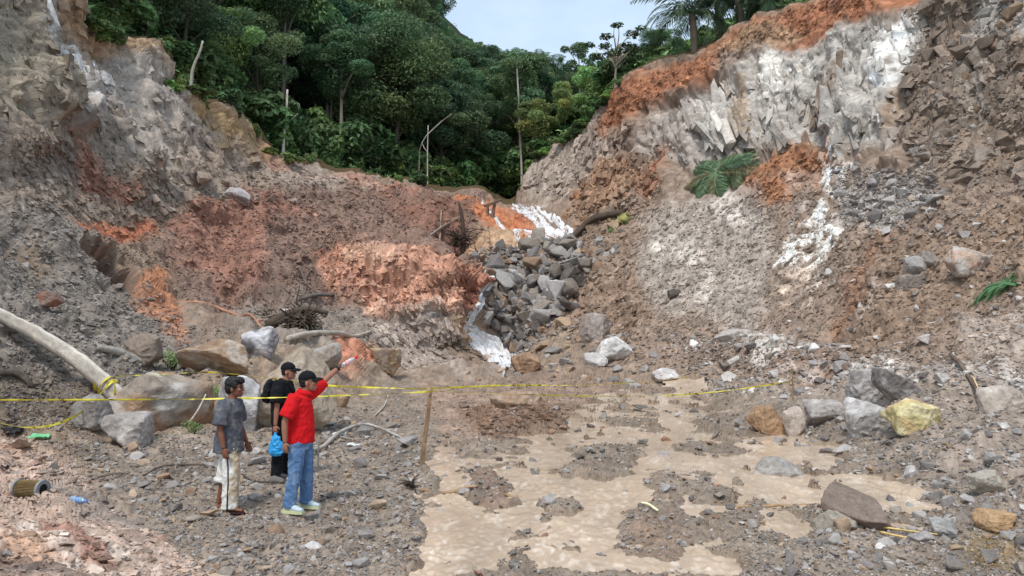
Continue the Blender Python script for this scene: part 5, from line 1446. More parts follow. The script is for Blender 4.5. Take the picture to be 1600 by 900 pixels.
def make_palm(loc, H, nf, L, label, seed, dead=0, r=.2, green=(62, 84, 54)):
    rs = np.random.default_rng(seed)
    root = thing('palm_tree', loc, label=label, cat='palm')
    t = MB(); path = smooth_path([(0, 0, -.6), (.1, 0, H * .4), (.0, .1, H)], 10)
    t.tube(path, [r * 1.2] + [r * (1 + .08 * (i % 2)) for i in range(9)], 8, lin((112, 100, 86))); t.build('trunk', M_BARK, root, smooth=True)
    protos = []
    for k in range(3):
        V, Q, C = frond_geo(rs, L, [1.5, 1.9, 2.2][k], 26, .85, [.95, .6, .2][k], .10, green); me = mk_mesh('frond', V, Q, C); me.materials.append(M_LEAF); protos.append(me)
    for i in range(nf):
        o = link('frond', protos[i % 3], parent=root, loc=(0, 0, H - .1 + .05 * (i % 3)))
        o.rotation_euler = (rs.normal() * .12, rs.normal() * .12, i * 2.399 + rs.normal() * .2); o.scale = (rs.uniform(.85, 1.1),) * 3
    if dead:
        V, Q, C = frond_geo(rs, L * .9, 1.2, 22, .5, -.9, .08, (140, 116, 92)); me = mk_mesh('frond', V, Q, C); me.materials.append(M_LEAF)
        for i in range(dead):
            o = link('frond', me, parent=root, loc=(0, 0, H - .3), label='dry brown hanging frond'); o.rotation_euler = (0, .35, i * 6.28 / dead + rs.normal() * .15)
def on_edge(px, dy=1.5):
    p = surfA(px, crest_y(px))[0]; return p + Vector((0, dy, -.1))
make_palm(on_edge(1094), 3.3, 28, 4.4, 'largest palm with arching fronds on the red-earth edge', 41, r=.24)
make_palm(on_edge(1140, 2.2), 3.2, 20, 3.6, 'palm directly behind and right of the largest palm', 42)
make_palm(on_edge(1182, 2.5), 2.5, 18, 2.6, 'palm standing right of the two crowded palms', 43)
make_palm(on_edge(1224, 1.8), 1.7, 16, 2.0, 'low palm nearest the top of the red-earth scarp', 44)
p_ = surfB(846, 215); make_palm(p_ + Vector((0, -6, 0)), 7.0, 18, 2.9, 'palm with a skirt of dry hanging fronds in the gully', 45, dead=7)
make_palm(surfB(800, 300), 3.2, 14, 3.2, 'low spreading palm at the bottom of the gully', 46)
make_palm(surfB(452, 110), 7.0, 14, 3.0, 'palm half hidden among the round trees of the left hill', 47)

# fallen palm crowns on the right-hand slope
def fallen_fronds(name, px, py, n, L, label, seed, spread=(0, 6.28), green=(72, 104, 62), lift=.25, up=.45):
    rs = np.random.default_rng(seed)
    P, N = surfA(px, py)
    root = thing(name, P + N * lift, label=label, cat='palm fronds')
    root.rotation_mode = 'QUATERNION'; root.rotation_quaternion = N.to_track_quat('Z', 'Y')
    for i in range(n):
        V, Q, C = frond_geo(rs, L * rs.uniform(.8, 1.1), rs.uniform(.7, 1.3), 30, .7, up * rs.uniform(.3, 1.3), .09, green)
        if i % 5 == 3: C = C * np.array([1.9, 1.05, 1.0])
        o = mk('frond', V, Q, M_LEAFN, root, col=C)
        o.rotation_euler = (rs.normal() * .25, 0, rs.uniform(*spread))
    return root
fallen_fronds('fallen_palm_crown', 1122, 272, 34, 2.3, 'green palm crown that slid down onto the right-hand slope', 51, green=(66, 90, 58), up=.3)
fallen_fronds('fallen_palm_crown', 1160, 258, 14, 1.9, 'smaller palm crown lying above the bigger fallen crown', 52, green=(78, 92, 58))
f_ = fallen_fronds('palm_frond', 1606, 470, 3, 2.3, 'single fallen green palm frond on the right-hand slope', 53, spread=(2.7, 3.3), lift=.15, up=.25)
fallen_fronds('fallen_fern', 966, 352, 8, .9, 'small bright green fern beside the fallen trunk', 54, green=(104, 130, 70))

# ---------------------------------------------------------------- people
def ell(mb, c, r, subd=3, rot=None):
    V, T = ico(subd)
    V = V * np.asarray(r)
    if rot is not None: V = V @ np.array(rot).T
    mb.add(V + np.asarray(c), None, T)

def fuse(name, mb, voxel, mat, parent, smooth=3, colfn=None, wrinkle=0.0, wscale=9.0, seed=0, dec=1.0, **kw):
    """melt overlapping forms into one continuous skin"""
    me = mb.mesh(name)
    o = bpy.data.objects.new('tmp', me); COL.objects.link(o)
    m = o.modifiers.new('r', 'REMESH'); m.mode = 'VOXEL'; m.voxel_size = voxel; m.use_smooth_shade = True
    if smooth:
        s = o.modifiers.new('s', 'SMOOTH'); s.factor = 0.5; s.iterations = smooth
    if dec < 1:
        d = o.modifiers.new('d', 'DECIMATE'); d.ratio = dec
    dg = bpy.context.evaluated_depsgraph_get()
    out = bpy.data.meshes.new_from_object(o.evaluated_get(dg), depsgraph=dg)
    bpy.data.objects.remove(o); bpy.data.meshes.remove(me)
    out.name = name
    n = len(out.vertices)
    V = np.zeros(n * 3, np.float32); out.vertices.foreach_get('co', V); V = V.reshape(-1, 3)
    if wrinkle:
        N = np.zeros(n * 3, np.float32); out.vertices.foreach_get('normal', N); N = N.reshape(-1, 3)
        w = 0.8 * (1 - 2 * np.abs(noise3(V @ np.array([[1, .2, .5], [-.3, 1, .4], [-.35, -.3, .75]], np.float32) * wscale + seed, 400 + seed))) + 0.5 * (1 - 2 * np.abs(noise3(V * wscale * 1.9 + seed, 401 + seed))) + 0.25 * noise3(V * wscale * 4 + seed, 402 + seed)
        V = V + N * (w * wrinkle)[:, None]
        out.vertices.foreach_set('co', V.ravel()); out.update()
    if colfn is not None:
        a = out.color_attributes.new('Col', 'FLOAT_COLOR', 'POINT'); c = np.ones((n, 4), np.float32); c[:, :3] = colfn(V); a.data.foreach_set('color', c.ravel())
    out.polygons.foreach_set('use_smooth', np.full(len(out.polygons), True))
    out.materials.clear()
    return link(name, out, mat, parent, **kw)

M_SKIN = mat_plain('skin_dark', (128, 82, 62), .55, .08, 14, .05, .35)
M_SKIN2 = mat_plain('skin_brown', (156, 106, 84), .55, .08, 14, .05, .35)
M_HAIR = mat_plain('hair', (22, 19, 18), .55, .3, 90, .5, .4)
M_EYE = mat_plain('eye', (30, 24, 22), .3, 0, 5)
M_TEE = mat_vcol('faded_cotton', rough=.95, amt=.06, scales=(6, 30, 160), bump=.15, dist=.004, spec=.1)
M_BLACK = mat_plain('black_cloth', (24, 24, 28), .9, .15, 25, .1, .2)
M_BLACKT = mat_plain('black_trousers', (28, 28, 32), .9, .15, 25, .1, .2)
M_REDC = mat_plain('red_polo_cloth', (204, 24, 30), .85, .06, 30, .1, .2)
M_SHOE = mat_plain('shoe_upper', (186, 200, 208), .8, .12, 40, .2)
M_SOLE = mat_plain('shoe_sole', (198, 202, 158), .7, .08, 20)
M_DSHOE = mat_plain('dark_shoe', (60, 60, 64), .7, .15, 30)
M_RUBBER = mat_plain('sandal_rubber', (58, 34, 34), .8, .15, 30)
M_BAG = mat_plain('blue_plastic', (46, 160, 222), .35, .12, 12, .3, .5)
M_WATCH = mat_plain('watch', (24, 24, 26), .4, .1, 20)

def unit(v):
    v = np.asarray(v, float); return v / (np.linalg.norm(v) + 1e-12)

def add_head(mb, c, yaw=0.0, pitch=0.0):
    cy, sy = math.cos(yaw), math.sin(yaw); cp, sp = math.cos(pitch), math.sin(pitch)
    R = np.array([[cy, -sy, 0], [sy, cy, 0], [0, 0, 1]]) @ np.array([[cp, 0, -sp], [0, 1, 0], [sp, 0, cp]])
    def L(p): return np.asarray(c) + R @ np.asarray(p, float)
    for p, r in [((0, 0, .01), (.098, .077, .102)), ((-.02, 0, .0), (.09, .076, .09)), ((.036, 0, -.062), (.06, .058, .066)), ((.064, 0, -.106), (.028, .03, .024)), ((.03, 0, -.09), (.055, .05, .04)), ((.084, 0, .014), (.02, .05, .016)),
                 ((.106, 0, -.03), (.016, .013, .026)), ((.112, 0, -.045), (.016, .017, .012)), ((.092, 0, -.078), (.016, .026, .009)), ((.089, 0, -.092), (.016, .024, .009)), ((.066, .04, -.04), (.03, .022, .024)), ((.066, -.04, -.04), (.03, .022, .024)),
                 ((-.008, .080, -.03), (.022, .010, .034)), ((-.008, -.080, -.03), (.022, .010, .034))]:
        ell(mb, L(p), r, 2, R)
    return L, R

def add_hand(mb, wrist, d, n, side=1, curl=.5, size=1.0, grip=None):
    """palm, four fingers of different length and a thumb leaving the side of the palm"""
    d = unit(d); n = np.asarray(n, float); n = unit(n - d * (n @ d)); w = np.cross(d, n) * side
    wr = np.asarray(wrist, float)
    s = size
    Rm = np.stack([d, w, n], 1)
    ell(mb, wr + d * .048 * s, (.052 * s, .040 * s, .016 * s), 2, Rm)
    for off, ln in ((.030, .068), (.010, .080), (-.011, .075), (-.030, .058)):
        b = wr + d * .080 * s + w * off * s; a = 0.0; p = [b - d * .03 * s, b]
        for k, fr in enumerate((.42, .32, .26)):
            a += curl * (.5, 1.0, .9)[k]
            p.append(p[-1] + (d * math.cos(a) + n * math.sin(a)) * ln * fr * s)
        mb.tube(p, [.0095 * s, .0095 * s, .009 * s, .0082 * s, .006 * s], 8)
    tb = wr + d * .022 * s + w * .034 * s
    t1 = tb + (d * .6 + w * .65 + n * .25) * .035 * s
    t2 = t1 + (d * .9 + w * .15 + n * .45) * .03 * s
    mb.tube([tb - w * .015 * s, tb, t1, t2], [.012 * s, .012 * s, .010 * s, .0075 * s], 8)

def add_leg(mb, hip, knee, ankle, toe, bulk=1.0, foot=True):
    hip, knee, ankle, toe = [np.asarray(v, float) for v in (hip, knee, ankle, toe)]
    m1 = hip * .5 + knee * .5; m2 = knee * .65 + ankle * .35
    mb.tube([hip, m1, knee, m2, ankle * .75 + knee * .25, ankle], [.085 * bulk, .072 * bulk, .054 * bulk, .056 * bulk, .042 * bulk, .036 * bulk], 14)
    if foot:
        f = unit((toe - ankle) * np.array([1, 1, 0]))
        heel = ankle - f * .04; heel[2] = ankle[2] - .05
        mb.tube([heel, ankle + f * .03 - np.array([0, 0, .03]), (ankle + toe) / 2 - np.array([0, 0, .01]), toe], [(.034, .03), (.036, .038), (.042, .026), (.036, .014)], 12)

def add_arm(mb, sh, el, wr, hand_n, side, curl=.5, bulk=1.0, hd=None):
    sh, el, wr = [np.asarray(v, float) for v in (sh, el, wr)]
    mb.tube([sh, sh * .5 + el * .5, el, el * .65 + wr * .35, wr], [.052 * bulk, .046 * bulk, .038 * bulk, .039 * bulk, .026 * bulk], 12)
    add_hand(mb, wr, (wr - el) if hd is None else hd, hand_n, side, curl)

def base_torso(mb, pelvis, chest, neck, head):
    pelvis, chest, neck, head = [np.asarray(v, float) for v in (pelvis, chest, neck, head)]
    mb.tube([pelvis - np.array([0, 0, .06]), pelvis, pelvis * .5 + chest * .5, chest, neck - np.array([0, 0, .03]), neck + np.array([0, 0, .02])],
            [(.09, .13), (.105, .15), (.10, .135), (.11, .16), (.08, .13), (.055, .058)], 18)
    mb.tube([neck - np.array([0, 0, .05]), neck * .5 + head * .5 - np.array([.0, 0, .02]), head - np.array([.005, 0, .04])], [.062, .054, .055], 14)

def person_root(px, py, label):
    P, N = surfA(px, py)
    return thing('person', (P.x, P.y, P.z + .012), label=label, cat='person')

# --- man in the faded grey shirt and white trousers
r1 = person_root(357, 803, 'man in a faded dark grey t-shirt and stained white trousers, in sandals')
b = MB()
base_torso(b, (0, 0, .86), (-.01, 0, 1.2), (.0, 0, 1.39), (.035, 0, 1.535))
L1, R1 = add_head(b, (.04, 0, 1.545), -.05, .03)
add_leg(b, (.02, -.09, .86), (.06, -.10, .47), (.05, -.10, .08), (.22, -.12, .035))
add_leg(b, (-.01, .09, .86), (-.08, .10, .47), (-.16, .10, .08), (.0, .12, .035))
add_arm(b, (-.03, -.18, 1.33), (-.045, -.235, 1.04), (.01, -.25, .81), (.3, 1, 0), 1, .45)
add_arm(b, (-.0, .18, 1.33), (.03, .235, 1.05), (.12, .24, .83), (.3, -1, 0), -1, .45)
fuse('body', b, .006, M_SKIN, r1, 2, dec=.5)
h = MB()
for p, r in [((-.022, 0, .045), (.102, .088, .088)), ((-.05, 0, -.01), (.07, .084, .075)), ((.045, 0, .085), (.06, .07, .036)), ((.085, .0, .07), (.03, .055, .03)), ((-.075, 0, -.045), (.035, .062, .045)), ((.01, .062, .02), (.04, .024, .05)), ((.01, -.062, .02), (.04, .024, .05))]:
    ell(h, L1(p), r, 3, R1)
fuse('hair', h, .007, M_HAIR, r1, 1, wrinkle=.009, wscale=38, seed=3)
for s_ in (-1, 1):
    e = MB(); ell(e, L1((.090, s_ * .032, -.008)), (.010, .013, .007), 2, R1); e.build('eye', M_EYE, r1, smooth=True)
    e = MB(); e.tube([L1((.098, s_ * .014, .018)), L1((.098, s_ * .034, .024)), L1((.084, s_ * .054, .016))], .005, 6); e.build('eyebrow', M_HAIR, r1)
t = MB()
t.tube([(-.02, 0, .745), (-.02, 0, .82), (-.015, 0, .95), (-.01, 0, 1.10), (-.015, 0, 1.24), (-.012, 0, 1.33), (-.0, 0, 1.395)], [(.178, .215), (.172, .208), (.155, .195), (.14, .19), (.138, .2), (.112, .175), (.075, .085)], 28)
t.tube([(-.02, -.15, 1.36), (-.035, -.21, 1.24), (-.045, -.235, 1.09)], [.082, .086, .092], 16)
t.tube([(-.0, .15, 1.36), (.01, .21, 1.24), (.028, .235, 1.10)], [.082, .086, .092], 16)
def c_tee(V):
    n_ = noise3(V * 7, 410) * .6 + noise3(V * 22, 411) * .5
    c = np.tile(lin((88, 91, 98)), (len(V), 1)); d = sstep(.1, .7, n_ + (V[:, 0] > .03) * .35) * .5
    return c + (lin((142, 138, 134)) - c) * d[:, None]
fuse('shirt', t, .009, M_TEE, r1, 3, c_tee, .011, 8, 5)
t = MB()
t.tube([(-.01, 0, .90), (-.01, 0, .80), (-.01, 0, .70)], [(.13, .165), (.14, .175), (.13, .17)], 22)
t.tube([(.02, -.085, .82), (.05, -.10, .6), (.06, -.105, .4), (.05, -.105, .2), (.05, -.105, .055)], [(.10, .095), (.10, .092), (.096, .085), (.092, .082), (.094, .085)], 18)
t.tube([(-.01, .085, .82), (-.05, .10, .62), (-.09, .10, .44), (-.115, .10, .37)], [(.115, .105), (.108, .095), (.10, .088), (.104, .09)], 18)
t.tube([(-.113, .10, .385), (-.118, .10, .355)], [(.112, .096), (.112, .096)], 18)
def c_wh(V):
    n_ = noise3(V * 6, 420) * .7 + noise3(V * 17, 421) * .5
    c = np.tile(lin((222, 220, 214)), (len(V), 1)); d = np.clip(sstep(-.15, .6, n_ + (V[:, 0] - .07) * 7) * .75, 0, 1) * (V[:, 1] < .05)
    return c + (lin((186, 158, 116)) - c) * d[:, None]
pants = fuse('trousers', t, .009, M_TEE, r1, 3, c_wh, .012, 8, 9)
t = MB(); pz = [.78, .6, .4, .2, .06]; px_ = [.03, .048, .056, .05, .05]; pr = [.105, .098, .088, .085, .088]; py_ = [-.085, -.10, -.105, -.105, -.105]
t.tube([(x, y - r - .004, z) for x, y, r, z in zip(px_, py_, pr, pz)], [(.008, .010)] * 5, 8); t.build('stripe', M_BLACK, pants, smooth=True)
for (ax, ay, tx, ty) in ((.05, -.10, .24, -.13), (-.16, .10, .02, .125)):
    t = MB(); V = []; 
    for u in np.linspace(0, 1, 9):
        x = ax - .07 + (tx - ax + .08) * u; y = ay + (ty - ay) * u; w_ = .036 + .016 * math.sin(math.pi * min(1, u * 1.1)); V += [(x, y - w_, .002), (x, y + w_, .002), (x, y + w_, .022), (x, y - w_, .022)]
    Q_ = [(4 * i + k, 4 * i + (k + 1) % 4, 4 * i + 4 + (k + 1) % 4, 4 * i + 4 + k) for i in range(8) for k in range(4)] + [(3, 2, 1, 0), (32, 33, 34, 35)]
    t.add(V, Q_); sn = t.build('sandal', M_RUBBER, r1)
    t = MB(); t.tube(smooth_path([(ax + .05, ay - .05, .02), (ax + .09, ay - .02, .062), (ax + .13, ay, .05), (ax + .09, ay + .02, .065), (ax + .05, ay + .05, .02)], 12), .007, 6); t.build('strap', M_RUBBER, sn)

# caps
def add_cap(root, L, R, mat):
    d = MB()
    V, T = ico(3)
    W = V.copy(); W[:, 2] = np.where(V[:, 2] < -.05, -.05 + (V[:, 2] + .05) * .15, V[:, 2])
    W = W * np.array([.112, .093, .100]) + np.array([-.008, 0, .030])
    d.add(np.array([L(p) for p in W]), None, T)
    c = d.build('cap', mat, root, smooth=True)
    v = MB(); n = 9; top = []; bot = []
    for i in range(n):
        a = -1.15 + 2.3 * i / (n - 1)
        for rr, zz in ((.085, .036), (.135, .030), (.185, .014)):
            top.append(L((rr * math.cos(a * .8) + .0, min(rr, .1) * math.sin(a) * .92, zz - .02 * abs(a)))); bot.append(L((rr * math.cos(a * .8), min(rr, .1) * math.sin(a) * .92, zz - .012 - .02 * abs(a))))
    m_ = len(top); Q_ = []
    for i in range(n - 1):
        for k in range(2):
            q = [3 * i + k, 3 * i + k + 1, 3 * i + 4 + k, 3 * i + 3 + k]; Q_.append(q); Q_.append([x + m_ for x in q[::-1]])
        Q_.append([3 * i + 2, 3 * i + 2 + m_, 3 * i + 5 + m_, 3 * i + 5])
    v.add(np.array(top + bot), Q_); v.build('visor', mat, c, smooth=True)
    e = MB(); ell(e, L((-.008, 0, .131)), (.008, .008, .005), 2); e.build('button', mat, c)

# --- man in the red polo, pointing
r2 = person_root(466, 808, 'man in a red polo shirt and blue jeans, pointing up the slope with a bottle')
b = MB()
base_torso(b, (.02, 0, .88), (.0, 0, 1.24), (.04, 0, 1.43), (.085, 0, 1.575))
L2, R2 = add_head(b, (.09, 0, 1.585), .1, .10)
add_leg(b, (.01, -.09, .88), (-.02, -.11, .47), (-.08, -.12, .09), (.09, -.17, .04), foot=False)
add_leg(b, (.03, .09, .88), (.06, .12, .48), (.05, .16, .09), (.20, .14, .04), foot=False)
add_arm(b, (-.04, -.18, 1.37), (-.12, -.245, 1.10), (-.11, -.25, .86), (.5, 1, 0), 1, .55)
add_arm(b, (.07, .16, 1.42), (.22, .33, 1.58), (.365, .46, 1.735), (.4, -.5, -.6), -1, .95)
fuse('body', b, .006, M_SKIN2, r2, 2, dec=.5)
add_cap(r2, L2, R2, M_BLACK)
h = MB()
for p, r in [((-.03, 0, .0), (.082, .084, .06)), ((-.05, 0, -.04), (.055, .074, .04))]: ell(h, L2(p), r, 3, R2)
fuse('hair', h, .007, M_HAIR, r2, 1, wrinkle=.003, wscale=40)
for s_ in (-1, 1):
    e = MB(); ell(e, L2((.090, s_ * .032, -.010)), (.010, .013, .007), 2, R2); e.build('eye', M_EYE, r2, smooth=True)
t = MB()
t.tube([(.015, 0, .835), (.015, 0, .92), (.012, 0, 1.04), (.0, 0, 1.18), (.0, 0, 1.30), (.015, 0, 1.385), (.04, 0, 1.445)], [(.155, .19), (.158, .192), (.155, .185), (.15, .19), (.14, .2), (.112, .175), (.07, .075)], 28)
t.tube([(-.02, -.15, 1.40), (-.06, -.21, 1.27), (-.105, -.24, 1.16)], [.082, .084, .086], 16)
t.tube([(.05, .13, 1.40), (.13, .23, 1.475), (.20, .31, 1.555)], [.085, .082, .076], 16)
polo = fuse('polo_shirt', t, .009, M_REDC, r2, 3, None, .010, 8, 13)
t = MB(); a_ = np.linspace(-2.8, 2.8, 22)
V = []
for a in a_:
    for rr, zz in ((.070, 1.475), (.084, 1.478), (.112, 1.425), (.100, 1.418)): V.append((.05 + rr * math.cos(a) * .95, rr * math.sin(a), zz - .018 * math.cos(a)))
Q_ = [(4 * i + k, 4 * i + (k + 1) % 4, 4 * i + 4 + (k + 1) % 4, 4 * i + 4 + k) for i in range(21) for k in range(4)]
t.add(V, Q_); t.build('collar', M_REDC, polo, smooth=True)
M_DENIM = mat_vcol('denim', rough=.92, amt=.08, scales=(8, 40, 200), bump=.15, dist=.003, spec=.1)
def c_jean(V):
    c = np.tile(lin((92, 122, 160)), (len(V), 1)); f = sstep(-.1, .6, noise3(V * np.array([9, 9, 3.5], np.float32), 430) + .5 * noise3(V * 20, 431)) * .55
    return c + (lin((140, 162, 190)) - c) * f[:, None]
t = MB()
t.tube([(.015, 0, .93), (.015, 0, .84), (.01, 0, .76)], [(.13, .165), (.14, .175), (.13, .17)], 22)
t.tube([(.005, -.09, .85), (-.01, -.105, .65), (-.025, -.115, .45), (-.055, -.12, .25), (-.08, -.12, .07)], [(.10, .095), (.088, .084), (.076, .072), (.07, .067), (.075, .07)], 18)
t.tube([(.03, .09, .85), (.05, .11, .65), (.06, .125, .45), (.055, .145, .25), (.045, .16, .07)], [(.10, .095), (.088, .084), (.076, .072), (.07, .067), (.075, .07)], 18)
fuse('jeans', t, .009, M_DENIM, r2, 3, c_jean, .011, 9, 17)
def add_shoe(root, ankle, toe, up, so):
    ankle = np.asarray(ankle, float); toe = np.asarray(toe, float); f = unit((toe - ankle) * np.array([1, 1, 0])); s = np.array([-f[1], f[0], 0]); g = np.array([ankle[0], ankle[1], 0]) - f * .075
    ln = .29
    t = MB()
    t.tube([g + np.array([0, 0, .065]), g + f * .05 + np.array([0, 0, .07]), g + f * .13 + np.array([0, 0, .065]), g + f * .2 + np.array([0, 0, .052]), g + f * .275 + np.array([0, 0, .045])], [(.028, .035), (.04, .05), (.042, .045), (.046, .032), (.03, .018)], 14)
    t.tube([g + f * .05 + np.array([0, 0, .06]), g + f * .055 + np.array([0, 0, .115])], [.042, .040], 12)
    sh = fuse('shoe', t, .006, up, root, 2)
    u = MB(); V = []
    for q in np.linspace(0, 1, 11):
        w_ = (.034 + .018 * math.sin(math.pi * min(1, .25 + q * .7))) * (1 if q < .9 else .75); c = g + f * (ln * q - .006)
        V += [c - s * w_ + np.array([0, 0, .0]), c + s * w_, c + s * w_ * .96 + np.array([0, 0, .038]), c - s * w_ * .96 + np.array([0, 0, .038])]
    Q_ = [(4 * i + k, 4 * i + (k + 1) % 4, 4 * i + 4 + (k + 1) % 4, 4 * i + 4 + k) for i in range(10) for k in range(4)] + [(3, 2, 1, 0), (40, 41, 42, 43)]
    u.add(np.array(V), Q_); u.build('sole', so, sh, smooth=False)
add_shoe(r2, (-.08, -.12, .09), (.09, -.19, .04), M_SHOE, M_SOLE)
add_shoe(r2, (.045, .16, .09), (.2, .11, .04), M_SHOE, M_SOLE)
t = MB(); w1 = np.array((.365, .46, 1.735)); dW = unit(w1 - np.array((.22, .33, 1.58)))
t.tube([w1 - dW * .035, w1 - dW * .005], [.036, .035], 14); t.build('wristwatch', M_WATCH, r2, smooth=True)

# --- man in black, behind
r3 = person_root(440, 757, 'man in black clothes and a black cap, standing behind the man in red')
b = MB()
base_torso(b, (0, 0, .88), (-.01, 0, 1.24), (.02, 0, 1.42), (.065, 0, 1.565))
L3, R3 = add_head(b, (.07, 0, 1.575), -.1, .05)
add_leg(b, (.0, -.09, .88), (-.02, -.10, .47), (-.04, -.10, .09), (.13, -.12, .04), foot=False)
add_leg(b, (.02, .09, .88), (.07, .10, .47), (.06, .11, .09), (.23, .12, .04), foot=False)
add_arm(b, (-.03, -.18, 1.36), (-.02, -.24, 1.07), (-.03, -.26, .80), (.3, 1, 0), 1, 1.25)
add_arm(b, (.0, .18, 1.36), (.05, .24, 1.07), (.12, .25, .83), (.3, -1, 0), -1, .5)
fuse('body', b, .006, M_SKIN2, r3, 2, dec=.5)
add_cap(r3, L3, R3, M_BLACK)
h = MB()
for p, r in [((-.03, 0, .0), (.082, .084, .06)), ((-.05, 0, -.04), (.055, .074, .04))]: ell(h, L3(p), r, 3, R3)
fuse('hair', h, .007, M_HAIR, r3, 1)
for s_ in (-1, 1):
    e = MB(); ell(e, L3((.090, s_ * .032, -.010)), (.010, .013, .007), 2, R3); e.build('eye', M_EYE, r3, smooth=True)
t = MB()
t.tube([(-.005, 0, .80), (-.005, 0, .92), (-.005, 0, 1.06), (-.01, 0, 1.18), (-.01, 0, 1.30), (.0, 0, 1.375), (.02, 0, 1.44)], [(.16, .19), (.162, .195), (.16, .19), (.155, .195), (.145, .205), (.115, .18), (.078, .08)], 28)
t.tube([(-.02, -.15, 1.39), (-.03, -.215, 1.26), (-.025, -.24, 1.12)], [.085, .088, .092], 16)
t.tube([(.0, .15, 1.39), (.02, .215, 1.26), (.045, .24, 1.12)], [.085, .088, .092], 16)
shirt3 = fuse('shirt', t, .009, M_BLACK, r3, 3, None, .010, 8, 21)
M_PRINT = mat_plain('red_print', (168, 52, 48), .9, .3, 60)
t = MB(); rsP = np.random.default_rng(3)
for i in range(10):
    z = 1.02 + .022 * (i // 2); x = -.06 + .05 * (i % 2) + rsP.normal() * .01; yy = -math.sqrt(max(0.0, 1 - (x / .165) ** 2)) * .195 - .012
    t.tube([(x - .016, yy, z), (x + .016, yy, z + .008)], [.006, .004], 6)
t.build('print', M_PRINT, shirt3)
t = MB()
t.tube([(0, 0, .93), (0, 0, .84), (0, 0, .76)], [(.13, .165), (.14, .175), (.13, .17)], 22)
t.tube([(.0, -.09, .85), (-.012, -.10, .65), (-.02, -.105, .45), (-.035, -.105, .25), (-.04, -.105, .06)], [(.115, .10), (.098, .09), (.085, .078), (.078, .072), (.082, .076)], 18)
t.tube([(.02, .09, .85), (.05, .10, .65), (.065, .105, .45), (.065, .11, .25), (.06, .11, .06)], [(.115, .10), (.098, .09), (.085, .078), (.078, .072), (.082, .076)], 18)
fuse('trousers', t, .009, M_BLACKT, r3, 3, None, .011, 9, 25)
add_shoe(r3, (-.04, -.105, .09), (.13, -.13, .04), M_DSHOE, M_DSHOE)
add_shoe(r3, (.06, .11, .09), (.23, .11, .04), M_DSHOE, M_DSHOE)
# sling bag on his back
sb = thing('sling_bag', r3.location, label='black sling bag on the back of the man in black', cat='bag')
t = MB()
for p, r in [((-.205, -.02, 1.28), (.07, .14, .15)), ((-.225, -.03, 1.20), (.075, .135, .10)), ((-.20, -.02, 1.37), (.055, .11, .07))]: ell(t, p, r, 3)
fuse('pouch', t, .010, M_BLACKT, sb, 2, None, .012, 10, 31)
t = MB(); t.tube(smooth_path([(-.16, -.12, 1.36), (-.06, -.165, 1.43), (.09, -.12, 1.36), (.155, .02, 1.22), (.14, .16, 1.08)], 18), [(.02, .006)] * 18, 8); t.build('strap', M_BLACKT, sb)
# blue plastic bag hanging from his hand
bgd = np.array(r3.location) + np.array((-.035, -.255, .0))
t = MB(); n = 22
zz = [.70, .66, .62, .55, .47, .40, .37]; rx = [.012, .028, .055, .085, .10, .092, .05]; ry = [.010, .018, .03, .042, .05, .045, .03]
for k in range(len(zz)): pass
t.tube([(.01 + .05 * (.7 - z), -.0, z) for z in zz], list(zip(rx, ry)), n)
bag = fuse('plastic_bag', t, .007, M_BAG, None, 1, None, .014, 13, 35)
bag.location = bgd; tag(bag, 'bright blue plastic bag hanging from the hand of the man in black', 'bag')
# clear bottle with red cap in the pointing hand
M_CLEAR = mat_plain('clear_plastic', (226, 214, 214), .2, .03, 10, 0, .5, trans=.35)
M_CAPR = mat_plain('red_plastic', (226, 40, 36), .4, .05, 10)
hp = np.array(r2.location) + w1 + dW * .085 + np.array((.012, -.016, -.012)); dB = unit((.80, .30, .50))
bt = thing('bottle', hp, label='clear plastic bottle with a red cap held up in the pointing hand', cat='bottle')
t = MB(); t.tube([dB * -.05, dB * -.045, dB * .0, dB * .04, dB * .09, dB * .12, dB * .145, dB * .165], [.026, .031, .031, .029, .031, .030, .018, .013], 16); t.build('bottle_body', M_CLEAR, bt, smooth=True)
t = MB(); t.tube([dB * .160, dB * .165, dB * .195, dB * .200], [.018, .021, .021, .015], 14); t.build('bottle_cap', M_CAPR, bt, smooth=True)
t = MB(); t.tube([dB * .015, dB * .075], [.0322, .0322], 16); t.build('bottle_label', mat_plain('bottle_label', (232, 176, 176), .5, .15, 30), bt, smooth=True)

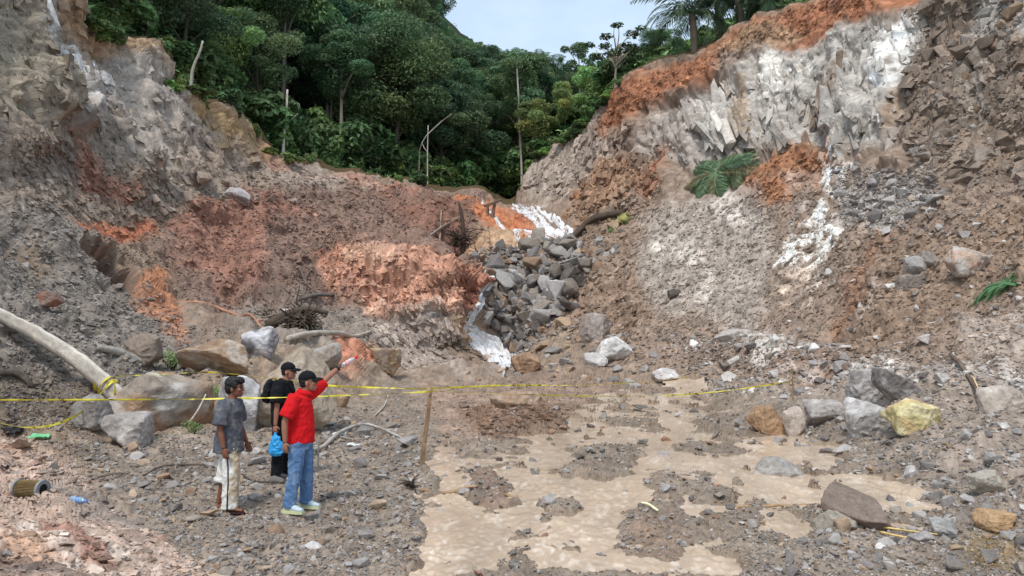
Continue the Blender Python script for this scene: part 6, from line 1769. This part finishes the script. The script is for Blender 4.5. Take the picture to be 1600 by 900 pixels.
# ---------------------------------------------------------------- logs, branches, tape, litter
PALEW = (176, 166, 154); GREYW = (142, 134, 126); DARKW = (92, 82, 74); TANW = (168, 136, 102)
def stick(name, px_pts, rpx, color, label, cat='stick', lift=.5, Z=None, branches=(), seed=0, group=None):
    """rpx: radius in photo pixels; lies on the ground seen at those pixels unless distances Z are given"""
    rs = np.random.default_rng(seed)
    W = []; R_ = []
    for i, q in enumerate(px_pts):
        if Z is None:
            P, N = surfA(*q); r = (rpx[i] if not np.isscalar(rpx) else rpx) * P.y / F_PX; W.append(np.array(P + (N * .5 + Vector((0, 0, .5))) * r * lift * 2))
        else:
            P = pt(q[0], q[1], Z[i]); r = (rpx[i] if not np.isscalar(rpx) else rpx) * P.y / F_PX; W.append(np.array(P))
        R_.append(r)
    W = np.array(W); o0 = W[0].copy(); n = max(14, 5 * len(W))
    P = smooth_path(W - o0, n); rr = np.interp(np.linspace(0, len(W) - 1, n), np.arange(len(W)), R_)
    P = P + rs.normal(size=P.shape) * rr[:, None] * .04
    V, Q, T = tube_geo(P, list(rr * (1 + .025 * rs.normal(size=n))), 14 if rr.max() > .06 else 8)
    nz = noise3((V * np.array([6, 6, 6]) + seed).astype(np.float32), 440 + seed)
    seg_ = 14 if rr.max() > .06 else 8
    lengthwise = np.tile(rs.normal(size=seg_) * .16, n); lengthwise = np.concatenate([lengthwise, [0, 0]])[:len(V)]
    C = lin(color) * 1.15 * np.clip(1 + .25 * nz + lengthwise + .10 * rs.normal(size=len(V)), .4, 1.5)[:, None]
    me = mk_mesh(name, V, [Q, T], np.clip(C, .01, .8), True)
    if not branches:
        return link(name, me, M_WOOD, None, o0, label, cat, group)
    root = thing(name, o0, label=label, cat=cat, group=group)
    link('limb', me, M_WOOD, root)
    for bp, br in branches:
        B = np.array([np.array(surfA(*q)[0] + Vector((0, 0, 1)) * br * 1.3 * surfA(*q)[0].y / F_PX) for q in bp]) - o0
        V, Q, T = tube_geo(smooth_path(B, 10), list(np.linspace(br, br * .4, 10) * W[0][1] / F_PX), 7)
        mk('branch', V, [Q, T], M_WOOD, root, col=np.tile(lin(color) * 1.1, (len(V), 1)), smooth=True)
    return root
LOGP = [(-70, 455), (0, 492), (60, 524), (120, 562), (165, 600), (206, 642)]; LOGZ = [16.7, 16.6, 16.4, 16.1, 15.9, 15.75]
stick('fallen_log', LOGP, [9, 10, 11.5, 12.5, 13.5, 13.5], PALEW, 'long pale barkless log wrapped in yellow tape, leaning down the left scree', 'log', Z=LOGZ, seed=1)
stick('fallen_log', [(140, 566), (175, 574), (214, 584)], [5, 6.5, 5], (162, 154, 144), 'short pale log lying just behind the long taped log', 'log', seed=2)
stick('fallen_log', [(-20, 524), (10, 527), (40, 531)], [6, 7, 5], GREYW, 'short grey log beneath the upper end of the long taped log', 'log', seed=3)
stick('fallen_log', [(-20, 588), (20, 598), (52, 612)], [5, 6, 4], DARKW, 'dark rotten log sticking out of the brown bank', 'log', seed=4)
stick('fallen_log', [(886, 388), (910, 372), (940, 358), (978, 340)], [4, 5.5, 6, 5], (84, 72, 62), 'dark fallen trunk at the foot of the right-hand wall', 'log', seed=5, lift=.9)
stick('dead_branch', [(275, 476), (310, 490), (350, 503), (385, 514)], [1.6, 2.2, 2.6, 3], (170, 126, 104), 'reddish dead branch fanning out on the grey scree', 'branch', seed=6, lift=1.2, branches=[([(372, 505), (385, 528), (404, 556)], 3.4), ([(383, 514), (410, 508), (440, 506)], 2.0), ([(380, 512), (372, 502), (362, 496)], 1.4)])
stick('dead_branch', [(442, 566), (480, 552), (520, 548), (548, 537), (576, 528)], [4.5, 4.5, 4, 3, 2], PALEW, 'pale dead branch below the heap of roots', 'branch', seed=7, lift=1.1, branches=[([(500, 550), (498, 538), (500, 530)], 2.5), ([(470, 556), (500, 546), (540, 560)], 2.0)])
stick('fallen_log', [(463, 481), (490, 478), (520, 472)], [3, 3.5, 2.5], (98, 90, 86), 'thin dark log on the brown slope above the heap of roots', 'log', seed=8, lift=1.)
stick('fallen_log', [(484, 420), (498, 414), (508, 408)], [2, 2.2, 1.6], (120, 104, 92), 'short stick on the mauve-brown mound', 'log', seed=9, lift=1.)
stick('dead_branch', [(458, 452), (475, 462), (494, 470)], [1.6, 2, 1.6], (112, 100, 90), 'twiggy branch above the thin dark log', 'branch', seed=10, lift=1., branches=[([(470, 460), (478, 454), (486, 450)], 1.2)])
stick('dead_branch', [(484, 722), (505, 708), (530, 690), (562, 676), (590, 678), (636, 698)], [3.2, 3.2, 3, 2.6, 2.2, 1.6], (158, 150, 142), 'arched grey branch lying on the mud right of the men', 'branch', seed=11, lift=1.2, branches=[([(530, 692), (560, 697), (600, 684)], 1.6)])
stick('stick', [(655, 772), (700, 771), (740, 775), (800, 776), (850, 775), (908, 779)], [2, 2.4, 2, 2.4, 2, 1.6], (156, 130, 104), 'long thin stick spanning the muddy stream', seed=12, lift=1.5)
stick('stick', [(660, 770), (690, 780), (712, 787)], [1.6, 1.8, 1.2], (132, 98, 76), 'short brown twig at the near end of the long thin stick', seed=13, lift=1.2)
stick('stick', [(1494, 578), (1516, 606), (1542, 640)], [3.2, 3.4, 2.6], (98, 84, 72), 'dark stick leaning on the white-dusted bank', seed=14, lift=1.4)
stick('stick', [(1522, 596), (1532, 618), (1542, 640)], [1.2, 1.3, 1], (186, 160, 122), 'thin yellow straw beside the dark leaning stick', seed=15, lift=1.4)
stick('stick', [(1340, 829), (1400, 838), (1466, 852)], [1.5, 1.7, 1.2], (204, 172, 112), 'longer yellow reed on the right bank rubble', seed=16, lift=1.6)
stick('stick', [(1376, 842), (1410, 850), (1440, 858)], [1.5, 1.6, 1.2], (198, 164, 104), 'shorter yellow reed on the right bank rubble', seed=17, lift=1.6)
stick('stick', [(1150, 792), (1210, 793), (1268, 788)], [1.6, 2, 1.4], (174, 142, 104), 'straight tan stick at the right edge of the stream', seed=18, lift=1.2)
stick('stick', [(998, 792), (1012, 800), (1028, 807)], [2, 2, 2], (222, 214, 170), 'short pale yellow stick on the gravel bar', seed=19, lift=1.2)
stick('stick', [(150, 750), (175, 748), (202, 747)], [2, 2.4, 1.8], (146, 132, 118), 'short grey stick on the gravel behind the pinkish bedrock', seed=20, lift=1.2)
stick('stick', [(222, 752), (262, 740), (335, 738)], [1.4, 1.8, 1.2], (96, 84, 76), 'thin dark twig on the gravel behind the man in grey', seed=21, lift=1.2, branches=[([(262, 742), (250, 760), (240, 778)], 1.2)])
stick('stick', [(378, 750), (395, 762), (420, 766), (440, 758)], [1.4, 1.6, 1.6, 1.2], (88, 78, 72), 'thin dark twig on the gravel between the two nearer men', seed=22, lift=1.2)
stick('stick', [(296, 660), (310, 640), (322, 616)], [1.5, 1.7, 1.2], PALEW, 'pale upright twig beside the big rusty-flanked boulder', seed=23, Z=[15.0, 15.1, 15.2])
stick('stick', [(585, 658), (600, 640), (606, 622)], [1.2, 1.4, 1.2], (176, 166, 154), 'small pale twig standing in the mud beyond the stake', seed=24, lift=1.2)
stick('stick', [(1212, 742), (1232, 722), (1246, 738)], [1.2, 1.2, 1], (128, 104, 82), 'bent brown twig by the smooth low grey boulder', seed=25, lift=1.5)
sp, _ = surfA(496, 746); stick('stick', [(496, 748), (497, 720), (498, 688)], [2.4, 1.8, .9], (160, 154, 146), 'thin pointed grey stick upright behind the man in red', seed=26, Z=[sp.y - .0] * 3)
sp, _ = surfA(1238, 640); stick('stick', [(1238, 644), (1239, 610), (1237, 572)], [1.2, 1.1, .9], (150, 120, 92), 'thin upright stake at the far end of the yellow tape', seed=27, Z=[sp.y] * 3)
# stake carrying the tape
sp, _ = surfA(660, 736); STZ = sp.y
stick('stake', [(659, 742), (662, 700), (668, 655), (671, 628), (674, 606)], [3.5, 3.4, 3.1, 2.7, 2.2], (150, 122, 94), 'tan wooden stake carrying the yellow tape at the edge of the stream', 'stake', seed=28, Z=[STZ] * 5)
def root_ball(name, px, py, n, L, color, label, seed, up=1.0, thick=.05, stump=None, out=0.0):
    rs = np.random.default_rng(seed); P, N = surfA(px, py)
    P = P + N * out; root = thing(name, P, label=label, cat='roots')
    for i in range(n):
        a = rs.uniform(0, 6.28); el = rs.uniform(-.15, 1.1) * up
        d = np.array([math.cos(a) * math.cos(el), math.sin(a) * math.cos(el) * .7 - .15, math.sin(el)]); l = L * rs.uniform(.35, 1.0)
        p = [np.array([0, 0, .05]) + rs.normal(size=3) * L * .12]
        for k in range(5): d = unit(d + rs.normal(size=3) * .38 + np.array([0, 0, -.12])); p.append(p[-1] + d * l / 5)
        r0 = thick * rs.uniform(.3, 1.0)
        V, Q, T = tube_geo(smooth_path(p, 9), list(np.linspace(r0, r0 * .25, 9)), 5)
        mk('root', V, [Q, T], M_WOOD, root, col=np.tile(lin(color) * rs.uniform(.7, 1.3), (len(V), 1)), smooth=True)
    if stump:
        V, Q, T = tube_geo(smooth_path(stump, 10), list(np.linspace(thick * 3, thick * 1.1, 10)), 9)
        mk('stump', V, [Q, T], M_WOOD, root, col=np.tile(lin(color), (len(V), 1)), smooth=True)
root_ball('root_ball', 716, 388, 90, 2.0, (84, 70, 62), 'dark upturned root ball in the hollow left of the waterfall', 61, .9, .055, [(.1, 0, -1.4), (.1, 0, .8), (.0, 0, 1.7), (-.15, 0, 2.3)], out=1.0)
root_ball('root_heap', 466, 530, 110, 1.2, (92, 80, 70), 'heap of dry matted roots above the men', 62, .75, .07, [(-1.2, 0, -.15), (-.4, 0, .3), (.3, 0, .45), (.9, 0, .3)], out=.35)
root_ball('root_heap', 420, 500, 24, .9, (134, 120, 106), 'smaller tangle of branches left of the heap of dry roots', 63, .5, .06, None, .25)
root_ball('root_clump', 640, 770, 22, .28, (74, 62, 54), 'small dark root clump at the stream edge below the stake', 64, .6, .022)
root_ball('dead_bush', 320, 605, 26, .7, (124, 112, 96), 'dry leafless twigs behind the big rusty-flanked boulder', 65, 1.1, .014)
stick('dead_branch', [(668, 372), (690, 366), (712, 362)], [2, 2.4, 1.8], (132, 116, 104), 'grey branch lying over the hollow beside the root ball', 'branch', seed=31, lift=1.4)
stick('dead_branch', [(688, 405), (690, 380), (684, 355)], [1.4, 1.5, .9], (168, 150, 134), 'pale twig hanging in front of the dark hollow', 'branch', seed=32, lift=1.6)
# timber remains at the lip of the waterfall
for i, (q0, q1, lb) in enumerate([((768, 350), (774, 312), 'taller weathered post at the lip of the waterfall'), ((762, 346), (762, 318), 'shorter weathered post at the lip of the waterfall')]):
    P, N = surfA(*q0); stick('post', [q0, ((q0[0] + q1[0]) / 2, (q0[1] + q1[1]) / 2), q1], [2.6, 2.6, 2.4], (120, 100, 86), lb, 'post', seed=35 + i, Z=[P.y - .3] * 3)
stick('beam', [(756, 322), (768, 318), (784, 312)], [2.2, 2.2, 2], (112, 96, 84), 'weathered beam resting across the two posts at the waterfall', 'beam', seed=38, Z=[surfA(768, 350)[0].y - .5] * 3)

# yellow barrier tape
M_TAPE = None
def mat_tape():
    m, n, l, b = new_mat('barrier_tape')
    tc = n.new('ShaderNodeTexCoord'); nz = n.new('ShaderNodeTexNoise'); nz.inputs['Scale'].default_value = 6.0; nz.inputs['Detail'].default_value = 2
    l.new(tc.outputs['Object'], nz.inputs['Vector'])
    rp = n.new('ShaderNodeValToRGB'); rp.color_ramp.elements[0].position = .36; rp.color_ramp.elements[0].color = (*(lin((120, 104, 24))), 1); rp.color_ramp.elements[1].position = .44; rp.color_ramp.elements[1].color = (*(lin((214, 198, 56))), 1)
    l.new(nz.outputs['Fac'], rp.inputs['Fac']); l.new(rp.outputs['Color'], b.inputs['Base Color']); b.inputs['Roughness'].default_value = .4
    return m
M_TAPE = mat_tape()
def tape(W, width, label, seed, twist=2.0, n=90, base_ang=.9):
    rs = np.random.default_rng(seed)
    W = np.array([np.array(w) for w in W]); o0 = W[0].copy(); P = smooth_path(W - o0, n)
    d = np.gradient(P, axis=0); d /= np.linalg.norm(d, axis=1)[:, None]
    up = np.array([0, 0, 1.0]); s = np.cross(d, up); s /= np.linalg.norm(s, axis=1)[:, None] + 1e-9; u = np.cross(s, d)
    ang = base_ang + np.cumsum(rs.normal(size=n)) * .25 * twist / 2
    nv = s * np.cos(ang)[:, None] + u * np.sin(ang)[:, None]
    nn = np.cross(d, nv)
    wd = width * (0.55 + .3 * np.abs(np.sin(ang * .7)))[:, None]
    V = np.concatenate([P - nv * wd / 2, P + nn * .004, P + nv * wd / 2, P - nn * .002])
    i = np.arange(n - 1)
    Q = np.concatenate([np.stack([i + a * n, i + 1 + a * n, i + 1 + b2 * n, i + b2 * n], 1) for a, b2 in ((0, 1), (1, 2), (2, 3), (3, 0))])
    return mk('barrier_tape', V, Q, M_TAPE, loc=o0, label=label, cat='barrier tape', smooth=False)
tape([pt(-60, 625.5, 10.4), pt(0, 625, 10.45), pt(200, 624.5, 10.6), pt(345, 623, 10.7), pt(480, 620, 10.9), pt(560, 617, 11.6), pt(671, 612, STZ - .12)], .036, 'yellow barrier tape stretched past the three men to the stake', 71, n=140)
tape([pt(671, 611, STZ - .10), pt(800, 616, 14.2), pt(940, 619, 16.6), pt(1040, 618, 18.2), pt(1130, 611, 19.6), pt(1238, 596, surfA(1238, 640)[0].y - .05)], .04, 'yellow barrier tape running from the stake across the stream to the thin upright stake', 72, n=120)
lr = 13.5 * 15.9 / F_PX
tape([pt(180, 588, 15.5), pt(250, 585, 15.0), pt(330, 582, 14.6), pt(420, 591, 14.0), pt(520, 603, 13.2), pt(600, 606, 12.7), pt(673, 608, STZ - .1)], .042, 'yellow barrier tape running from the long log behind the men to the stake', 73, n=140)
tape([pt(673, 607, STZ - .08), pt(740, 604, 13.8), pt(800, 602, 15.0), pt(900, 602, 17.2), pt(980, 598, 19.5), pt(1075, 590, 22.5)], .04, 'upper yellow barrier tape from the stake towards the head of the stream', 74, n=110)
tape([pt(172, 594, 15.3), pt(160, 612, 15.0), pt(130, 642, 14.2), pt(90, 662, 13.2), pt(45, 668, 12.2), pt(0, 661, 11.4), pt(-60, 645, 10.6)], .06, 'slack loop of yellow barrier tape sagging from the long log', 75, n=90, base_ang=1.3)
# tape wound round the log
ax = np.array(pt(165, 600, 15.9) - pt(120, 562, 16.1)); ax /= np.linalg.norm(ax); e1 = np.cross(ax, [0, 0, 1]); e1 /= np.linalg.norm(e1); e2 = np.cross(ax, e1); ctr = np.array(pt(167, 602, 15.88))
th = np.linspace(0, 4 * math.pi, 60)
tape([ctr + ax * (-.12 + .26 * k / 59) + (e1 * math.cos(a) + e2 * math.sin(a)) * (lr * 1.12) for k, a in enumerate(th)], .09, 'yellow tape wound twice round the long log', 76, twist=.3, n=160, base_ang=0.0)
tape([pt(176, 590, 15.5), pt(180, 605, 15.45), pt(177, 632, 15.4)], .07, 'loose end of yellow tape hanging off the long log', 77, n=20)

# litter
def litter_at(px, py): return surfA(px, py)[0]
P = litter_at(48, 780); fr = thing('filter_cartridge', P + Vector((0, 0, .10)), (0, 0, -.25), label='discarded pleated air filter cylinder on the pinkish bedrock', cat='filter')
t = MB(); n = 72; a_ = np.linspace(0, 2 * math.pi, n, endpoint=False); rr = np.where(np.arange(n) % 2 == 0, .104, .090)
xs = np.linspace(-.17, .15, 5); V = np.concatenate([np.stack([np.full(n, x), rr * np.cos(a_), rr * np.sin(a_)], 1) for x in xs])
i = np.arange(4)[:, None] * n; k = np.arange(n)[None]; Q = np.stack([i + k, i + (k + 1) % n, i + n + (k + 1) % n, i + n + k], -1).reshape(-1, 4)
t.add(V, Q); t.build('pleats', mat_plain('filter_paper', (128, 108, 74), .9, .3, 14, .3), fr)
M_GRUB = mat_plain('grey_rubber', (138, 140, 142), .7, .15, 20)
for x0, x1, ro, ri in ((.15, .185, .112, .066), (-.2, -.17, .112, .0)):
    m_ = 28; aa = np.linspace(0, 2 * math.pi, m_, endpoint=False); ring = lambda x, r: np.stack([np.full(m_, x), r * np.cos(aa), r * np.sin(aa)], 1)
    V = np.concatenate([ring(x0, ro), ring(x1, ro), ring(x1, max(ri, .004)), ring(x0, max(ri, .004))]); Q = np.concatenate([np.stack([j * m_ + np.arange(m_), j * m_ + (np.arange(m_) + 1) % m_, ((j + 1) % 4) * m_ + (np.arange(m_) + 1) % m_, ((j + 1) % 4) * m_ + np.arange(m_)], 1) for j in range(4)])
    t = MB(); t.add(V, Q); t.build('end_cap', M_GRUB, fr)
t = MB(); t.tube([(.10, 0, 0), (.165, 0, 0)], [.075, .070], 20); t.build('core', mat_plain('dark_core', (30, 30, 34), .8, .2, 40), fr)
P = litter_at(119, 806); bo = thing('water_bottle', P + Vector((0, 0, .045)), (0, .05, -.35), label='crushed clear bluish water bottle on the gravel', cat='bottle')
t = MB(); t.tube([(-.115, 0, 0), (-.105, 0, 0), (-.06, 0, .004), (-.03, 0, -.004), (.02, 0, .003), (.06, 0, 0), (.085, 0, 0), (.10, 0, 0)], [(.028, .03), (.034, .036), (.03, .037), (.034, .030), (.030, .036), (.034, .035), (.02, .02), (.013, .013)], 18)
t.build('bottle_body', mat_plain('bluish_plastic', (176, 202, 226), .15, .06, 30, .1, .5, trans=.45), bo, smooth=True)
t = MB(); t.tube([(.098, 0, 0), (.122, 0, 0)], [.016, .016], 14); t.build('bottle_cap', mat_plain('blue_cap', (90, 140, 210), .4, .05, 10), bo, smooth=True)
t = MB(); t.tube([(-.02, 0, 0), (.03, 0, 0)], [(.0365, .0345), (.0355, .0375)], 18); t.build('bottle_label', mat_plain('blue_label', (120, 160, 220), .5, .1, 30), bo, smooth=True)
P = litter_at(206, 708); a_ = np.linspace(0, 2 * math.pi, 25); t = MB(); t.tube([(math.cos(a) * .075, math.sin(a) * .03, .07 + math.sin(a) * .06) for a in a_], .014, 8, caps=False)
t.build('plastic_ring', mat_plain('green_plastic', (40, 170, 70), .4, .05, 10), loc=P, smooth=True, label='bright green plastic ring at the foot of the pale domed boulder', cat='ring')
def scrap(name, px, py, w, d, h, color, label, seed, rz=0, tilt=.2, rough=.5):
    rs = np.random.default_rng(seed); n = 7
    gx, gy = np.meshgrid(np.linspace(-.5, .5, n), np.linspace(-.5, .5, n)); e = 1 - .25 * rs.uniform(size=gx.shape) * ((np.abs(gx) > .45) | (np.abs(gy) > .45))
    zt = h * (noise3(np.stack([gx.ravel() * 2.4, gy.ravel() * 2.4, np.full(n * n, seed)], 1), seed)).reshape(n, n)
    top = np.stack([gx * w * e, gy * d * e, zt + .008], -1).reshape(-1, 3); bot = top - np.array([0, 0, .008])
    i = (np.arange(n - 1)[:, None] * n + np.arange(n - 1)[None]); q = np.stack([i, i + 1, i + n + 1, i + n], -1).reshape(-1, 4)
    bd = list(range(n)) + [n * k + n - 1 for k in range(1, n)] + [n * n - 1 - k for k in range(1, n)] + [n * (n - 1 - k) for k in range(1, n - 1)]
    sq = [[bd[k], bd[(k + 1) % len(bd)], bd[(k + 1) % len(bd)] + n * n, bd[k] + n * n] for k in range(len(bd))]
    o = mk(name, np.concatenate([top, bot]), [q, q[:, ::-1] + n * n, np.array(sq)], mat_plain(name, color, rough, .2, 15, .2), loc=litter_at(px, py) + Vector((0, 0, h * .5 + .02)), label=label, cat='litter')
    o.rotation_euler = (tilt, 0, rz); return o
scrap('plastic_sheet', 62, 708, .34, .2, .05, (120, 196, 140), 'pale green scrap of plastic lying on the bedrock edge', 81, .2)
scrap('metal_plate', 76, 746, .24, .13, .02, (132, 140, 142), 'bent grey metal plate above the air filter', 82, .1)
scrap('dark_scrap', 86, 768, .16, .1, .04, (44, 48, 56), 'small dark blue-black scrap beside the air filter', 83, .4)
scrap('black_plastic', 4, 744, .16, .1, .05, (40, 42, 46), 'black plastic scrap on the pinkish bedrock', 84, -.3)
scrap('black_plastic', 18, 690, .34, .22, .12, (48, 46, 46), 'crumpled black plastic at the base of the brown bank', 85, .3, .5)
scrap('white_plastic', 530, 687, .3, .14, .03, (214, 212, 208), 'white plastic scrap beyond the arched branch', 86, .1)
scrap('white_plastic', 552, 705, .28, .12, .03, (206, 204, 200), 'white plastic scrap under the arched branch', 87, -.3)
# weeds
WEED = make_shrub(891, .45, (104, 128, 64), 260, .085, 'weed')
for i, (x, y, s_, lb) in enumerate([(298, 662, .75, 'small green weed behind the man in grey'), (264, 590, .9, 'wispy green weed beside the low brown boulder'), (334, 650, .6, 'small green weed in front of the pale whitish boulder'), (300, 690, .5, 'low green weed right of the rusty-flanked boulder')]):
    o = WEED if i == 0 else copy_tree(WEED)
    o.location = litter_at(x, y) - Vector((0, 0, .03)); o.scale = (s_, s_, s_ * 1.1); o['label'] = lb; o['category'] = 'weed'; o['group'] = 'weeds by the boulders'
# dry grass on the right bank
rsG = np.random.default_rng(77); t = MB()
for i in range(150):
    x, y = rsG.uniform(1510, 1600), rsG.uniform(850, 905); P = np.array(litter_at(x, y)); d = np.array([rsG.normal() * .5, rsG.normal() * .4, rsG.uniform(.2, 1)]) * rsG.uniform(.08, .22)
    t.tube([P, P + d * .5, P + d + np.array([d[0], d[1], -.03])], [.003, .0025, .001], 4, lin((176, 150, 104)) * rsG.uniform(.6, 1.2))
t.build('dry_grass', M_WOOD, kind='stuff', label='dry straw-coloured grass on the right bank', cat='grass')
